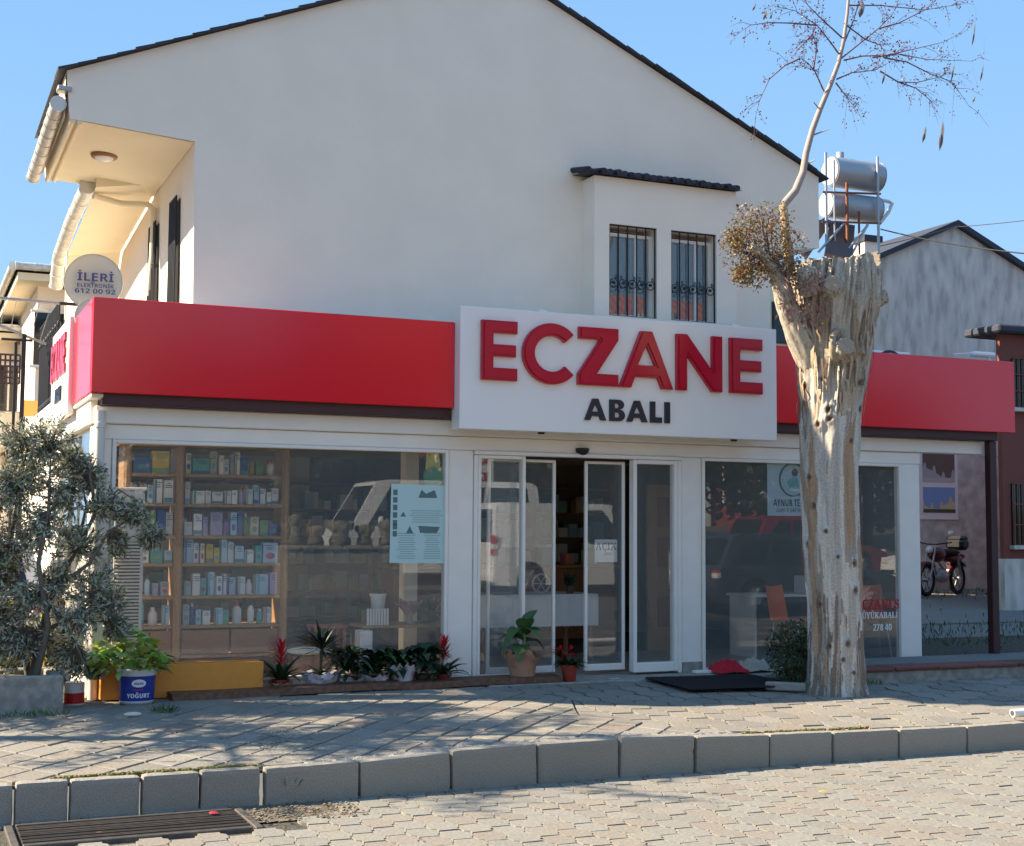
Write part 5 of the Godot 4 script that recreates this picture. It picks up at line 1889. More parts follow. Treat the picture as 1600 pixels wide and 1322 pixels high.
		for i in 14:
			var d := rdir()
			s.tube([Vector3(0, 0, 0), Vector3(d.x * u[2] * 0.4, u[3] * 0.5, d.z * u[2] * 0.4), Vector3(d.x * u[2] * 0.8, u[3] * rr(0.6, 0.95), d.z * u[2] * 0.7)], [0.008, 0.005, 0.002], 5)
		put(t, "stems", s, "twig")
func crumple(b: MB, o: Vector3, w: float, h: float, d: float, sd: int, c: Color) -> void:
	var f := FastNoiseLite.new()
	f.seed = sd
	f.frequency = 1.1
	f.noise_type = FastNoiseLite.TYPE_CELLULAR
	var n := 18
	b.col = c
	var P := []
	for i in n + 1:
		var row := []
		for j in n + 1:
			var u := i / float(n) * 2 - 1
			var v := j / float(n) * 2 - 1
			var k := clampf(1.15 - maxf(absf(u), absf(v)) ** 2.0 - 0.25 * absf(u * v), 0, 1)
			row.append(o + Vector3(u * w * 0.5 * (1 + 0.12 * f.get_noise_2d(v * 3, sd)), 0.012 + h * k * (0.75 + 0.6 * f.get_noise_2d(u * 2.2, v * 2.2)), v * d * 0.5 * (1 + 0.15 * f.get_noise_2d(u * 3, 7.0))))
		P.append(row)
	for i in n:
		for j in n:
			b.q(P[i][j + 1], P[i + 1][j + 1], P[i + 1][j], P[i][j])

# ---------------------------------------------------------------- pollarded tree in front of the shop
func big_tree() -> void:
	var T := thing("pollarded_tree", "thick pollarded eucalyptus trunk with peeling pale bark in front of the shop", "tree", Vector3(8.36, -0.06, 1.85))
	var f1 := FastNoiseLite.new()
	f1.seed = 4
	f1.frequency = 1.0
	f1.fractal_octaves = 4
	var f2 := FastNoiseLite.new()
	f2.seed = 8
	f2.frequency = 1.0
	f2.fractal_octaves = 3
	var prof := [[-0.08, 0.31, 8.35], [0.05, 0.275, 8.345], [0.4, 0.262, 8.34], [1.2, 0.272, 8.34], [2.2, 0.278, 8.335], [2.7, 0.295, 8.345], [3.1, 0.335, 8.36], [3.45, 0.38, 8.38], [3.75, 0.43, 8.40], [4.0, 0.43, 8.42], [4.16, 0.40, 8.435]]
	# knots: angle seen from the camera side, height, size
	var cam_a := atan2(EYE.z - 1.85, EYE.x - 8.36)
	var knots := []
	for k in [[1282, 663, 0.05], [1298, 655, 0.045], [1265, 600, 0.05], [1296, 640, 0.05], [1335, 600, 0.045], [1287, 592, 0.035], [1266, 540, 0.045], [1330, 690, 0.03], [1275, 790, 0.04], [1332, 880, 0.045], [1332, 922, 0.05], [1276, 945, 0.04], [1290, 1010, 0.035], [1318, 1005, 0.045], [1308, 870, 0.025], [1262, 850, 0.025], [1326, 1050, 0.03], [1292, 830, 0.03], [1311, 1030, 0.03], [1270, 745, 0.04], [1340, 640, 0.04]]:
		var p := pz(k[0], k[1], 2.05)
		k[2] *= 1.45
		knots.append([atan2(0.27 * 0.9, clampf((p.x - 8.34) / 1.0, -0.25, 0.25)) if false else cam_a - asin(clampf((k[0] - 1299) / 45.0, -0.95, 0.95)), p.y, k[2]])
	var R := []
	var Nn := []
	var C := []
	var rows := 420
	var cols := 190
	for i in rows + 1:
		var y := lerpf(-0.08, 4.16, i / float(rows))
		var a := 0
		while a < prof.size() - 2 and y > prof[a + 1][0]: a += 1
		var t := clampf((y - prof[a][0]) / (prof[a + 1][0] - prof[a][0]), 0, 1)
		t = t * t * (3 - 2 * t) * 0.5 + t * 0.5
		var r0 := lerpf(prof[a][1], prof[a + 1][1], t)
		var cx := lerpf(prof[a][2], prof[a + 1][2], t)
		var ring := []
		var nor := []
		var cc := []
		var up := smoothstep(2.5, 3.3, y)
		for j in cols:
			var w := -TAU * j / cols
			var d := Vector3(cos(w), 0, sin(w))
			# stringy relief: stretched up the trunk, twisted a little
			var tw := w + y * 0.10
			var s1 := f1.get_noise_3d(cos(tw) * 3.2, y * 0.35, sin(tw) * 3.2)
			var s2 := f2.get_noise_3d(cos(tw) * 9.0, y * 0.9, sin(tw) * 9.0)
			var s3 := f2.get_noise_3d(cos(tw) * 22.0, y * 1.6 + 9.0, sin(tw) * 22.0)
			var low := 1.0 - smoothstep(0.0, 0.5, y)
			var lump := f1.get_noise_3d(cos(w) * 1.3, y * 1.1 + 20.0, sin(w) * 1.3)
			var r := r0 * (1.0 + 0.05 * s1 + 0.10 * lump) + (0.012 + 0.034 * up) * s2 + (0.004 + 0.022 * up) * s3 + 0.03 * low * maxf(0, s1)
			var knot := 0.0
			for k in knots:
				var da := absf(angle_difference(w, k[0])) * 0.27
				var dist: float = Vector2(da, (y - k[1]) * 0.8).length() / k[2]
				if dist < 1.5:
					r += 0.034 * exp(-dist * dist * 2.2) - 0.046 * exp(-dist * dist * 12.0)
					knot = maxf(knot, 1.0 - dist)
			# bark: smooth pale skin, large peeled patches, stringy tan bark above
			var jag := f2.get_noise_3d(cos(w) * 5.0, y * 4.0, sin(w) * 5.0)
			var pa := f1.get_noise_3d(cos(w) * 1.0 + 5.0, y * 0.42, sin(w) * 1.0) + 0.10 * jag
			var pale := Color(0.66, 0.61, 0.53)
			var grey := Color(0.40, 0.345, 0.28)
			var brown := Color(0.17, 0.115, 0.075)
			var col := pale
			if pa > 0.06: col = grey
			if pa > 0.20 + 0.1 * s2: col = Color(0.43, 0.29, 0.18)
			if pa < -0.22 + 0.06 * jag: col = Color(0.50, 0.46, 0.40)
			var strip := f2.get_noise_3d(cos(tw) * 10.0, y * 0.8, sin(tw) * 10.0)
			var edge := f1.get_noise_3d(cos(w) * 1.6, y * 0.9, sin(w) * 1.6 + 3.0) + 0.2 * jag
			var upc := Color(0.50, 0.435, 0.345)
			if strip > 0.12: upc = Color(0.60, 0.545, 0.46)
			if strip < -0.22: upc = Color(0.36, 0.285, 0.215)
			if strip < -0.42: upc = Color(0.14, 0.10, 0.07)
			if y + edge * 1.6 > 2.85: col = upc
			elif y + edge * 1.6 > 2.35: col = Color(0.54, 0.50, 0.43)
			elif y + edge * 1.3 < 0.38: col = Color(0.24, 0.18, 0.14) if strip < 0.1 else Color(0.42, 0.37, 0.31)
			if knot > 0.45: col = col.lerp(brown, 0.55)
			if knot > 0.68: col = Color(0.17, 0.12, 0.085)
			col = shade(col, 1.0 + 0.18 * s3 + 0.10 * s1)
			var rag := smoothstep(3.85, 4.16, y) * (0.05 * s2 + 0.22 * f1.get_noise_3d(cos(w) * 0.9, 5.0, sin(w) * 0.9) + 0.03 * s3)
			ring.append(Vector3(cx - 8.36 + 0.02 * sin(y * 2.3 + 0.6), y + 0.06 + rag, 0.015 * sin(y * 1.7)) + d * r)
			nor.append(d)
			cc.append(col)
		R.append(ring)
		Nn.append(nor)
		C.append(cc)
	# true normals from the relief
	for i in rows + 1:
		for j in cols:
			var du: Vector3 = R[i][(j + 1) % cols] - R[i][(j + cols - 1) % cols]
			var dv: Vector3 = R[mini(i + 1, rows)][j] - R[maxi(i - 1, 0)][j]
			Nn[i][j] = du.cross(dv).normalized()
	var b := MB.new()
	b.rings(R, Nn, true, C)
	b.col = Color(0.34, 0.27, 0.19)
	var top: Array = R[rows]
	for j in cols:
		b.tri(Vector3(0.075, 4.25, 0), top[j], top[(j + 1) % cols])
	put(T, "trunk", b, "bark")
	# sawn stubs and burls round the crown of the trunk
	var stubs := [[1300, 447, 2.22, 0.085, Vector3(-0.5, 0.2, 0.85)], [1372, 466, 1.95, 0.07, Vector3(0.9, 0.25, 0.3)], [1262, 432, 2.1, 0.085, Vector3(-0.5, 1.0, 0.4)], [1318, 545, 2.22, 0.08, Vector3(-0.25, 0.25, 0.9)], [1285, 418, 2.0, 0.10, Vector3(-0.2, 1.0, 0.2)], [1345, 418, 1.8, 0.12, Vector3(0.2, 1.0, 0.1)], [1338, 548, 2.15, 0.05, Vector3(0.4, 0.1, 0.8)]]
	for s in stubs:
		var q := MB.new()
		var p := pz(s[0], s[1], s[2]) - T.position
		var d: Vector3 = s[4].normalized()
		q.col = Color(0.30, 0.23, 0.16)
		var pts := []
		var rad := []
		for i in 5:
			pts.append(p + d * (-0.16 + i * 0.06))
			rad.append(s[3] * (1.35 - 0.09 * i) * rr(0.93, 1.07))
		bark_tube(q, pts, rad, f2)
		put(T, "sawn_stub", q, "bark")
	# ring of callus round the burl
	var cal := MB.new()
	cal.col = Color(0.42, 0.34, 0.24)
	var cp := pz(1316, 540, 2.17) - T.position
	var cpts := []
	for i in 17: cpts.append(cp + Vector3(cos(TAU * i / 16.0) * 0.13, sin(TAU * i / 16.0) * 0.15, 0.02 * sin(i)))
	cal.tube(cpts, 0.035, 8)
	put(T, "burl", cal, "bark")
	# hanging strips of bark
	for i in 70:
		var s := MB.new()
		var a := cam_a + rr(-1.7, 1.7)
		var y := rr(2.75, 4.1)
		var rr0 := lerpf(0.30, 0.42, clampf((y - 2.7) / 1.1, 0, 1)) + 0.012
		var cxo := lerpf(-0.02, 0.06, clampf((y - 2.7) / 1.4, 0, 1))
		var p := Vector3(cxo + cos(a) * rr0, y + 0.06, sin(a) * rr0)
		var o := Vector3(cos(a), 0, sin(a))
		s.col = [Color(0.40, 0.28, 0.17), Color(0.52, 0.40, 0.27), Color(0.20, 0.13, 0.08)][i % 3]
		var ln := rr(0.18, 0.5)
		var wd := rr(0.008, 0.022)
		var side := Vector3(-sin(a), 0, cos(a))
		var pl := p - side * wd
		var pr := p + side * wd
		for k in 5:
			var tt := (k + 1) / 5.0
			var c := p + Vector3(0, -ln * tt, 0) + o * (0.02 * sin(tt * 3.0) - 0.10 * tt * ln) + side * rr(-0.015, 0.015)
			var nl := c - side * wd * (1 - 0.6 * tt)
			var nr := c + side * wd * (1 - 0.6 * tt)
			s.q(pl, pr, nr, nl)
			pl = nl
			pr = nr
		put(T, "bark_strip", s, "bark")
	# left limb with its torn bark
	var lm := MB.new()
	var LP := [pz(1292, 600, 1.80), pz(1268, 560, 1.84), pz(1246, 515, 1.86), pz(1229, 475, 1.88), pz(1219, 436, 1.92)]
	var lp := []
	for p in LP: lp.append(p - T.position)
	bark_tube(lm, lp, [0.15, 0.15, 0.13, 0.105, 0.085], f2)
	put(T, "limb", lm, "bark")
	var l2 := MB.new()
	l2.col = Color(0.15, 0.12, 0.10)
	var q2 := []
	for p in [pz(1228, 470, 1.95), pz(1210, 425, 2.0), pz(1192, 400, 2.05), pz(1172, 384, 2.1)]: q2.append(p - T.position)
	bark_tube(l2, q2, [0.07, 0.06, 0.045, 0.04], f2)
	put(T, "limb", l2, "bark")
	# the one thin branch that rises from the limb
	var Z := 1.92
	var zz := func(x: float, y: float, dz: float) -> Vector3: return pz(1150 + x / 3.556, y / 3.556, Z + dz) - T.position
	var mb := MB.new()
	mb.col = Color(0.40, 0.30, 0.20)
	var base := pz(1236, 425, Z) - T.position
	mb.tube([base, pz(1229, 372, Z) - T.position, zz.call(262, 1140, 0)], [0.05, 0.045, 0.042], 10)
	mb.col = Color(0.36, 0.29, 0.26)
	var main := [[262, 1140], [330, 1060], [372, 960], [390, 850], [425, 720], [470, 600], [525, 470], [570, 350], [600, 220], [618, 80], [630, -60]]
	var mp := []
	var mr := []
	for i in main.size():
		mp.append(zz.call(main[i][0], main[i][1], 0.01 * sin(i * 1.7)))
		mr.append(lerpf(0.040, 0.014, i / 10.0))
	mb.tube(mp, mr, 10)
	for kk in [[430, 750, 515, 718], [395, 910, 440, 888], [462, 605, 430, 565]]:
		mb.tube([zz.call(kk[0], kk[1], 0), zz.call(kk[2], kk[3], 0.1)], [0.009, 0.004], 6)
	put(T, "branch", mb, "twig")
	var twigs := [[[565, 340], [690, 240], [790, 160], [870, 80], [920, -40]], [[600, 335], [700, 312], [830, 308], [980, 275], [1150, 235], [1290, 165]], [[560, 440], [640, 405], [770, 390], [845, 350]], [[490, 510], [440, 400], [400, 350], [355, 320]], [[572, 300], [510, 215], [450, 140], [330, 60], [200, 30]], [[590, 210], [480, 110], [400, 30], [360, -30]], [[605, 230], [655, 110], [690, -20]], [[800, 395], [900, 455], [1000, 460], [1120, 430], [1210, 400]], [[820, 320], [950, 345], [1080, 410], [1200, 455], [1300, 595]], [[355, 325], [270, 365], [185, 440], [130, 560], [105, 665]], [[450, 140], [300, 128], [180, 125], [80, 140], [5, 190]], [[760, 320], [900, 300], [1060, 330], [1320, 340]], [[790, 160], [900, 130], [1060, 50], [1120, -10]], [[620, 30], [800, 30], [1050, 55], [1270, 20]], [[600, 130], [720, 220], [800, 250], [830, 290]], [[555, 460], [600, 520], [640, 570]], [[440, 150], [420, 200], [370, 250]], [[900, 455], [1000, 490], [1120, 590]], [[430, 390], [450, 260], [430, 200]]]
	var tw := MB.new()
	var lf := MB.new()
	var dz0 := 0
	for t in twigs:
		dz0 += 1
		var pp := []
		var pr := []
		var bend := rr(-0.06, 0.06)
		for i in t.size():
			pp.append(zz.call(t[i][0], t[i][1], bend * i / t.size() * (0.0 if i == 0 else 1.0)))
			pr.append(lerpf(0.009, 0.0016, i / float(t.size() - 1)))
		tw.col = Color(0.16, 0.085, 0.10)
		tw.tube(pp, pr, 5)
		for i in 26:
			var u := rr(0.5, t.size() - 1.001)
			var k := int(u)
			var p: Vector3 = pp[k].lerp(pp[k + 1], u - k) + rdir() * 0.05 * absf(rng.randfn(0, 1))
			if dz0 in [10, 11, 13, 18] and rng.randf() < 0.8: continue
			lf.col = Color(rr(0.10, 0.22), rr(0.05, 0.09), rr(0.08, 0.14))
			if rng.randf() < 0.5: lf.blob(p, Vector3.ONE * rr(0.005, 0.009), 0, 1, 1, 4, 6)
			else: lf.leaf(p, rdir(), rdir(), rr(0.02, 0.045), 0.008)
			if rng.randf() < 0.25: tw.tube([pp[k].lerp(pp[k + 1], u - k), p], 0.0014, 4)
	# fine side shoots
		for i in 9:
			var u := rr(0.6, t.size() - 1.01)
			var k := int(u)
			var p: Vector3 = pp[k].lerp(pp[k + 1], u - k)
			var d: Vector3 = ((pp[k + 1] - pp[k]).normalized() + rdir() * 0.9).normalized()
			var ln := rr(0.12, 0.34)
			tw.tube([p, p + d * ln * 0.5, p + d * ln + Vector3(0, -ln * 0.25, 0)], [0.0028, 0.002, 0.001], 4)
			for j in 7:
				var e := p + d * ln * rr(0.3, 1.0) + rdir() * 0.03
				lf.col = Color(rr(0.10, 0.22), rr(0.05, 0.09), rr(0.08, 0.14))
				if rng.randf() < 0.6: lf.blob(e, Vector3.ONE * rr(0.005, 0.010), 0, 1, 1, 4, 6)
				else: lf.leaf(e, rdir(), rdir(), rr(0.02, 0.04), 0.008)
	put(T, "twigs", tw, "twig").set_meta("kind", "stuff")
	for cl in [[380, 110, 0.16, 60], [850, 150, 0.14, 40], [490, 190, 0.08, 20], [1140, 275, 0.07, 16], [360, 300, 0.08, 14], [440, 80, 0.14, 30], [800, 310, 0.12, 26], [930, 440, 0.12, 24]]:
		for i in cl[3]:
			var p: Vector3 = zz.call(cl[0], cl[1], 0.0) + rdir() * cl[2] * rng.randf()
			lf.col = Color(rr(0.10, 0.22), rr(0.05, 0.08), rr(0.08, 0.13)) if rng.randf() < 0.8 else Color(0.45, 0.4, 0.36)
			lf.leaf(p, rdir(), rdir(), rr(0.02, 0.05), 0.009)
	put(T, "buds", lf, "leaf").set_meta("kind", "stuff")
	# dry leaves that hang on long threads of bark
	for dl in [[1150, 670, 830, 0.028], [1055, 700, 790, 0.02], [1330, 130, 250, 0.012], [1375, 360, 450, 0.012], [1213, 355, 450, 0.012], [830, 390, 465, 0.014], [705, 5, 95, 0.035], [1332, 535, 570, 0.01], [170, 60, 110, 0.018], [205, 65, 105, 0.01], [110, 20, 60, 0.012]]:
		var q := MB.new()
		q.col = Color(0.50, 0.42, 0.36)
		var p0: Vector3 = zz.call(dl[0], dl[1], 0.05)
		var p1: Vector3 = zz.call(dl[0] - 20, dl[2], 0.05)
		q.leaf(p0, (p1 - p0).normalized(), Vector3(0.3, 0, 1), p0.distance_to(p1), dl[3] * 2.2, 0.0, 4)
		q.col = Color(0.2, 0.12, 0.12)
		q.leaf(p0.lerp(p1, 0.45) + Vector3(0.004, 0, 0.004), (p1 - p0).normalized(), Vector3(-0.6, 0, 1), p0.distance_to(p1) * 0.62, dl[3] * 1.5, 0.0, 4)
		q.tube([p0, p0 + Vector3(rr(-0.03, 0.03), 0.14, 0.0), p0 + Vector3(rr(-0.08, 0.02), 0.30, 0.0)], 0.0009, 4)
		put(T, "hanging_leaf", q, "leaf")
	# autumn-brown tuft on the limb
	var cr := MB.new()
	var cen := [[1175, 355, 0.20], [1165, 395, 0.22], [1205, 350, 0.20], [1185, 420, 0.18], [1225, 385, 0.20], [1215, 415, 0.16], [1150, 375, 0.13], [1240, 430, 0.14], [1160, 430, 0.10]]
	for i in 4600:
		var c: Array = cen[rng.randi() % cen.size()]
		var p: Vector3 = pz(c[0], c[1], 1.98) - T.position + rdir() * c[2] * 1.2 * pow(rng.randf(), 0.5)
		var k := rng.randf()
		cr.col = Color(rr(0.20, 0.36), rr(0.11, 0.17), rr(0.04, 0.07)) if k < 0.6 else (Color(rr(0.14, 0.22), rr(0.16, 0.21), rr(0.04, 0.08)) if k < 0.85 else Color(rr(0.06, 0.1), rr(0.03, 0.05), rr(0.03, 0.05)))
		cr.leaf(p, rdir(), rdir(), rr(0.022, 0.045), rr(0.012, 0.022))
	for i in 240:
		var p: Vector3 = pz(rr(1225, 1290), rr(420, 500), 2.2) - T.position + rdir() * 0.06
		cr.col = Color(rr(0.30, 0.42), rr(0.16, 0.22), rr(0.13, 0.18))
		cr.leaf(p, (rdir() + Vector3(0, -0.8, 0)).normalized(), rdir(), rr(0.05, 0.11), rr(0.014, 0.026))
	put(T, "crown", cr, "leaf")
	var ct := MB.new()
	ct.col = Color(0.14, 0.09, 0.07)
	for i in 60:
		var c: Array = cen[rng.randi() % cen.size()]
		var p: Vector3 = pz(c[0], c[1], 1.98) - T.position + rdir() * c[2] * 0.9
		ct.tube([q2[3].lerp(q2[1], rng.randf()), p.lerp(q2[2], 0.4) + rdir() * 0.03, p], [0.006, 0.004, 0.002], 5)
	put(T, "crown_twigs", ct, "twig")

func bark_tube(b: MB, pts: Array, rad: Array, f: FastNoiseLite) -> void:
	# a limb with ridged, strip-coloured bark
	var c := Curve3D.new()
	for i in pts.size():
		var t: Vector3 = (pts[mini(i + 1, pts.size() - 1)] - pts[maxi(i - 1, 0)]) * 0.16
		c.add_point(pts[i], -t, t)
	var R := []
	var Nn := []
	var C := []
	var rows := 60
	var cols := 40
	var s := Vector3.RIGHT
	for i in rows + 1:
		var u := i / float(rows)
		var p := c.sample_baked(c.get_baked_length() * u, true)
		var d := (c.sample_baked(c.get_baked_length() * minf(1.0, u + 0.02), true) - c.sample_baked(c.get_baked_length() * maxf(0.0, u - 0.02), true)).normalized()
		s = (s - d * s.dot(d)).normalized()
		var t := d.cross(s)
		var k := u * (rad.size() - 1)
		var r: float = lerpf(rad[mini(int(k), rad.size() - 1)], rad[mini(int(k) + 1, rad.size() - 1)], k - int(k))
		var ring := []
		var nor := []
		var cc := []
		for j in cols:
			var w := TAU * j / cols
			var o := s * cos(w) + t * sin(w)
			var n1 := f.get_noise_3d(cos(w) * 5.0, u * 2.0 + pts[0].x * 9.0, sin(w) * 5.0)
			var n2 := f.get_noise_3d(cos(w) * 12.0, u * 4.0, sin(w) * 12.0)
			ring.append(p + o * r * (1.0 + 0.16 * n1 + 0.10 * n2))
			nor.append(o)
			var col := Color(0.50, 0.44, 0.35)
			if n1 > 0.1: col = Color(0.58, 0.53, 0.45)
			if n2 < -0.2: col = Color(0.33, 0.25, 0.17)
			if n2 < -0.42: col = Color(0.12, 0.085, 0.06)
			cc.append(col)
		R.append(ring)
		Nn.append(nor)
		C.append(cc)
	for i in rows + 1:
		for j in cols:
			var du: Vector3 = R[i][(j + 1) % cols] - R[i][(j + cols - 1) % cols]
			var dv: Vector3 = R[mini(i + 1, rows)][j] - R[maxi(i - 1, 0)][j]
			Nn[i][j] = du.cross(dv).normalized()
	b.rings(R, Nn, true, C)
	b.col = Color(0.42, 0.34, 0.25)
	for j in cols:
		b.tri(pts[pts.size() - 1], R[rows][j], R[rows][(j + 1) % cols])

# ---------------------------------------------------------------- olive in its concrete trough
func olive_tree() -> void:
	var tr := thing("concrete_trough", "weathered concrete planting trough at the left corner", "planter", Vector3(0.3, -0.06, 0.5))
	var b := W(tr)
	b.bbox(Vector3(0.30, 0.09, 0.80), Vector3(1.95, 0.34, 0.10), 0.015)
	b.bbox(Vector3(0.30, 0.09, 0.10), Vector3(1.95, 0.34, 0.10), 0.015)
	b.bbox(Vector3(1.225, 0.09, 0.45), Vector3(0.10, 0.338, 0.60), 0.015)
	b.bbox(Vector3(-0.625, 0.09, 0.45), Vector3(0.10, 0.338, 0.60), 0.015)
	put(tr, "walls", b, "concrete")
	var so := W(tr)
	flat_patch(so, -0.58, 1.18, 0.15, 0.75, 4, 3, func(x, z): return 0.21 + 0.02 * sin(x * 9 + z * 7))
	put(tr, "soil", so, "soil")
	var T := thing("olive_tree", "bushy grey green olive tree growing in the concrete trough", "tree", Vector3(0.95, 0.2, 0.45))
	var br := MB.new()
	br.col = Color(0.16, 0.14, 0.11)
	var P := func(x: float, y: float, dz: float) -> Vector3: return pz(x, y, 0.45 + dz) - T.position
	var limbs := [[[50, 1062, 0.0], [62, 990, 0.05], [85, 920, 0.0], [120, 860, -0.05], [135, 790, 0.0], [120, 720, 0.05]], [[45, 1060, -0.1], [30, 960, -0.15], [15, 860, -0.1], [30, 760, 0.0], [45, 690, 0.0]], [[55, 1060, 0.1], [75, 980, 0.2], [60, 880, 0.25], [75, 800, 0.2], [80, 700, 0.1]], [[85, 920, 0.0], [140, 880, 0.15], [170, 830, 0.1], [215, 805, 0.1], [248, 840, 0.1]], [[120, 860, 0.0], [150, 800, 0.1], [185, 765, 0.1], [225, 790, 0.1]], [[62, 990, 0.0], [120, 960, 0.15], [150, 930, 0.15], [165, 960, 0.15]], [[30, 900, -0.1], [-20, 840, -0.1], [-50, 780, 0.0]], [[115, 760, 0.0], [120, 700, 0.0], [112, 690, 0.0]], [[70, 930, 0.1], [120, 1010, 0.2], [140, 1060, 0.2]], [[150, 800, 0.1], [140, 740, 0.1], [150, 715, 0.1]]]
	var lines := []
	for l in limbs:
		var p := []
		var r := []
		for i in l.size():
			p.append(P.call(l[i][0], l[i][1], l[i][2]))
			r.append(lerpf(0.034, 0.006, i / float(l.size() - 1)) * (1.0 if l[0][1] > 1000 else 0.6))
		br.tube(p, r, 7)
		lines.append(p)
	put(T, "trunk", br, "bark")
	var lv := MB.new()
	var tg := MB.new()
	tg.col = Color(0.14, 0.13, 0.10)
	var clumps := []
	for c in [[30, 690, 0.20], [80, 690, 0.20], [50, 740, 0.22], [110, 720, 0.16], [10, 770, 0.22], [95, 780, 0.18], [140, 745, 0.12], [60, 830, 0.2], [120, 850, 0.2], [20, 860, 0.2], [165, 790, 0.14], [205, 800, 0.12], [235, 838, 0.10], [185, 850, 0.10], [90, 910, 0.2], [150, 910, 0.18], [30, 940, 0.2], [130, 970, 0.2], [175, 940, 0.14], [60, 1000, 0.2], [110, 1030, 0.16], [10, 1020, 0.2], [-30, 900, 0.25], [-30, 780, 0.25], [-20, 1000, 0.2], [150, 1040, 0.08], [-60, 840, 0.3], [-70, 960, 0.3], [185, 985, 0.09]]:
		clumps.append([P.call(c[0], c[1], rr(-0.12, 0.2)), c[2]])
	for c in clumps:
		var near: Vector3 = lines[0][2]
		for l in lines:
			for q in l:
				if q.distance_to(c[0]) < near.distance_to(c[0]): near = q
		for s in 84:
			var tip: Vector3 = c[0] + rdir() * c[1] * 1.25 * pow(rng.randf(), 0.4)
			var mid := near.lerp(tip, 0.55) + rdir() * 0.04
			tg.tube([near + rdir() * 0.01, mid, tip], [0.004, 0.003, 0.0012], 4)
			var dir := (tip - mid).normalized()
			for i in 13:
				var p := mid.lerp(tip, i / 12.0)
				var o := (rdir() * 0.9 + dir * 0.8).normalized()
				var pale := rng.randf() < 0.66
				lv.col = Color(rr(0.40, 0.56), rr(0.41, 0.56), rr(0.32, 0.43)) if pale else Color(rr(0.08, 0.15), rr(0.095, 0.165), rr(0.06, 0.10))
				lv.leaf(p, o, rdir(), rr(0.042, 0.075), rr(0.012, 0.018), 0.1)
	put(T, "crown", lv, "leaf")
	put(T, "twigs", tg, "twig")

# trees beyond the left edge of the picture: their thin crowns dapple the pavement
func alley_tree() -> void:
	var spots := [[Vector3(-2.9, -0.06, -0.9), 1.9, 4.9, 30, "thin crowned tree standing in the alley left of the olive"], [Vector3(-2.3, -0.06, 0.75), 2.4, 5.0, 36, "taller thin crowned tree at the pavement edge left of the trough"]]
	for s in spots:
		var T := thing("alley_tree", s[4], "tree", s[0])
		var b := MB.new()
		b.col = Color(0.20, 0.17, 0.14)
		var top: float = s[2]
		b.tube([Vector3.ZERO, Vector3(0.1, 1.2, 0.05), Vector3(0.0, top * 0.55, 0.1), Vector3(0.15, top * 0.82, 0.1), Vector3(0.1, top + 0.3, 0.2)], [0.13, 0.11, 0.09, 0.06, 0.02], 10)
		var l := MB.new()
		for i in s[3]:
			var y := rr(s[1], top)
			var a := rr(0, TAU)
			var n := rr(0.7, 1.75)
			var p0 := Vector3(0.05, y, 0.08)
			var p1 := p0 + Vector3(cos(a) * n * 0.5, rr(0.1, 0.4), sin(a) * n * 0.5)
			var p2 := p0 + Vector3(cos(a) * n, rr(0.0, 0.6), sin(a) * n)
			b.tube([p0, p1, p2], [0.03, 0.018, 0.006], 6)
			for k in 170:
				var p := p1.lerp(p2, rr(-0.4, 1.1)) + rdir() * 0.26 * rng.randf()
				l.col = Color(rr(0.04, 0.08), rr(0.07, 0.12), rr(0.02, 0.04))
				l.leaf(p, (rdir() + Vector3(0, -0.4, 0)).normalized(), rdir(), rr(0.08, 0.16), rr(0.02, 0.04), 0.1)
		put(T, "trunk", b, "bark")
		put(T, "crown", l, "leaf")

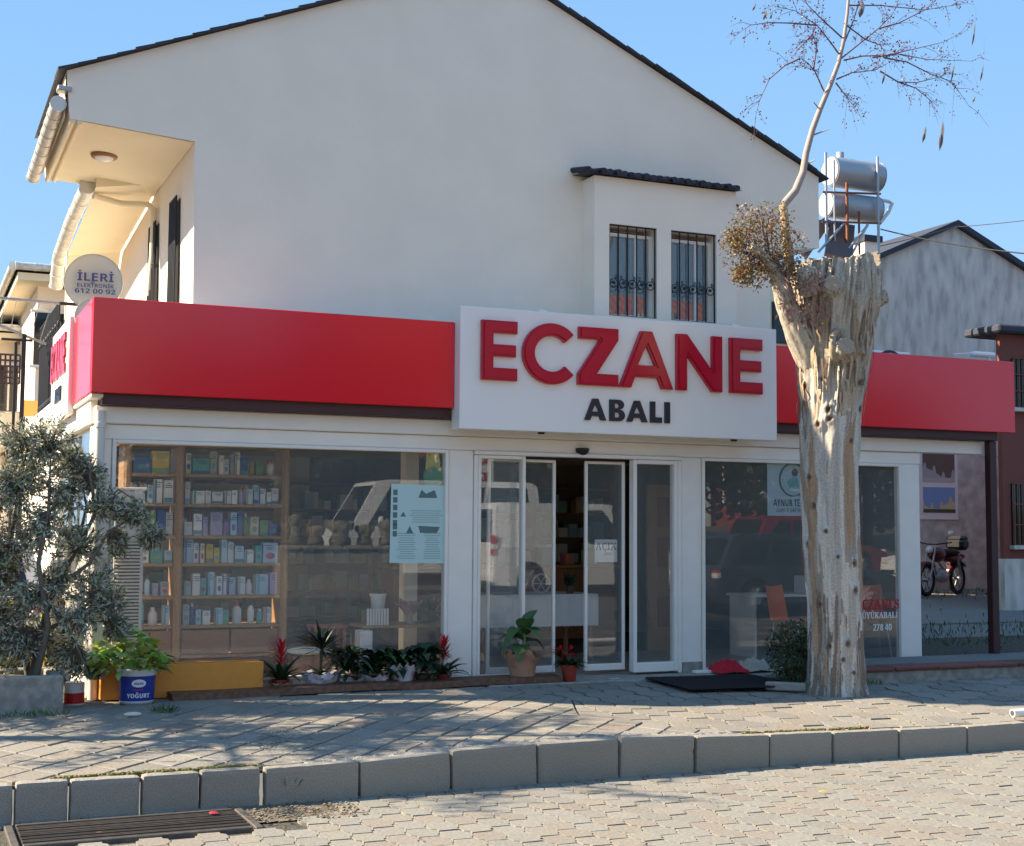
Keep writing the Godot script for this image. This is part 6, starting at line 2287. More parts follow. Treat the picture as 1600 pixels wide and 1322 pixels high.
# ---------------------------------------------------------------- behind, left
func left_background() -> void:
	# satellite dishes on the terrace
	for k in 2:
		var c := pz([146, 160][k], [440, 500][k], [-1.9, -1.2][k])
		var d := thing("satellite_dish", ["satellite dish with blue lettering on the terrace", "grey satellite dish low behind the red fascia"][k], "satellite dish", Vector3(c.x, 2.95, c.z))
		var r: float = [0.295, 0.27][k]
		var turn := Basis(Vector3.UP, [-0.12, 0.1][k]) * Basis(Vector3.RIGHT, [-0.05, -0.5][k])
		var b := MB.new()
		b.col = [Color(0.62, 0.60, 0.54), Color(0.42, 0.43, 0.45)][k]
		var prof := []
		for i in 9: prof.append(Vector2(r * (1.0 - i / 8.0) + 0.0005, -0.07 * (1.0 - pow(1.0 - i / 8.0, 2.0)) ))
		b.lathe(prof, 32, c - d.position, turn * Basis(Vector3.RIGHT, PI / 2))
		b.col = shade(b.col, 0.8)
		var rim := []
		for i in 33: rim.append(c - d.position + turn * Vector3(cos(TAU * i / 32.0) * r, sin(TAU * i / 32.0) * r, 0))
		b.tube(rim, 0.008, 5)
		put(d, "reflector", b, "plain")
		var m := MB.new()
		m.tube([Vector3(0, 0, -0.1), Vector3(0, c.y - 2.95, -0.1)], 0.02, 8)
		m.tube([Vector3(0, c.y - 2.95, -0.1), c - d.position + Vector3(0, 0, -0.05)], 0.02, 8)
		put(d, "mast", m, "steel")
		if k == 0:
			var z := Vector3(0, 0, 0.006)
			text(d, "lettering", "İLERİ", 0.085, c - d.position + turn * (Vector3(0.02, 0.045, 0) + z), "blue_print", turn, 0.002, true, false, 1.25)
			text(d, "lettering", "ELEKTRONİK", 0.040, c - d.position + turn * (Vector3(0.02, -0.045, 0) + z), "blue_print", turn, 0.002, true, false, 1.1)
			text(d, "lettering", "612 00 92", 0.050, c - d.position + turn * (Vector3(0.02, -0.105, 0) + z), "blue_print", turn, 0.002, true, false, 1.35)
	var am := thing("antenna_pole", "thin white pole with a small joint beside the lettered dish", "pole", Vector3(1.75, 2.95, -1.7))
	var p0 := px(103, 460, 1.75) - am.position
	var a1 := MB.new()
	a1.tube([Vector3(p0.x, 0, p0.z), Vector3(p0.x, p0.y + 0.55, p0.z)], 0.012, 8)
	put(am, "pole", a1, "white_paint")
	var a2 := MB.new()
	a2.blob(Vector3(p0.x + 0.03, p0.y + 0.12, p0.z + 0.03), Vector3(0.05, 0.04, 0.05), 0.4, 2, 3, 8, 10)
	put(am, "joint", a2, "galvanised")
	# drying frame out over the alley
	var dr := thing("drying_rack", "pale metal clothes drying frame hung outside the terrace railing", "drying rack", Vector3(1.58, 3.9, -2.4))
	var A := px(93, 474, 1.58)
	var B := px(72, 538, 1.58)
	var C := pz(-30, 463, A.z)
	var D := pz(-30, 496, B.z)
	for e in [[A, C], [B, D], [C, D]]:
		var m := W(dr)
		m.tube(e, 0.018, 8)
		put(dr, "frame_bar", m, "steel")
	for i in 6:
		var m := W(dr)
		m.tube([A.lerp(C, 0.1 + i * 0.15), B.lerp(D, 0.1 + i * 0.15)], 0.004, 5)
		put(dr, "line", m, "steel")
	# dark pergola posts
	var pg := thing("post_frame", "dark metal cross post standing in the alley", "post", Vector3(0.2, 0.0, -5.0))
	var pa := px(38, 520, 0.75)
	for e in [[[38, 522], [33, 700], 0.05], [[25, 535], [24, 700], 0.035], [[2, 530], [51, 532], 0.03]]:
		var m := W(pg)
		var z := -5.0
		var q0 := pz(e[0][0], e[0][1], z)
		var q1 := pz(e[1][0], e[1][1], z)
		if e[1][1] > 600: q1 = Vector3(q0.x, -0.05, q0.z)
		m.bbox((q0 + q1) * 0.5, Vector3(maxf(absf(q1.x - q0.x), e[2]), maxf(absf(q1.y - q0.y), e[2]), e[2]), 0.005)
		put(pg, "bar", m, "iron")
	# houses further along the alley
	villa("far_villa", "cream villa with a grey tiled roof beyond the terrace", Vector3(0.15, 0, -17.0), pz(24, 430, -17.0), pz(150, 430, -17.0), pz(60, 408, -17.0).y, false)
	villa("low_villa", "pale villa with a round balcony down the alley", Vector3(-1.4, 0, -22.0), pz(-40, 520, -22.0), pz(85, 520, -22.0), pz(20, 500, -22.0).y, true)
	# lattice screen
	var ls := thing("lattice_screen", "brown wooden lattice screen on a far balcony", "lattice", pz(-10, 640, -15.0))
	var c0 := pz(-30, 552, -15.0)
	var c1 := pz(30, 600, -15.0)
	for i in 9:
		var m := W(ls)
		var x := lerpf(c0.x, c1.x, i / 8.0)
		m.bbox(Vector3(x, (c0.y + c1.y) * 0.5, -15.0), Vector3(0.035, absf(c0.y - c1.y), 0.02), 0.003)
		put(ls, "slat", m, "maroon")
	for i in 6:
		var m := W(ls)
		m.bbox(Vector3((c0.x + c1.x) * 0.5, lerpf(c1.y, c0.y, i / 5.0), -14.975), Vector3(absf(c1.x - c0.x), 0.035, 0.02), 0.003)
		put(ls, "slat", m, "maroon")
	var oc := thing("orange_awning", "orange awning below the far villa", "awning", pz(50, 640, -13.0))
	var ob := W(oc)
	var o0 := pz(35, 622, -13.0)
	var o1 := pz(82, 655, -13.0)
	ob.q(Vector3(o0.x, o1.y, -12.6), Vector3(o1.x, o1.y, -12.6), Vector3(o1.x, o0.y, -13.4), Vector3(o0.x, o0.y, -13.4))
	put(oc, "cloth", ob, "orange_wood")
	var op := W(oc)
	for x in [o0.x, o1.x]: op.tube([Vector3(x, -0.05, -12.6), Vector3(x, o1.y, -12.6)], 0.03, 6)
	put(oc, "poles", op, "iron")
	# garden wall down the alley and a shed behind the olive
	var gw := thing("garden_wall", "grey garden wall at the left of the alley", "wall", Vector3(-0.8, 0, -12.0))
	var g0 := W(gw)
	g0.bbox(Vector3(-1.4, 1.0, -12.0), Vector3(2.9, 2.5, 0.2), 0.02)
	put(gw, "wall", g0, "concrete")
	var gc := W(gw)
	gc.bbox(Vector3(-1.4, 2.29, -12.0), Vector3(3.0, 0.08, 0.3), 0.01)
	put(gw, "coping", gc, "plaster_grey")
	# white car parked beside the shop, glimpsed through the olive
	car("side_car", "white car parked in the alley behind the olive tree", Vector3(0.55, -0.06, -3.6), PI * 0.5, 3.9, 1.62, 1.45, "car_white", false, 0.0)
	# yellow barrier
	var yb := thing("yellow_barrier", "low yellow tube barrier behind the olive tree", "barrier", Vector3(0.9, -0.06, -0.9))
	for y in [0.78, 0.24]:
		var m := W(yb)
		m.col = Color(0.62, 0.46, 0.02)
		m.tube([Vector3(-0.4, y, -0.9), Vector3(1.30, y, -0.9)], 0.025, 8)
		put(yb, "rail", m, "plain")
	for x in [-0.3, 1.25]:
		var m := W(yb)
		m.col = Color(0.62, 0.46, 0.02)
		m.tube([Vector3(x, -0.06, -0.9), Vector3(x, 0.80, -0.9)], 0.025, 8)
		put(yb, "post", m, "plain")
	# paint tins beside the corner
	var pt := thing("paint_tin", "red and white tin standing by the shop corner", "tin", Vector3(1.42, -0.06, 0.35))
	var t1 := MB.new()
	t1.col = Color(0.7, 0.7, 0.68)
	t1.lathe([Vector2(0, 0), Vector2(0.085, 0), Vector2(0.085, 0.2), Vector2(0.075, 0.21), Vector2(0, 0.21)], 16)
	put(pt, "can", t1, "gloss")
	var t2 := MB.new()
	t2.col = Color(0.5, 0.02, 0.02)
	t2.lathe([Vector2(0.0865, 0.03), Vector2(0.0865, 0.12)], 16)
	put(pt, "label_band", t2, "gloss")

func villa(called: String, label: String, at: Vector3, l: Vector3, r: Vector3, ridge: float, balcony: bool) -> void:
	var v := thing(called, label, "house", Vector3(at.x, -0.05, at.z))
	var x0 := l.x
	var x1 := r.x + 1.0
	var eave := l.y
	var w := W(v)
	w.span(Vector3(x0 + 0.45, -0.05, at.z - 6.0), Vector3(x1, eave - 0.2, at.z))
	put(v, "wall", w, "plaster")
	var s := W(v)
	s.span(Vector3(x0, eave - 0.2, at.z - 6.3), Vector3(x1 + 0.3, eave - 0.05, at.z + 0.7))
	put(v, "eave", s, "plaster_cream")
	var rf := W(v)
	var c := Vector3(lerpf(x0, x1, 0.62), ridge + 0.35, at.z - 2.5)
	var e := [Vector3(x0 - 0.05, eave + 0.08, at.z + 0.75), Vector3(x1 + 0.35, eave + 0.08, at.z + 0.75), Vector3(x1 + 0.35, eave + 0.08, at.z - 6.3), Vector3(x0 - 0.05, eave + 0.08, at.z - 6.3)]
	for i in 4: rf.tri(e[i], e[(i + 1) % 4], c)
	var root := put(v, "roof", rf, "roof_tile")
	for i in 12:
		var t := W(v)
		var a: Vector3 = e[0].lerp(e[1], i / 12.0)
		t.tube([a, a.lerp(c, 0.96)], [0.06, 0.03], 6)
		put(root, "tile_row", t, "roof_tile")
	gutter(v, [e[0] + Vector3(0, -0.02, 0.05), e[1] + Vector3(0, -0.02, 0.05)], 0.08)
	gutter(v, [e[0] + Vector3(-0.05, -0.02, 0), e[3] + Vector3(-0.05, -0.02, 0)], 0.08)
	var lm := W(v)
	lm.lathe([Vector2(0, -0.1), Vector2(0.16, -0.06), Vector2(0.22, 0.0)], 16, Vector3(lerpf(x0, x1, 0.4), eave - 0.2, at.z + 0.35))
	put(v, "porch_lamp", lm, "wood")
	for k in 2:
		var wd := W(v)
		var wx := lerpf(x0 + 0.8, x1 - 0.5, k)
		wd.bbox(Vector3(wx, eave - 1.3, at.z + 0.01), Vector3(0.8, 1.1, 0.06), 0.01)
		var wr := put(v, "window", wd, "car_glass")
		var fr := W(v)
		fr.bbox(Vector3(wx, eave - 0.72, at.z + 0.03), Vector3(0.95, 0.06, 0.1), 0.01)
		fr.bbox(Vector3(wx, eave - 1.88, at.z + 0.03), Vector3(0.95, 0.06, 0.12), 0.01)
		fr.bbox(Vector3(wx, eave - 1.3, at.z + 0.03), Vector3(0.05, 1.08, 0.08), 0.01)
		put(wr, "frame", fr, "white_frame")
	if balcony:
		var b := W(v)
		b.lathe([Vector2(0, 0), Vector2(1.1, 0.02), Vector2(1.2, 0.15), Vector2(1.2, 0.9), Vector2(1.25, 0.95), Vector2(1.1, 0.95)], 24, Vector3(x1 - 1.6, eave - 2.9, at.z + 0.2))
		put(v, "balcony", b, "plaster_cream")
		for i in 12:
			var q := W(v)
			q.lathe([Vector2(0.04, 0), Vector2(0.07, 0.2), Vector2(0.04, 0.5)], 8, Vector3(x0 + 0.2 + i * 0.22, eave - 3.4, at.z + 0.5))
			put(v, "baluster", q, "white_paint")

# ---------------------------------------------------------------- behind, right
func right_background() -> void:
	# low annex that carries the water heater
	var Z := -6.0
	var an := thing("cream_annex", "cream flat roofed annex behind the tree trunk", "building", Vector3(13.9, 0, Z - 1.5))
	var a := W(an)
	var al := pz(1206, 470, Z).x
	var ar := pz(1362, 470, Z).x
	var at := pz(1290, 432, Z).y
	a.bbox(Vector3((al + ar) * 0.5, at * 0.5, Z - 2.0), Vector3(ar - al, at, 3.4), 0.03)
	put(an, "wall", a, "plaster_cream")
	var a2 := W(an)
	a2.bbox(Vector3((al + ar) * 0.5, at + 0.05, Z - 2.0), Vector3(ar - al + 0.2, 0.1, 3.6), 0.02)
	put(an, "parapet", a2, "plaster_grey")
	var a3 := W(an)
	a3.bbox(Vector3(al + 0.45, at - 0.8, Z - 0.28), Vector3(0.5, 0.7, 0.05), 0.01)
	put(an, "window", a3, "car_glass")
	# solar water heater: two tanks in a pipe frame, collector plates
	var sh := thing("solar_heater", "rooftop solar water heater with two grey tanks on a pipe frame", "water heater", Vector3(14.6, at + 0.1, Z - 1.0))
	var zt := Z - 1.0
	for k in 2:
		var l := pz([1296, 1290][k], [270, 322][k], zt)
		var r := pz([1372, 1370][k], [276, 326][k], zt)
		l.y = (l.y + r.y) * 0.5
		r.y = l.y
		var b := W(sh)
		var rad := 0.27 if k == 0 else 0.24
		b.tube([l, l + Vector3(0.03, 0, 0), r - Vector3(0.03, 0, 0), r], [rad * 0.93, rad, rad, rad * 0.93], 24)
		var tk := put(sh, "tank", b, "galvanised")
		for u in [0.02, 0.98]:
			var c := W(sh)
			var p := l.lerp(r, u)
			c.tube([p - Vector3(0.008, 0, 0), p + Vector3(0.008, 0, 0)], rad * 1.02, 24)
			put(tk, "band", c, "steel")
		if k == 0:
			var cap := W(sh)
			cap.lathe([Vector2(0.07, -0.05), Vector2(0.07, 0.1), Vector2(0.0, 0.1)], 12, l.lerp(r, 0.22) + Vector3(0, rad, 0))
			put(tk, "filler_cap", cap, "galvanised")
	var legs := [[1290, 238, 400, "steel", 0.025], [1303, 250, 415, "steel", 0.018], [1323, 285, 415, "rust", 0.028], [1371, 245, 410, "galvanised", 0.025], [1342, 330, 400, "rust", 0.02]]
	for g in legs:
		var b := W(sh)
		var p := pz(g[0], g[1], zt + 0.3)
		b.tube([p, Vector3(p.x, at + 0.1, p.z)], g[4], 8)
		put(sh, "leg", b, g[3])
	for y in [300, 346]:
		var b := W(sh)
		b.tube([pz(1285, y, zt + 0.3), pz(1376, y + 3, zt + 0.3)], 0.02, 6)
		put(sh, "frame_bar", b, "rust")
	for e in [[[1278, 395], [1318, 350]], [[1330, 400], [1356, 350]], [[1316, 400], [1356, 352]]]:
		var b := W(sh)
		b.tube([pz(e[0][0], e[0][1], zt + 0.35), pz(e[1][0], e[1][1], zt + 0.35)], 0.022, 6)
		put(sh, "brace", b, "galvanised")
	var bp := W(sh)
	bp.tube([pz(1372, 312, zt), pz(1388, 315, zt), pz(1394, 318, zt), pz(1388, 332, zt), pz(1374, 350, zt)], 0.035, 8)
	put(sh, "bent_pipe", bp, "pipe")
	for k in 2:
		var b := W(sh)
		var c: Array = [[1236, 372, 1288, 340, 1300, 345, 1262, 402], [1290, 395, 1298, 345, 1336, 352, 1332, 405]][k]
		var P := []
		for i in 4: P.append(pz(c[i * 2], c[i * 2 + 1], zt + 0.5 - (0.45 if i in [1, 2] else 0.0)))
		b.q(P[0], P[3], P[2], P[1])
		b.q(P[1] + Vector3(0, -0.05, -0.05), P[2] + Vector3(0, -0.05, -0.05), P[3] + Vector3(0, -0.05, -0.05), P[0] + Vector3(0, -0.05, -0.05))
		for i in 4:
			var e := P[i] as Vector3
			var f := P[(i + 1) % 4] as Vector3
			b.q(f, e, e + Vector3(0, -0.05, -0.05), f + Vector3(0, -0.05, -0.05))
		put(sh, "collector_plate", b, "collector")
	var ch := thing("chimney", "squat white chimney with a dark cap behind the water tanks", "chimney", pz(1362, 440, Z - 2.5))
	var cb := W(ch)
	var c0 := pz(1346, 378, Z - 2.5)
	var c1 := pz(1370, 440, Z - 2.5)
	cb.span(Vector3(c0.x, at, Z - 2.8), Vector3(c1.x, c0.y, Z - 2.4))
	put(ch, "stack", cb, "plaster")
	var cc := W(ch)
	cc.span(Vector3(c0.x - 0.04, c0.y, Z - 2.85), Vector3(c1.x + 0.04, c0.y + 0.12, Z - 2.35))
	put(ch, "cap", cc, "roof_tile")
	# grey gable house with a stained wall
	var zg := -9.3
	var gh := thing("grey_gable_house", "grey gable house with a stained wall behind the lot", "house", Vector3(20.0, 0.4, zg))
	var ap := pz(1492, 354, zg)
	var er := pz(1640, 450, zg)
	var el := pz(1330, 424, zg)
	var w := W(gh)
	w.prism(PackedVector2Array([Vector2(el.x - 0.6, 0.0), Vector2(er.x, 0.0), Vector2(er.x, er.y), Vector2(ap.x, ap.y), Vector2(el.x - 0.6, el.y - 0.25)]), zg - 8, zg)
	put(gh, "wall", w, "plaster_grey")
	var lw2 := W(gh)
	lw2.span(Vector3(el.x - 0.6, 0.0, zg), Vector3(er.x, 3.1, zg + 0.008))
	put(gh, "lower_wall", lw2, "plaster_dull")
	for k in 2:
		var s := W(gh)
		var p := Vector2(el.x - 0.6, el.y - 0.25) if k == 0 else Vector2(ap.x, ap.y)
		var q := Vector2(ap.x, ap.y) if k == 0 else Vector2(er.x, er.y)
		s.prism(PackedVector2Array([p + Vector2(0, 0.004), q + Vector2(0, 0.004), q + Vector2(0, 0.12), p + Vector2(0, 0.12)]), zg - 8.1, zg + 0.12)
		put(gh, "roof", s, "roof_tile")
	# posters on that wall
	var ps := thing("wall_poster", "weathered poster of buildings and landscapes on the grey wall", "poster", pz(1465, 765, zg + 0.02))
	var p0 := pz(1400, 705, zg + 0.02)
	var p1 := pz(1497, 812, zg + 0.02)
	var sb := W(ps)
	sb.col = Color(0.80, 0.80, 0.80)
	sb.span(Vector3(p0.x, p1.y, zg + 0.01), Vector3(p1.x, p0.y, zg + 0.03))
	put(ps, "sheet", sb, "print")
	for k in 4:
		var pc := W(ps)
		var xa := lerpf(p0.x, p1.x, 0.04 if k % 2 == 0 else 0.42)
		var xb := lerpf(p0.x, p1.x, 0.36 if k % 2 == 0 else 0.95)
		var ya := lerpf(p1.y, p0.y, 0.10 if k > 1 else 0.56)
		var yb := lerpf(p1.y, p0.y, 0.48 if k > 1 else 0.98)
		pc.col = Color(0.20, 0.36, 0.66) if k > 1 else Color(0.14, 0.12, 0.10)
		pc.span(Vector3(xa, ya, zg + 0.031), Vector3(xb, yb, zg + 0.034))
		pc.col = Color(0.60, 0.52, 0.34) if k > 1 else Color(0.42, 0.42, 0.42)
		var hill := PackedVector2Array([Vector2(xa, ya + 0.01)])
		for i in 25:
			var t := i / 24.0
			var bump := 0.30 + 0.16 * sin(t * 5.0 + k) + (0.22 if (i + k) % 7 in [2, 3] else 0.0) + rr(-0.03, 0.03)
			hill.append(Vector2(lerpf(xa, xb, t), ya + (yb - ya) * bump))
		hill.append(Vector2(xb, ya + 0.01))
		pc.prism(hill, zg + 0.0341, zg + 0.036)
		pc.col = Color(0.06, 0.10, 0.05) if k > 1 else Color(0.5, 0.5, 0.5)
		pc.span(Vector3(xa, ya, zg + 0.0365), Vector3(xb, ya + (yb - ya) * 0.14, zg + 0.038))
		put(ps, "picture", pc, "print")
	# reddish brown house at the right edge
	var zr := -5.6
	var rh := thing("brown_house", "reddish brown house with a barred window at the lot edge", "house", Vector3(18.5, 0.2, zr))
	var rx := pz(1566, 700, zr).x
	var rt := pz(1566, 520, zr).y
	var b1 := W(rh)
	b1.span(Vector3(rx + 5.0, 1.05, zr - 3.0), Vector3(rx + 8.0, rt, zr - 0.1))
	b1.span(Vector3(rx, 1.05, zr - 0.1), Vector3(rx + 8.0, rt, zr))
	put(rh, "wall", b1, "brown_wall")
	var b2 := W(rh)
	b2.span(Vector3(rx - 0.03, -0.1, zr - 0.13), Vector3(rx + 8.0, 1.05, zr + 0.03))
	put(rh, "plinth", b2, "plaster_grey")
	var b3 := W(rh)
	b3.bbox(Vector3(rx + 3.95, rt + 0.05, zr - 0.25), Vector3(8.3, 0.14, 0.9), 0.03)
	put(rh, "roof", b3, "roof_tile")
	for yy in [[756, 852], [560, 640]]:
		var q0 := pz(1579, yy[0], zr)
		var q1 := pz(1640, yy[1], zr)
		var wd := W(rh)
		wd.span(Vector3(q0.x, q1.y, zr - 0.01), Vector3(q1.x, q0.y, zr + 0.02))
		var wr := put(rh, "window", wd, "car_glass")
		var fr := W(rh)
		fr.bbox(Vector3((q0.x + q1.x) * 0.5, q1.y - 0.04, zr + 0.05), Vector3(q1.x - q0.x + 0.1, 0.07, 0.14), 0.01)
		put(wr, "sill", fr, "plaster_grey")
		for i in 9:
			var m := W(rh)
			var x := lerpf(q0.x + 0.03, q1.x, i / 8.0)
			m.tube([Vector3(x, q1.y, zr + 0.05), Vector3(x, q0.y, zr + 0.05)], 0.012, 5)
			put(wr, "bar", m, "rust")
		for i in 4:
			var m := W(rh)
			var y := lerpf(q1.y, q0.y, i / 3.0)
			m.tube([Vector3(q0.x, y, zr + 0.055), Vector3(q1.x, y, zr + 0.055)], 0.01, 5)
			put(wr, "cross_bar", m, "rust")
	# outdoor fan unit behind the right fascia
	var fz := -0.35
	var fu := thing("fan_unit", "white outdoor fan unit standing behind the right red fascia", "air conditioner", Vector3(10.4, 2.95, fz))
	var f0 := pz(1362, 540, fz)
	var f1 := pz(1424, 548, fz)
	var fb := W(fu)
	fb.bbox(Vector3((f0.x + f1.x) * 0.5, 3.32, fz - 0.15), Vector3(f1.x - f0.x, 0.74, 0.3), 0.02)
	put(fu, "case", fb, "white_paint")
	var ff := W(fu)
	ff.lathe([Vector2(0.0, 0.01), Vector2(0.22, 0.01), Vector2(0.24, 0.0)], 24, Vector3(lerpf(f0.x, f1.x, 0.45), 3.46, fz + 0.003), Basis(Vector3.RIGHT, PI / 2))
	put(fu, "fan_grille", ff, "black")
	for i in 4:
		var g := W(fu)
		var ring := []
		for j in 25: ring.append(Vector3(lerpf(f0.x, f1.x, 0.45) + cos(TAU * j / 24.0) * (0.05 + i * 0.05), 3.46 + sin(TAU * j / 24.0) * (0.05 + i * 0.05), fz + 0.02))
		g.tube(ring, 0.005, 4)
		put(fu, "guard_ring", g, "galvanised")
	var fm := W(fu)
	fm.col = Color(0.45, 0.05, 0.03)
	fm.lathe([Vector2(0, 0.004), Vector2(0.03, 0.004)], 10, Vector3(lerpf(f0.x, f1.x, 0.86), 3.60, fz + 0.004), Basis(Vector3.RIGHT, PI / 2))
	put(fu, "badge", fm, "plain")
	var wl := MB.new()
	wl.bbox(Vector3.ZERO, Vector3(0.34, 0.06, 0.12), 0.02)
	wl.tube([Vector3(-0.45, -0.02, 0), Vector3(-0.16, 0.01, 0)], 0.008, 6)
	wl.box(Vector3(0.1, -0.05, 0), Vector3(0.03, 0.09, 0.03))
	solo("spot_fitting", "small white lamp fitting on top of the right fascia", "lamp", pz(1535, 556, 0.1) + Vector3(0, 0.015, 0), wl, "white_gloss")
	# overhead cables
	var cab := [[[1376, 358, -7.0], [1480, 385, -5.0], [1620, 398, -3.0], "black cable running over the grey gable house"], [[1492, 355, -9.0], [1560, 350, -8.0], [1640, 340, -7.0], "thin cable leaving the grey gable ridge"], [[1148, 320, -0.2], [1230, 336, -2.0], [1300, 348, -5.5], "black cable from the bay roof towards the water tanks"], [[1372, 385, -7.0], [1410, 378, -6.5], [1500, 352, -9.1], "slack grey cable between the tanks and the gable"]]
	for c in cab:
		var p := [pz(c[0][0], c[0][1], c[0][2]), pz(c[1][0], c[1][1], c[1][2]), pz(c[2][0], c[2][1], c[2][2])]
		var pts := []
		for i in 21:
			var t := i / 20.0
			pts.append((p[0] * (1 - t) * (1 - t) + p[1] * 2 * t * (1 - t) + p[2] * t * t) - p[0])
		var m := MB.new()
		m.tube(pts, 0.012 if c[3].contains("black") else 0.008, 5)
		solo("overhead_cable", c[3], "cable", p[0], m, "black", "overhead cables")
	motorbike()

func motorbike() -> void:
	var o := py(1472, 928, lot_y(-7.5))
	o = EYE + (o - EYE).normalized() * 28.0
	o.y = lot_y(o.z)
	var m := thing("motorbike", "small red motorbike with a black top box parked by the grey wall", "motorbike", Vector3(o.x, o.y, o.z))
	m.rotation.y = deg_to_rad(-158)
	# built along x: front at +x
	for k in 2:
		var cx: float = [-0.62, 0.62][k]
		var ty := MB.new()
		var pts := []
		for i in 25: pts.append(Vector3(cx + cos(TAU * i / 24.0) * 0.27, 0.31 + sin(TAU * i / 24.0) * 0.27, 0))
		ty.tube(pts, 0.045, 8)
		var wh := put(m, "wheel", ty, "rubber")
		var rm := MB.new()
		pts = []
		for i in 25: pts.append(Vector3(cx + cos(TAU * i / 24.0) * 0.225, 0.31 + sin(TAU * i / 24.0) * 0.225, 0))
		rm.tube(pts, 0.015, 6)
		for i in 6: rm.tube([Vector3(cx, 0.31, 0), Vector3(cx + cos(TAU * i / 6.0) * 0.225, 0.31 + sin(TAU * i / 6.0) * 0.225, 0)], 0.014, 5)
		rm.tube([Vector3(cx, 0.31, -0.06), Vector3(cx, 0.31, 0.06)], 0.05, 10)
		put(wh, "rim", rm, "steel")
	var fr := MB.new()
	fr.tube([Vector3(0.42, 0.85, 0), Vector3(0.1, 0.62, 0), Vector3(-0.15, 0.45, 0), Vector3(-0.6, 0.32, 0)], 0.025, 6)
	fr.tube([Vector3(0.35, 0.72, 0), Vector3(0.2, 0.36, 0), Vector3(-0.15, 0.3, 0)], 0.022, 6)
	fr.tube([Vector3(-0.1, 0.7, 0.1), Vector3(-0.6, 0.76, 0.1)], 0.015, 6)
	fr.tube([Vector3(-0.42, 0.7, 0.12), Vector3(-0.6, 0.34, 0.1)], 0.03, 6)
	fr.tube([Vector3(-0.42, 0.7, -0.12), Vector3(-0.6, 0.34, -0.1)], 0.03, 6)
	put(m, "frame", fr, "steel")
	var en := MB.new()
	en.blob(Vector3(0.05, 0.38, 0), Vector3(0.2, 0.14, 0.13), 0.3, 2, 3, 8, 12)
	en.tube([Vector3(0.12, 0.36, 0.12), Vector3(0.0, 0.24, 0.14), Vector3(-0.35, 0.26, 0.15), Vector3(-0.8, 0.34, 0.16)], [0.025, 0.025, 0.045, 0.05], 8)
	put(m, "engine", en, "galvanised")
	var tk := MB.new()
	tk.blob(Vector3(0.18, 0.78, 0), Vector3(0.26, 0.14, 0.14), 0.1, 1, 2, 10, 14)
	put(m, "fuel_tank", tk, "bike_red")
	var sp := MB.new()
	sp.blob(Vector3(-0.45, 0.70, 0), Vector3(0.34, 0.10, 0.13), 0.1, 1, 4, 8, 12)
	put(m, "side_panel", sp, "bike_red")
	var st := MB.new()
	st.blob(Vector3(-0.28, 0.82, 0), Vector3(0.40, 0.065, 0.15), 0.05, 1, 5, 8, 14)
	put(m, "seat", st, "rubber")
	var fk := MB.new()
	for s in [-0.08, 0.08]: fk.tube([Vector3(0.38, 0.95, s), Vector3(0.62, 0.31, s)], 0.022, 6)
	put(m, "fork", fk, "steel")
	var hb := MB.new()
	hb.tube([Vector3(0.24, 1.02, 0.34), Vector3(0.36, 0.98, 0.1), Vector3(0.36, 0.98, -0.1), Vector3(0.24, 1.02, -0.34)], 0.014, 6)
	put(m, "handlebar", hb, "black")
	for s in [-1.0, 1.0]:
		var mi := MB.new()
		mi.tube([Vector3(0.28, 1.0, s * 0.24), Vector3(0.28, 1.17, s * 0.32)], 0.007, 5)
		mi.blob(Vector3(0.28, 1.2, s * 0.34), Vector3(0.02, 0.045, 0.06), 0, 1, 1, 6, 10)
		put(m, "mirror", mi, "lamp_clear")
	var hl := MB.new()
	hl.blob(Vector3(0.47, 0.88, 0), Vector3(0.07, 0.07, 0.07), 0, 1, 1, 8, 12)
	put(m, "headlight", hl, "lamp_clear")
	for cx in [-0.62, 0.62]:
		var fd := MB.new()
		var prev := []
		for i in 9:
			var w := lerpf(0.3, 2.4, i / 8.0)
			var row := [Vector3(cx + cos(w) * 0.34, 0.31 + sin(w) * 0.34, -0.07), Vector3(cx + cos(w) * 0.35, 0.31 + sin(w) * 0.35, 0), Vector3(cx + cos(w) * 0.34, 0.31 + sin(w) * 0.34, 0.07)]
			if prev.size():
				fd.q(prev[0], prev[1], row[1], row[0])
				fd.q(prev[1], prev[2], row[2], row[1])
			prev = row
		put(m, "mudguard", fd, "bike_red")
	var tl := MB.new()
	tl.blob(Vector3(-0.82, 0.74, 0), Vector3(0.05, 0.045, 0.08), 0, 1, 1, 6, 10)
	put(m, "tail_light", tl, "lamp_red")
	var pl := MB.new()
	pl.bbox(Vector3(-0.88, 0.58, 0), Vector3(0.01, 0.13, 0.18), 0.002, Basis(Vector3.BACK, -0.3))
	put(m, "number_plate", pl, "white_gloss")
	var bx := MB.new()
	bx.bbox(Vector3(-0.66, 0.98, 0), Vector3(0.34, 0.24, 0.38), 0.07)
	bx.bbox(Vector3(-0.66, 1.09, 0), Vector3(0.30, 0.10, 0.34), 0.04)
	put(m, "top_box", bx, "black")

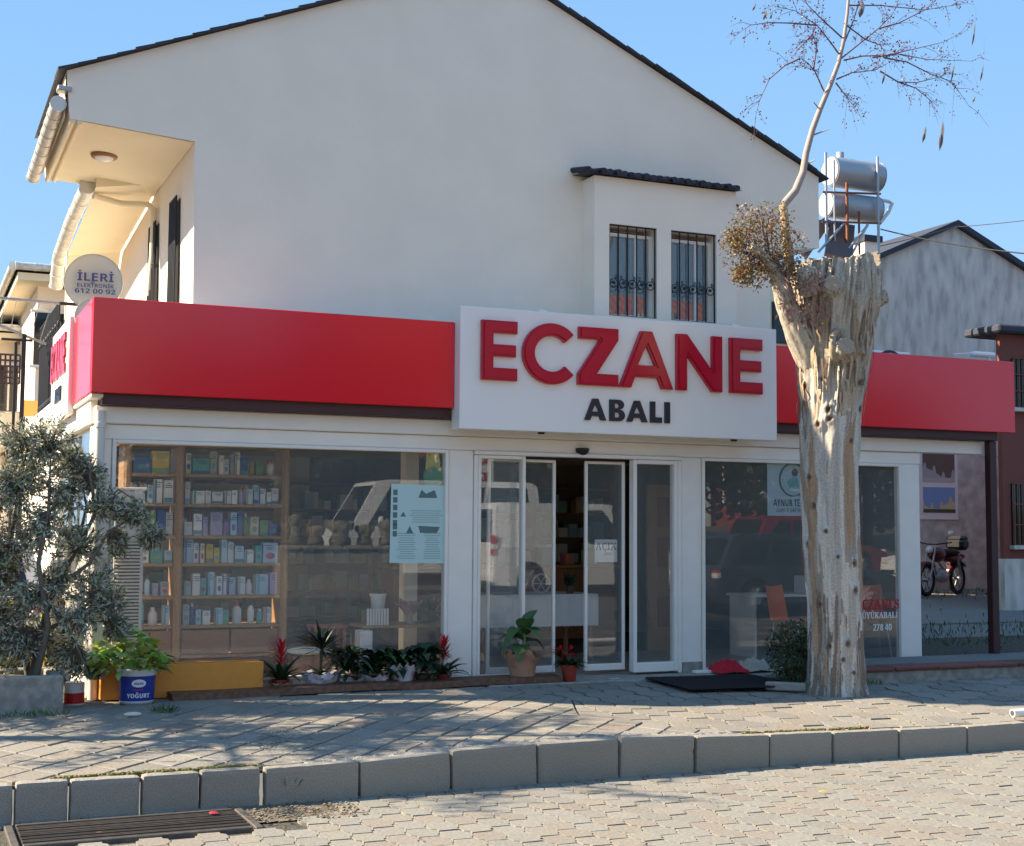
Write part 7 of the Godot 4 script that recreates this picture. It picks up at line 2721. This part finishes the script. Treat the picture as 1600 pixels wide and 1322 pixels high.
# ---------------------------------------------------------------- vehicles
func car(called: String, label: String, at: Vector3, turn: float, len: float, wid: float, hgt: float, paint: String, van: bool, nose: float) -> Node3D:
	# built along x, front at +x, centred
	var c := thing(called, label, "van" if van else "car", at)
	c.rotation.y = turn
	var h := len * 0.5
	var bl := 0.55 * hgt if not van else 0.52 * hgt
	var g := 0.18
	var V := func(a: Array) -> PackedVector2Array:
		var r := PackedVector2Array()
		for i in range(0, a.size(), 2): r.append(Vector2(a[i], a[i + 1]))
		return r
	# side outline in fractions of length and height
	var lower: PackedVector2Array
	var upper: PackedVector2Array
	if van:
		lower = V.call([-h, g + 0.08, -h + 0.12, g, h - 0.15, g, h, g + 0.15, h - 0.02, bl * 0.82, h - 0.12 - nose, bl, -h + 0.02, bl])
		upper = V.call([-h + 0.02, bl, h - 0.14 - nose, bl, h - 0.75 - nose * 0.9, hgt - 0.05, h - 1.0 - nose, hgt, -h + 0.25, hgt, -h + 0.08, hgt - 0.08])
	else:
		lower = V.call([-h, g + 0.1, -h + 0.12, g, h - 0.15, g, h, g + 0.14, h - 0.03, bl * 0.72, h - 0.25, bl * 0.86, h - 1.05, bl, -h + 0.08, bl, -h, bl * 0.85])
		upper = V.call([-h + 0.10, bl, h - 1.08, bl, h - 1.75, hgt - 0.04, h - 2.0, hgt, -h + 0.75, hgt, -h + 0.45, hgt - 0.08])
	var body := MB.new()
	# wheel arches: cut out of the outline
	var wr := 0.31 if not van else 0.33
	var wx := [-h + len * 0.2, h - len * 0.2]
	for x in wx:
		var arch := PackedVector2Array()
		for i in 17: arch.append(Vector2(x + cos(PI * i / 16.0) * (wr + 0.05), 0.28 + sin(PI * i / 16.0) * (wr + 0.05)))
		arch.append(Vector2(x - wr - 0.05, 0.0))
		arch.append(Vector2(x + wr + 0.05, 0.0))
		var cut := Geometry2D.clip_polygons(lower, arch)
		if cut.size(): lower = cut[0]
	body.prism(lower, -wid * 0.5, wid * 0.5)
	put(c, "body", body, paint)
	# tapering cabin
	var cab := MB.new()
	var U := upper
	if Geometry2D.is_polygon_clockwise(U): U.reverse()
	var inset := func(p: Vector2) -> float: return wid * 0.5 - 0.02 - 0.13 * (p.y - bl) / (hgt - bl)
	for i in U.size():
		var p := U[i]
		var q := U[(i + 1) % U.size()]
		var a: float = inset.call(p)
		var b: float = inset.call(q)
		cab.q(Vector3(p.x, p.y, -a), Vector3(q.x, q.y, -b), Vector3(q.x, q.y, b), Vector3(p.x, p.y, a))
	var t := Geometry2D.triangulate_polygon(U)
	for i in range(0, t.size(), 3):
		var A := []
		for k in 3: A.append(U[t[i + k]])
		if (A[1] - A[0]).cross(A[2] - A[0]) < 0:
			var z = A[1]
			A[1] = A[2]
			A[2] = z
		var I := [inset.call(A[0]), inset.call(A[1]), inset.call(A[2])]
		cab.tri(Vector3(A[0].x, A[0].y, I[0]), Vector3(A[1].x, A[1].y, I[1]), Vector3(A[2].x, A[2].y, I[2]))
		cab.tri(Vector3(A[0].x, A[0].y, -I[0]), Vector3(A[2].x, A[2].y, -I[2]), Vector3(A[1].x, A[1].y, -I[1]))
	put(c, "cabin", cab, paint)
	# side windows, windscreen, rear window
	var span := 3
	var xa := U[0].x
	for side in [-1.0, 1.0]:
		for k in span:
			var g2 := MB.new()
			var y0 := bl + 0.05
			var y1 := hgt - 0.13
			var lo0 := lerpf(-h + 0.25, h - (0.45 + nose if van else 1.25), k / float(span)) + 0.04
			var lo1 := lerpf(-h + 0.25, h - (0.45 + nose if van else 1.25), (k + 1) / float(span)) - 0.04
			var hi0 := lerpf(-h + (0.3 if van else 0.75), h - (1.0 + nose if van else 1.95), k / float(span)) + 0.04
			var hi1 := lerpf(-h + (0.3 if van else 0.75), h - (1.0 + nose if van else 1.95), (k + 1) / float(span)) - 0.04
			var zi: float = inset.call(Vector2(0, y0)) + 0.006
			var zo: float = inset.call(Vector2(0, y1)) + 0.006
			if side > 0: g2.q(Vector3(lo0, y0, zi), Vector3(lo1, y0, zi), Vector3(hi1, y1, zo), Vector3(hi0, y1, zo))
			else: g2.q(Vector3(lo1, y0, -zi), Vector3(lo0, y0, -zi), Vector3(hi0, y1, -zo), Vector3(hi1, y1, -zo))
			if van and called == "panel_van" and k < 2: continue
			put(c, "side_window", g2, "car_glass")
	var ws := MB.new()
	var f0 := Vector2(h - (0.14 + nose if van else 1.08), bl)
	var f1 := Vector2(h - (0.75 + nose * 0.9 if van else 1.75), hgt - 0.05)
	var nrm := Vector2(f0.y - f1.y, f1.x - f0.x).normalized() * -0.008
	var s0 := f0.lerp(f1, 0.12) + nrm
	var s1 := f0.lerp(f1, 0.92) + nrm
	ws.q(Vector3(s0.x, s0.y, wid * 0.43), Vector3(s0.x, s0.y, -wid * 0.43), Vector3(s1.x, s1.y, -wid * 0.37), Vector3(s1.x, s1.y, wid * 0.37))
	put(c, "windscreen", ws, "car_glass")
	var rw := MB.new()
	var rx0 := -h + (0.02 if van else 0.10)
	var rx1 := -h + (0.08 if van else 0.45)
	rw.q(Vector3(lerpf(rx0, rx1, 0.12) - 0.008, lerpf(bl, hgt, 0.1), -wid * 0.40), Vector3(lerpf(rx0, rx1, 0.12) - 0.008, lerpf(bl, hgt, 0.1), wid * 0.40), Vector3(lerpf(rx0, rx1, 0.85) - 0.008, lerpf(bl, hgt, 0.85), wid * 0.34), Vector3(lerpf(rx0, rx1, 0.85) - 0.008, lerpf(bl, hgt, 0.85), -wid * 0.34))
	put(c, "rear_window", rw, "car_glass")
	for x in wx:
		for side in [-1.0, 1.0]:
			var ty := MB.new()
			var prof := [Vector2(0.19, -0.09), Vector2(wr - 0.03, -0.10), Vector2(wr, -0.07), Vector2(wr, 0.07), Vector2(wr - 0.03, 0.10), Vector2(0.19, 0.09)]
			ty.lathe(prof, 24, Vector3(x, wr, side * (wid * 0.5 - 0.11)), Basis(Vector3.RIGHT, PI / 2))
			var wl := put(c, "wheel", ty, "rubber")
			var rm := MB.new()
			for i in 7:
				var w := TAU * i / 7.0
				rm.bbox(Vector3(x + cos(w) * 0.11, wr + sin(w) * 0.11, side * (wid * 0.5 - 0.045)), Vector3(0.19, 0.045, 0.02), 0.005, Basis(Vector3.BACK, w))
			rm.lathe([Vector2(0, 0.0), Vector2(0.19, 0.0)], 20, Vector3(x, wr, side * (wid * 0.5 - 0.06)), Basis(Vector3.RIGHT, PI / 2))
			put(wl, "rim", rm, "galvanised")
	for side in [-1.0, 1.0]:
		var tl := MB.new()
		tl.bbox(Vector3(-h + 0.04, bl * (1.02 if van else 0.86), side * (wid * 0.5 - 0.08)), Vector3(0.12, 0.42 if van else 0.16, 0.17), 0.02)
		var tr := put(c, "tail_light", tl, "lamp_red")
		var tc := MB.new()
		tc.bbox(Vector3(-h + 0.03, bl * (1.0 if van else 0.84), side * (wid * 0.5 - 0.075)), Vector3(0.12, 0.12, 0.175), 0.02)
		put(tr, "lens", tc, "lamp_clear")
		var hl := MB.new()
		hl.bbox(Vector3(h - 0.07, bl * 0.74, side * (wid * 0.5 - 0.16)), Vector3(0.14, 0.16, 0.28), 0.03)
		put(c, "headlight", hl, "lamp_clear")
		var mr := MB.new()
		mr.bbox(Vector3(h - (0.75 + nose if van else 1.35), bl + 0.13, side * (wid * 0.5 + 0.09)), Vector3(0.09, 0.16 if not van else 0.24, 0.18), 0.03)
		put(c, "mirror", mr, paint)
		for k in 2:
			var hd := MB.new()
			hd.bbox(Vector3(lerpf(-h + len * 0.38, h - len * 0.4, k), bl - 0.12, side * (wid * 0.5 + 0.012)), Vector3(0.18, 0.03, 0.025), 0.008)
			put(c, "door_handle", hd, paint)
	for e in [-1.0, 1.0]:
		var bm := MB.new()
		bm.bbox(Vector3(e * (h - 0.02), 0.34, 0), Vector3(0.16, 0.2, wid * 0.97), 0.04)
		put(c, "bumper", bm, paint if van else "black")
		var np := MB.new()
		np.bbox(Vector3(e * (h + 0.065), 0.42, 0), Vector3(0.012, 0.11, 0.50), 0.003)
		put(c, "number_plate", np, "white_gloss")
	var sk := MB.new()
	sk.bbox(Vector3(0, 0.25, 0), Vector3(len * 0.52, 0.12, wid * 0.98), 0.02)
	put(c, "under_trim", sk, "black")
	return c

# ---------------------------------------------------------------- across the street (seen in the glass)
func across_street() -> void:
	car("minibus", "white minibus parked across the street facing left", Vector3(10.6, road_y(15.6), 15.6), PI, 4.9, 1.8, 2.15, "car_white", true, 0.25)
	var v := car("panel_van", "white panel van with tall red tail lights parked across the street", Vector3(13.0, road_y(13.3), 13.3), 0.0, 4.4, 1.78, 1.85, "car_white", true, 0.75)
	car("dark_car", "dark grey car parked across the street between the vans and the red car", Vector3(16.2, road_y(10.0) + 0.05, 10.2), 0.0, 4.3, 1.75, 1.5, "car_dark", false, 0.0)
	car("red_car", "red car parked across the street beyond the dark car", Vector3(20.4, road_y(15.5), 15.5), 0.0, 3.9, 1.65, 1.5, "car_red", false, 0.0)
	car("white_car", "white estate car parked farthest along the street opposite", Vector3(23.5, road_y(13.0), 13.0), PI, 4.1, 1.7, 1.6, "car_white", false, 0.0)
	# low wall with pale stone torsos
	var wz := 13.2
	var y0 := road_y(wz)
	var lw := thing("low_wall", "low rendered wall with a stone coping across the street", "wall", Vector3(8.0, y0, wz))
	var b := W(lw)
	b.bbox(Vector3(7.85, y0 + 0.42, wz), Vector3(2.5, 0.95, 0.3), 0.02)
	put(lw, "wall", b, "stone")
	for i in 4:
		var s := W(lw)
		s.bbox(Vector3(6.92 + i * 0.62, y0 + 0.94, wz), Vector3(0.6, 0.08, 0.4), 0.015, Basis(Vector3.UP, rr(-0.03, 0.03)))
		put(lw, "coping_stone", s, "stone")
	var lab := ["slim pale stone torso standing on the low wall", "armless female stone torso on the low wall", "broad rough stone bust on the low wall", "small carved stone block on the low wall", "tall pale stone torso at the end of the low wall"]
	for k in 5:
		var t := MB.new()
		t.col = [Color(0.66, 0.60, 0.48), Color(0.66, 0.58, 0.42), Color(0.56, 0.50, 0.38), Color(0.42, 0.40, 0.32), Color(0.66, 0.62, 0.52)][k]
		var hh: float = [0.62, 0.40, 0.50, 0.42, 0.52][k]
		var r: float = [0.13, 0.17, 0.22, 0.16, 0.15][k]
		t.lathe([Vector2(0.0, 0), Vector2(r * 0.95, 0.0), Vector2(r, hh * 0.2), Vector2(r * 0.72, hh * 0.45), Vector2(r * 0.98, hh * 0.72), Vector2(r * 1.02, hh * 0.86), Vector2(r * 0.5, hh * 0.96), Vector2(0, hh)], 18)
		t.blob(Vector3(-r * 0.4, hh * 0.7, -r * 0.6), Vector3(r * 0.42, r * 0.42, r * 0.42), 0.1, 1, 2, 8, 10)
		t.blob(Vector3(r * 0.4, hh * 0.7, -r * 0.6), Vector3(r * 0.42, r * 0.42, r * 0.42), 0.1, 1, 2, 8, 10)
		t.blob(Vector3(r * 0.95, hh * 0.8, 0), Vector3(r * 0.3, r * 0.45, r * 0.3), 0.2, 1, 3, 8, 10)
		t.blob(Vector3(-r * 0.95, hh * 0.8, 0), Vector3(r * 0.3, r * 0.45, r * 0.3), 0.2, 1, 3, 8, 10)
		var o := solo("stone_torso", lab[k], "sculpture", Vector3([6.95, 7.35, 7.85, 8.35, 8.8][k], y0 + 0.978, wz), t, "stone", "stone torsos on the low wall")
		o.rotation.y = rr(-0.4, 0.4)
	# red and white house opposite with a red tile roof
	var hz := 31.0
	var oh := thing("red_house", "red and white house with a red tiled roof across the street", "house", Vector3(19, 2.0, hz))
	var hw := W(oh)
	hw.span(Vector3(13.8, 0, hz), Vector3(31, 7.4, hz + 9))
	put(oh, "wall", hw, "red_wall")
	for i in 6:
		for s in 2:
			var q := W(oh)
			var x := 15.4 + i * 2.6
			var y := 3.2 + s * 2.6
			q.bbox(Vector3(x, y, hz - 0.02), Vector3(1.0, 1.4, 0.1), 0.02)
			var wr := put(oh, "window", q, "white_frame")
			var g := W(oh)
			g.bbox(Vector3(x, y, hz - 0.075), Vector3(0.8, 1.2, 0.03), 0.01)
			put(wr, "pane", g, "car_glass")
	for i in 7:
		var q := W(oh)
		q.bbox(Vector3(14.1 + i * 2.6, 3.7, hz - 0.06), Vector3(0.5, 7.4, 0.12), 0.02)
		put(oh, "pilaster", q, "white_paint")
	var rf := W(oh)
	rf.q(Vector3(31.5, 7.3, hz - 0.6), Vector3(13.3, 7.3, hz - 0.6), Vector3(13.3, 11.0, hz + 5), Vector3(31.5, 11.0, hz + 5))
	rf.q(Vector3(13.3, 7.3, hz + 10), Vector3(31.5, 7.3, hz + 10), Vector3(31.5, 11.0, hz + 5), Vector3(13.3, 11.0, hz + 5))
	var rr2 := put(oh, "roof", rf, "roof_red")
	for i in 47:
		var t := W(oh)
		var x := 13.4 + i * 0.385
		t.tube([Vector3(x, 7.32, hz - 0.6), Vector3(x, 11.0, hz + 5)], 0.11, 6)
		put(rr2, "tile_row", t, "roof_red")
	# white block beside it
	var wb := thing("white_block", "plain white apartment block across the street", "building", Vector3(2, 1.8, 33))
	var w1 := W(wb)
	w1.span(Vector3(-9, 0, 30), Vector3(7, 9, 40))
	put(wb, "wall", w1, "white_paint")
	for i in 5:
		for s in 3:
			var q := W(wb)
			q.bbox(Vector3(-7.4 + i * 3.1, 3.0 + s * 2.4, 29.97), Vector3(1.2, 1.3, 0.1), 0.02)
			put(wb, "window", q, "car_glass")
	# tall white banner beside the vans
	var bz := 16.8
	var bn := thing("feather_banner", "tall white banner with red letters across the street", "banner", Vector3(12.3, road_y(bz), bz))
	var bp := MB.new()
	bp.tube([Vector3(-0.3, 0, 0), Vector3(-0.3, 4.2, 0)], 0.025, 8)
	put(bn, "pole", bp, "steel")
	var bc := MB.new()
	bc.col = Color(0.75, 0.75, 0.74)
	bc.span(Vector3(-0.28, 1.2, -0.01), Vector3(0.32, 4.15, 0.0))
	put(bn, "cloth", bc, "cloth")
	for i in 5: text(bn, "lettering", "ELÜKS"[i], 0.36, Vector3(0.02, 3.8 - i * 0.55, -0.02), "lamp_red", Basis(Vector3.UP, PI), 0.004, true, true)
	# unseen hedge, added so the glass does not mirror the lower red wall
	var hd := thing("added_hedge", "added dark hedge across the street that keeps the lower red house out of the reflections", "hedge", Vector3(17.5, 1.0, 27.0))
	var hl := MB.new()
	for i in 9000:
		var p := Vector3(rr(-5.5, 5.5), rr(0.0, 2.2), rr(-0.5, 0.5))
		hl.col = Color(rr(0.015, 0.035), rr(0.03, 0.06), rr(0.012, 0.022))
		hl.leaf(p, rdir(), rdir(), rr(0.2, 0.36), rr(0.1, 0.18))
	put(hd, "foliage", hl, "leaf")
	# dark trees along the far side; last three added to darken the glass
	for k in 7:
		var at := Vector3([16.5, 20.5, 24.5, 29.0, 6.6, 9.3, 12.0][k], 1.0, [22.0, 23.5, 22.5, 24.0, 23.0, 22.0, 24.5][k])
		var T := thing("street_tree", ["dark evergreen tree behind the panel van", "dark evergreen tree behind the red car", "dark evergreen tree beyond the white estate car", "dark evergreen tree at the far end of the street", "added dark evergreen tree before the white apartment block, dimming the window reflection", "added dark evergreen tree behind the low wall with the torsos, dimming the window reflection", "added dark evergreen tree behind the white minibus, dimming the window reflection"][k], "tree", at)
		var tk := MB.new()
		tk.col = Color(0.08, 0.06, 0.045)
		tk.tube([Vector3.ZERO, Vector3(0.1, 2.0, 0), Vector3(0, 4.5, 0.1)], [0.22, 0.17, 0.08], 10)
		for i in 6:
			var a := TAU * i / 6.0
			tk.tube([Vector3(0.05, 1.6 + i * 0.3, 0), Vector3(cos(a) * 1.2, 2.6 + i * 0.3, sin(a) * 1.2)], [0.08, 0.02], 6)
		put(T, "trunk", tk, "bark")
		var cr := MB.new()
		for i in 2600:
			var d := rdir() * pow(rng.randf(), 0.4)
			cr.col = Color(rr(0.015, 0.035), rr(0.03, 0.055), rr(0.012, 0.022))
			cr.leaf(Vector3(d.x * 2.6, 3.0 + d.y * 2.6, d.z * 2.2), rdir(), rdir(), rr(0.28, 0.5), rr(0.14, 0.24))
		put(T, "crown", cr, "leaf")

# ---------------------------------------------------------------- small things on the ground
func litter() -> void:
	var tufts := [[2.05, 1.15, "green grass tuft growing through the pavers before the bucket", 70], [0.75, 1.05, "grass growing along the foot of the concrete trough", 160], [8.7, 1.45, "grass growing right of the trunk foot", 120], [2.45, 3.95, "little grass tuft in the kerb gap", 20]]
	for t in tufts:
		var y := walk_y(t[0], t[1])
		if t[1] > 3.9: y = -0.2
		var b := MB.new()
		for i in t[3]:
			var sp := 0.10 if t[3] < 100 else 0.55
			b.col = Color(rr(0.04, 0.09), rr(0.10, 0.17), rr(0.015, 0.04))
			b.leaf(Vector3(rr(-sp, sp), 0.0, rr(-0.07, 0.07)), Vector3(rr(-0.7, 0.7), 1, rr(-0.7, 0.7)).normalized(), rdir(), rr(0.05, 0.13), 0.009, 0.25, 3)
		solo("grass_tuft", t[2], "grass", Vector3(t[0], y, t[1]), b, "leaf", "grass tufts in the paving")
	# concrete edging by the tree, white tube at the road edge, stone chip
	var e := MB.new()
	e.bbox(Vector3.ZERO, Vector3(0.40, 0.08, 0.09), 0.012)
	var eo := solo("edging_stone", "loose pale concrete edging stone beside the trunk", "stone", Vector3(7.95, -0.01, 1.62), e, "concrete")
	eo.rotation.y = -0.75
	var tb := MB.new()
	tb.tube([Vector3(0, 0.035, 0), Vector3(0.5, 0.035, 0.03)], 0.035, 14)
	tb.col = Color(0.1, 0.1, 0.1)
	tb.tube([Vector3(-0.002, 0.035, 0), Vector3(0.0, 0.035, 0)], 0.026, 12)
	solo("plastic_pipe", "short white plastic pipe lying on the pavement edge", "pipe", py(1582, 1121, -0.06), tb, "white_gloss")
	var lf := MB.new()
	lf.col = Color(0.62, 0.55, 0.06)
	lf.leaf(Vector3.ZERO, Vector3(1, 0.1, 0.15).normalized(), Vector3.UP, 0.085, 0.03, 0.05, 4)
	solo("yellow_leaf", "fallen yellow leaf on the road pavers", "leaf", py(1278, 1238, -0.283), lf, "leaf")
	var ch := MB.new()
	ch.col = Color(0.72, 0.66, 0.56)
	ch.blob(Vector3(0, 0.015, 0), Vector3(0.07, 0.02, 0.03), 0.4, 2, 5, 6, 10)
	solo("stone_chip", "pale flat stone chip beside the grass tuft", "stone", Vector3(1.78, walk_y(1.78, 1.3) + 0.003, 1.3), ch, "plain")
	var pp := MB.new()
	pp.col = Color(0.6, 0.6, 0.56)
	pp.box(Vector3(0, 0.004, 0), Vector3(0.12, 0.004, 0.07))
	solo("paper_scrap", "white paper scrap on the threshold before the sliding door", "paper", Vector3(6.75, -0.024, 0.33), pp, "print")
	var rd := MB.new()
	rd.col = Color(0.55, 0.03, 0.05)
	crumple(rd, Vector3.ZERO, 0.06, 0.02, 0.05, 3, Color(0.55, 0.03, 0.05))
	solo("red_wrapper", "small red sweet wrapper lying on the drain grate", "wrapper", Vector3(1.83, -0.277, 4.3), rd, "cloth")
	# dry leaves scattered over sidewalk and road
	var dl := MB.new()
	for i in 130:
		var x := rr(0.6, 9.0)
		var z := rr(0.6, 6.5)
		if z > 3.8 and z < 4.1: continue
		var y := walk_y(x, z) + 0.008 if z < 3.8 else -0.283
		dl.col = [Color(0.20, 0.13, 0.07), Color(0.32, 0.24, 0.13), Color(0.12, 0.08, 0.05)][i % 3]
		var a := rr(0, TAU)
		dl.leaf(Vector3(x, y, z), Vector3(cos(a), 0.06, sin(a)).normalized(), Vector3.UP, rr(0.03, 0.07), rr(0.008, 0.014), 0.0, 3)
	var o := MeshInstance3D.new()
	o.name = "dry_leaves"
	o.mesh = dl.mesh()
	o.material_override = M["leaf"]
	add_child(o)
	o.set_meta("kind", "stuff")
	tag(o, "dry brown leaves scattered over the paving", "leaves")
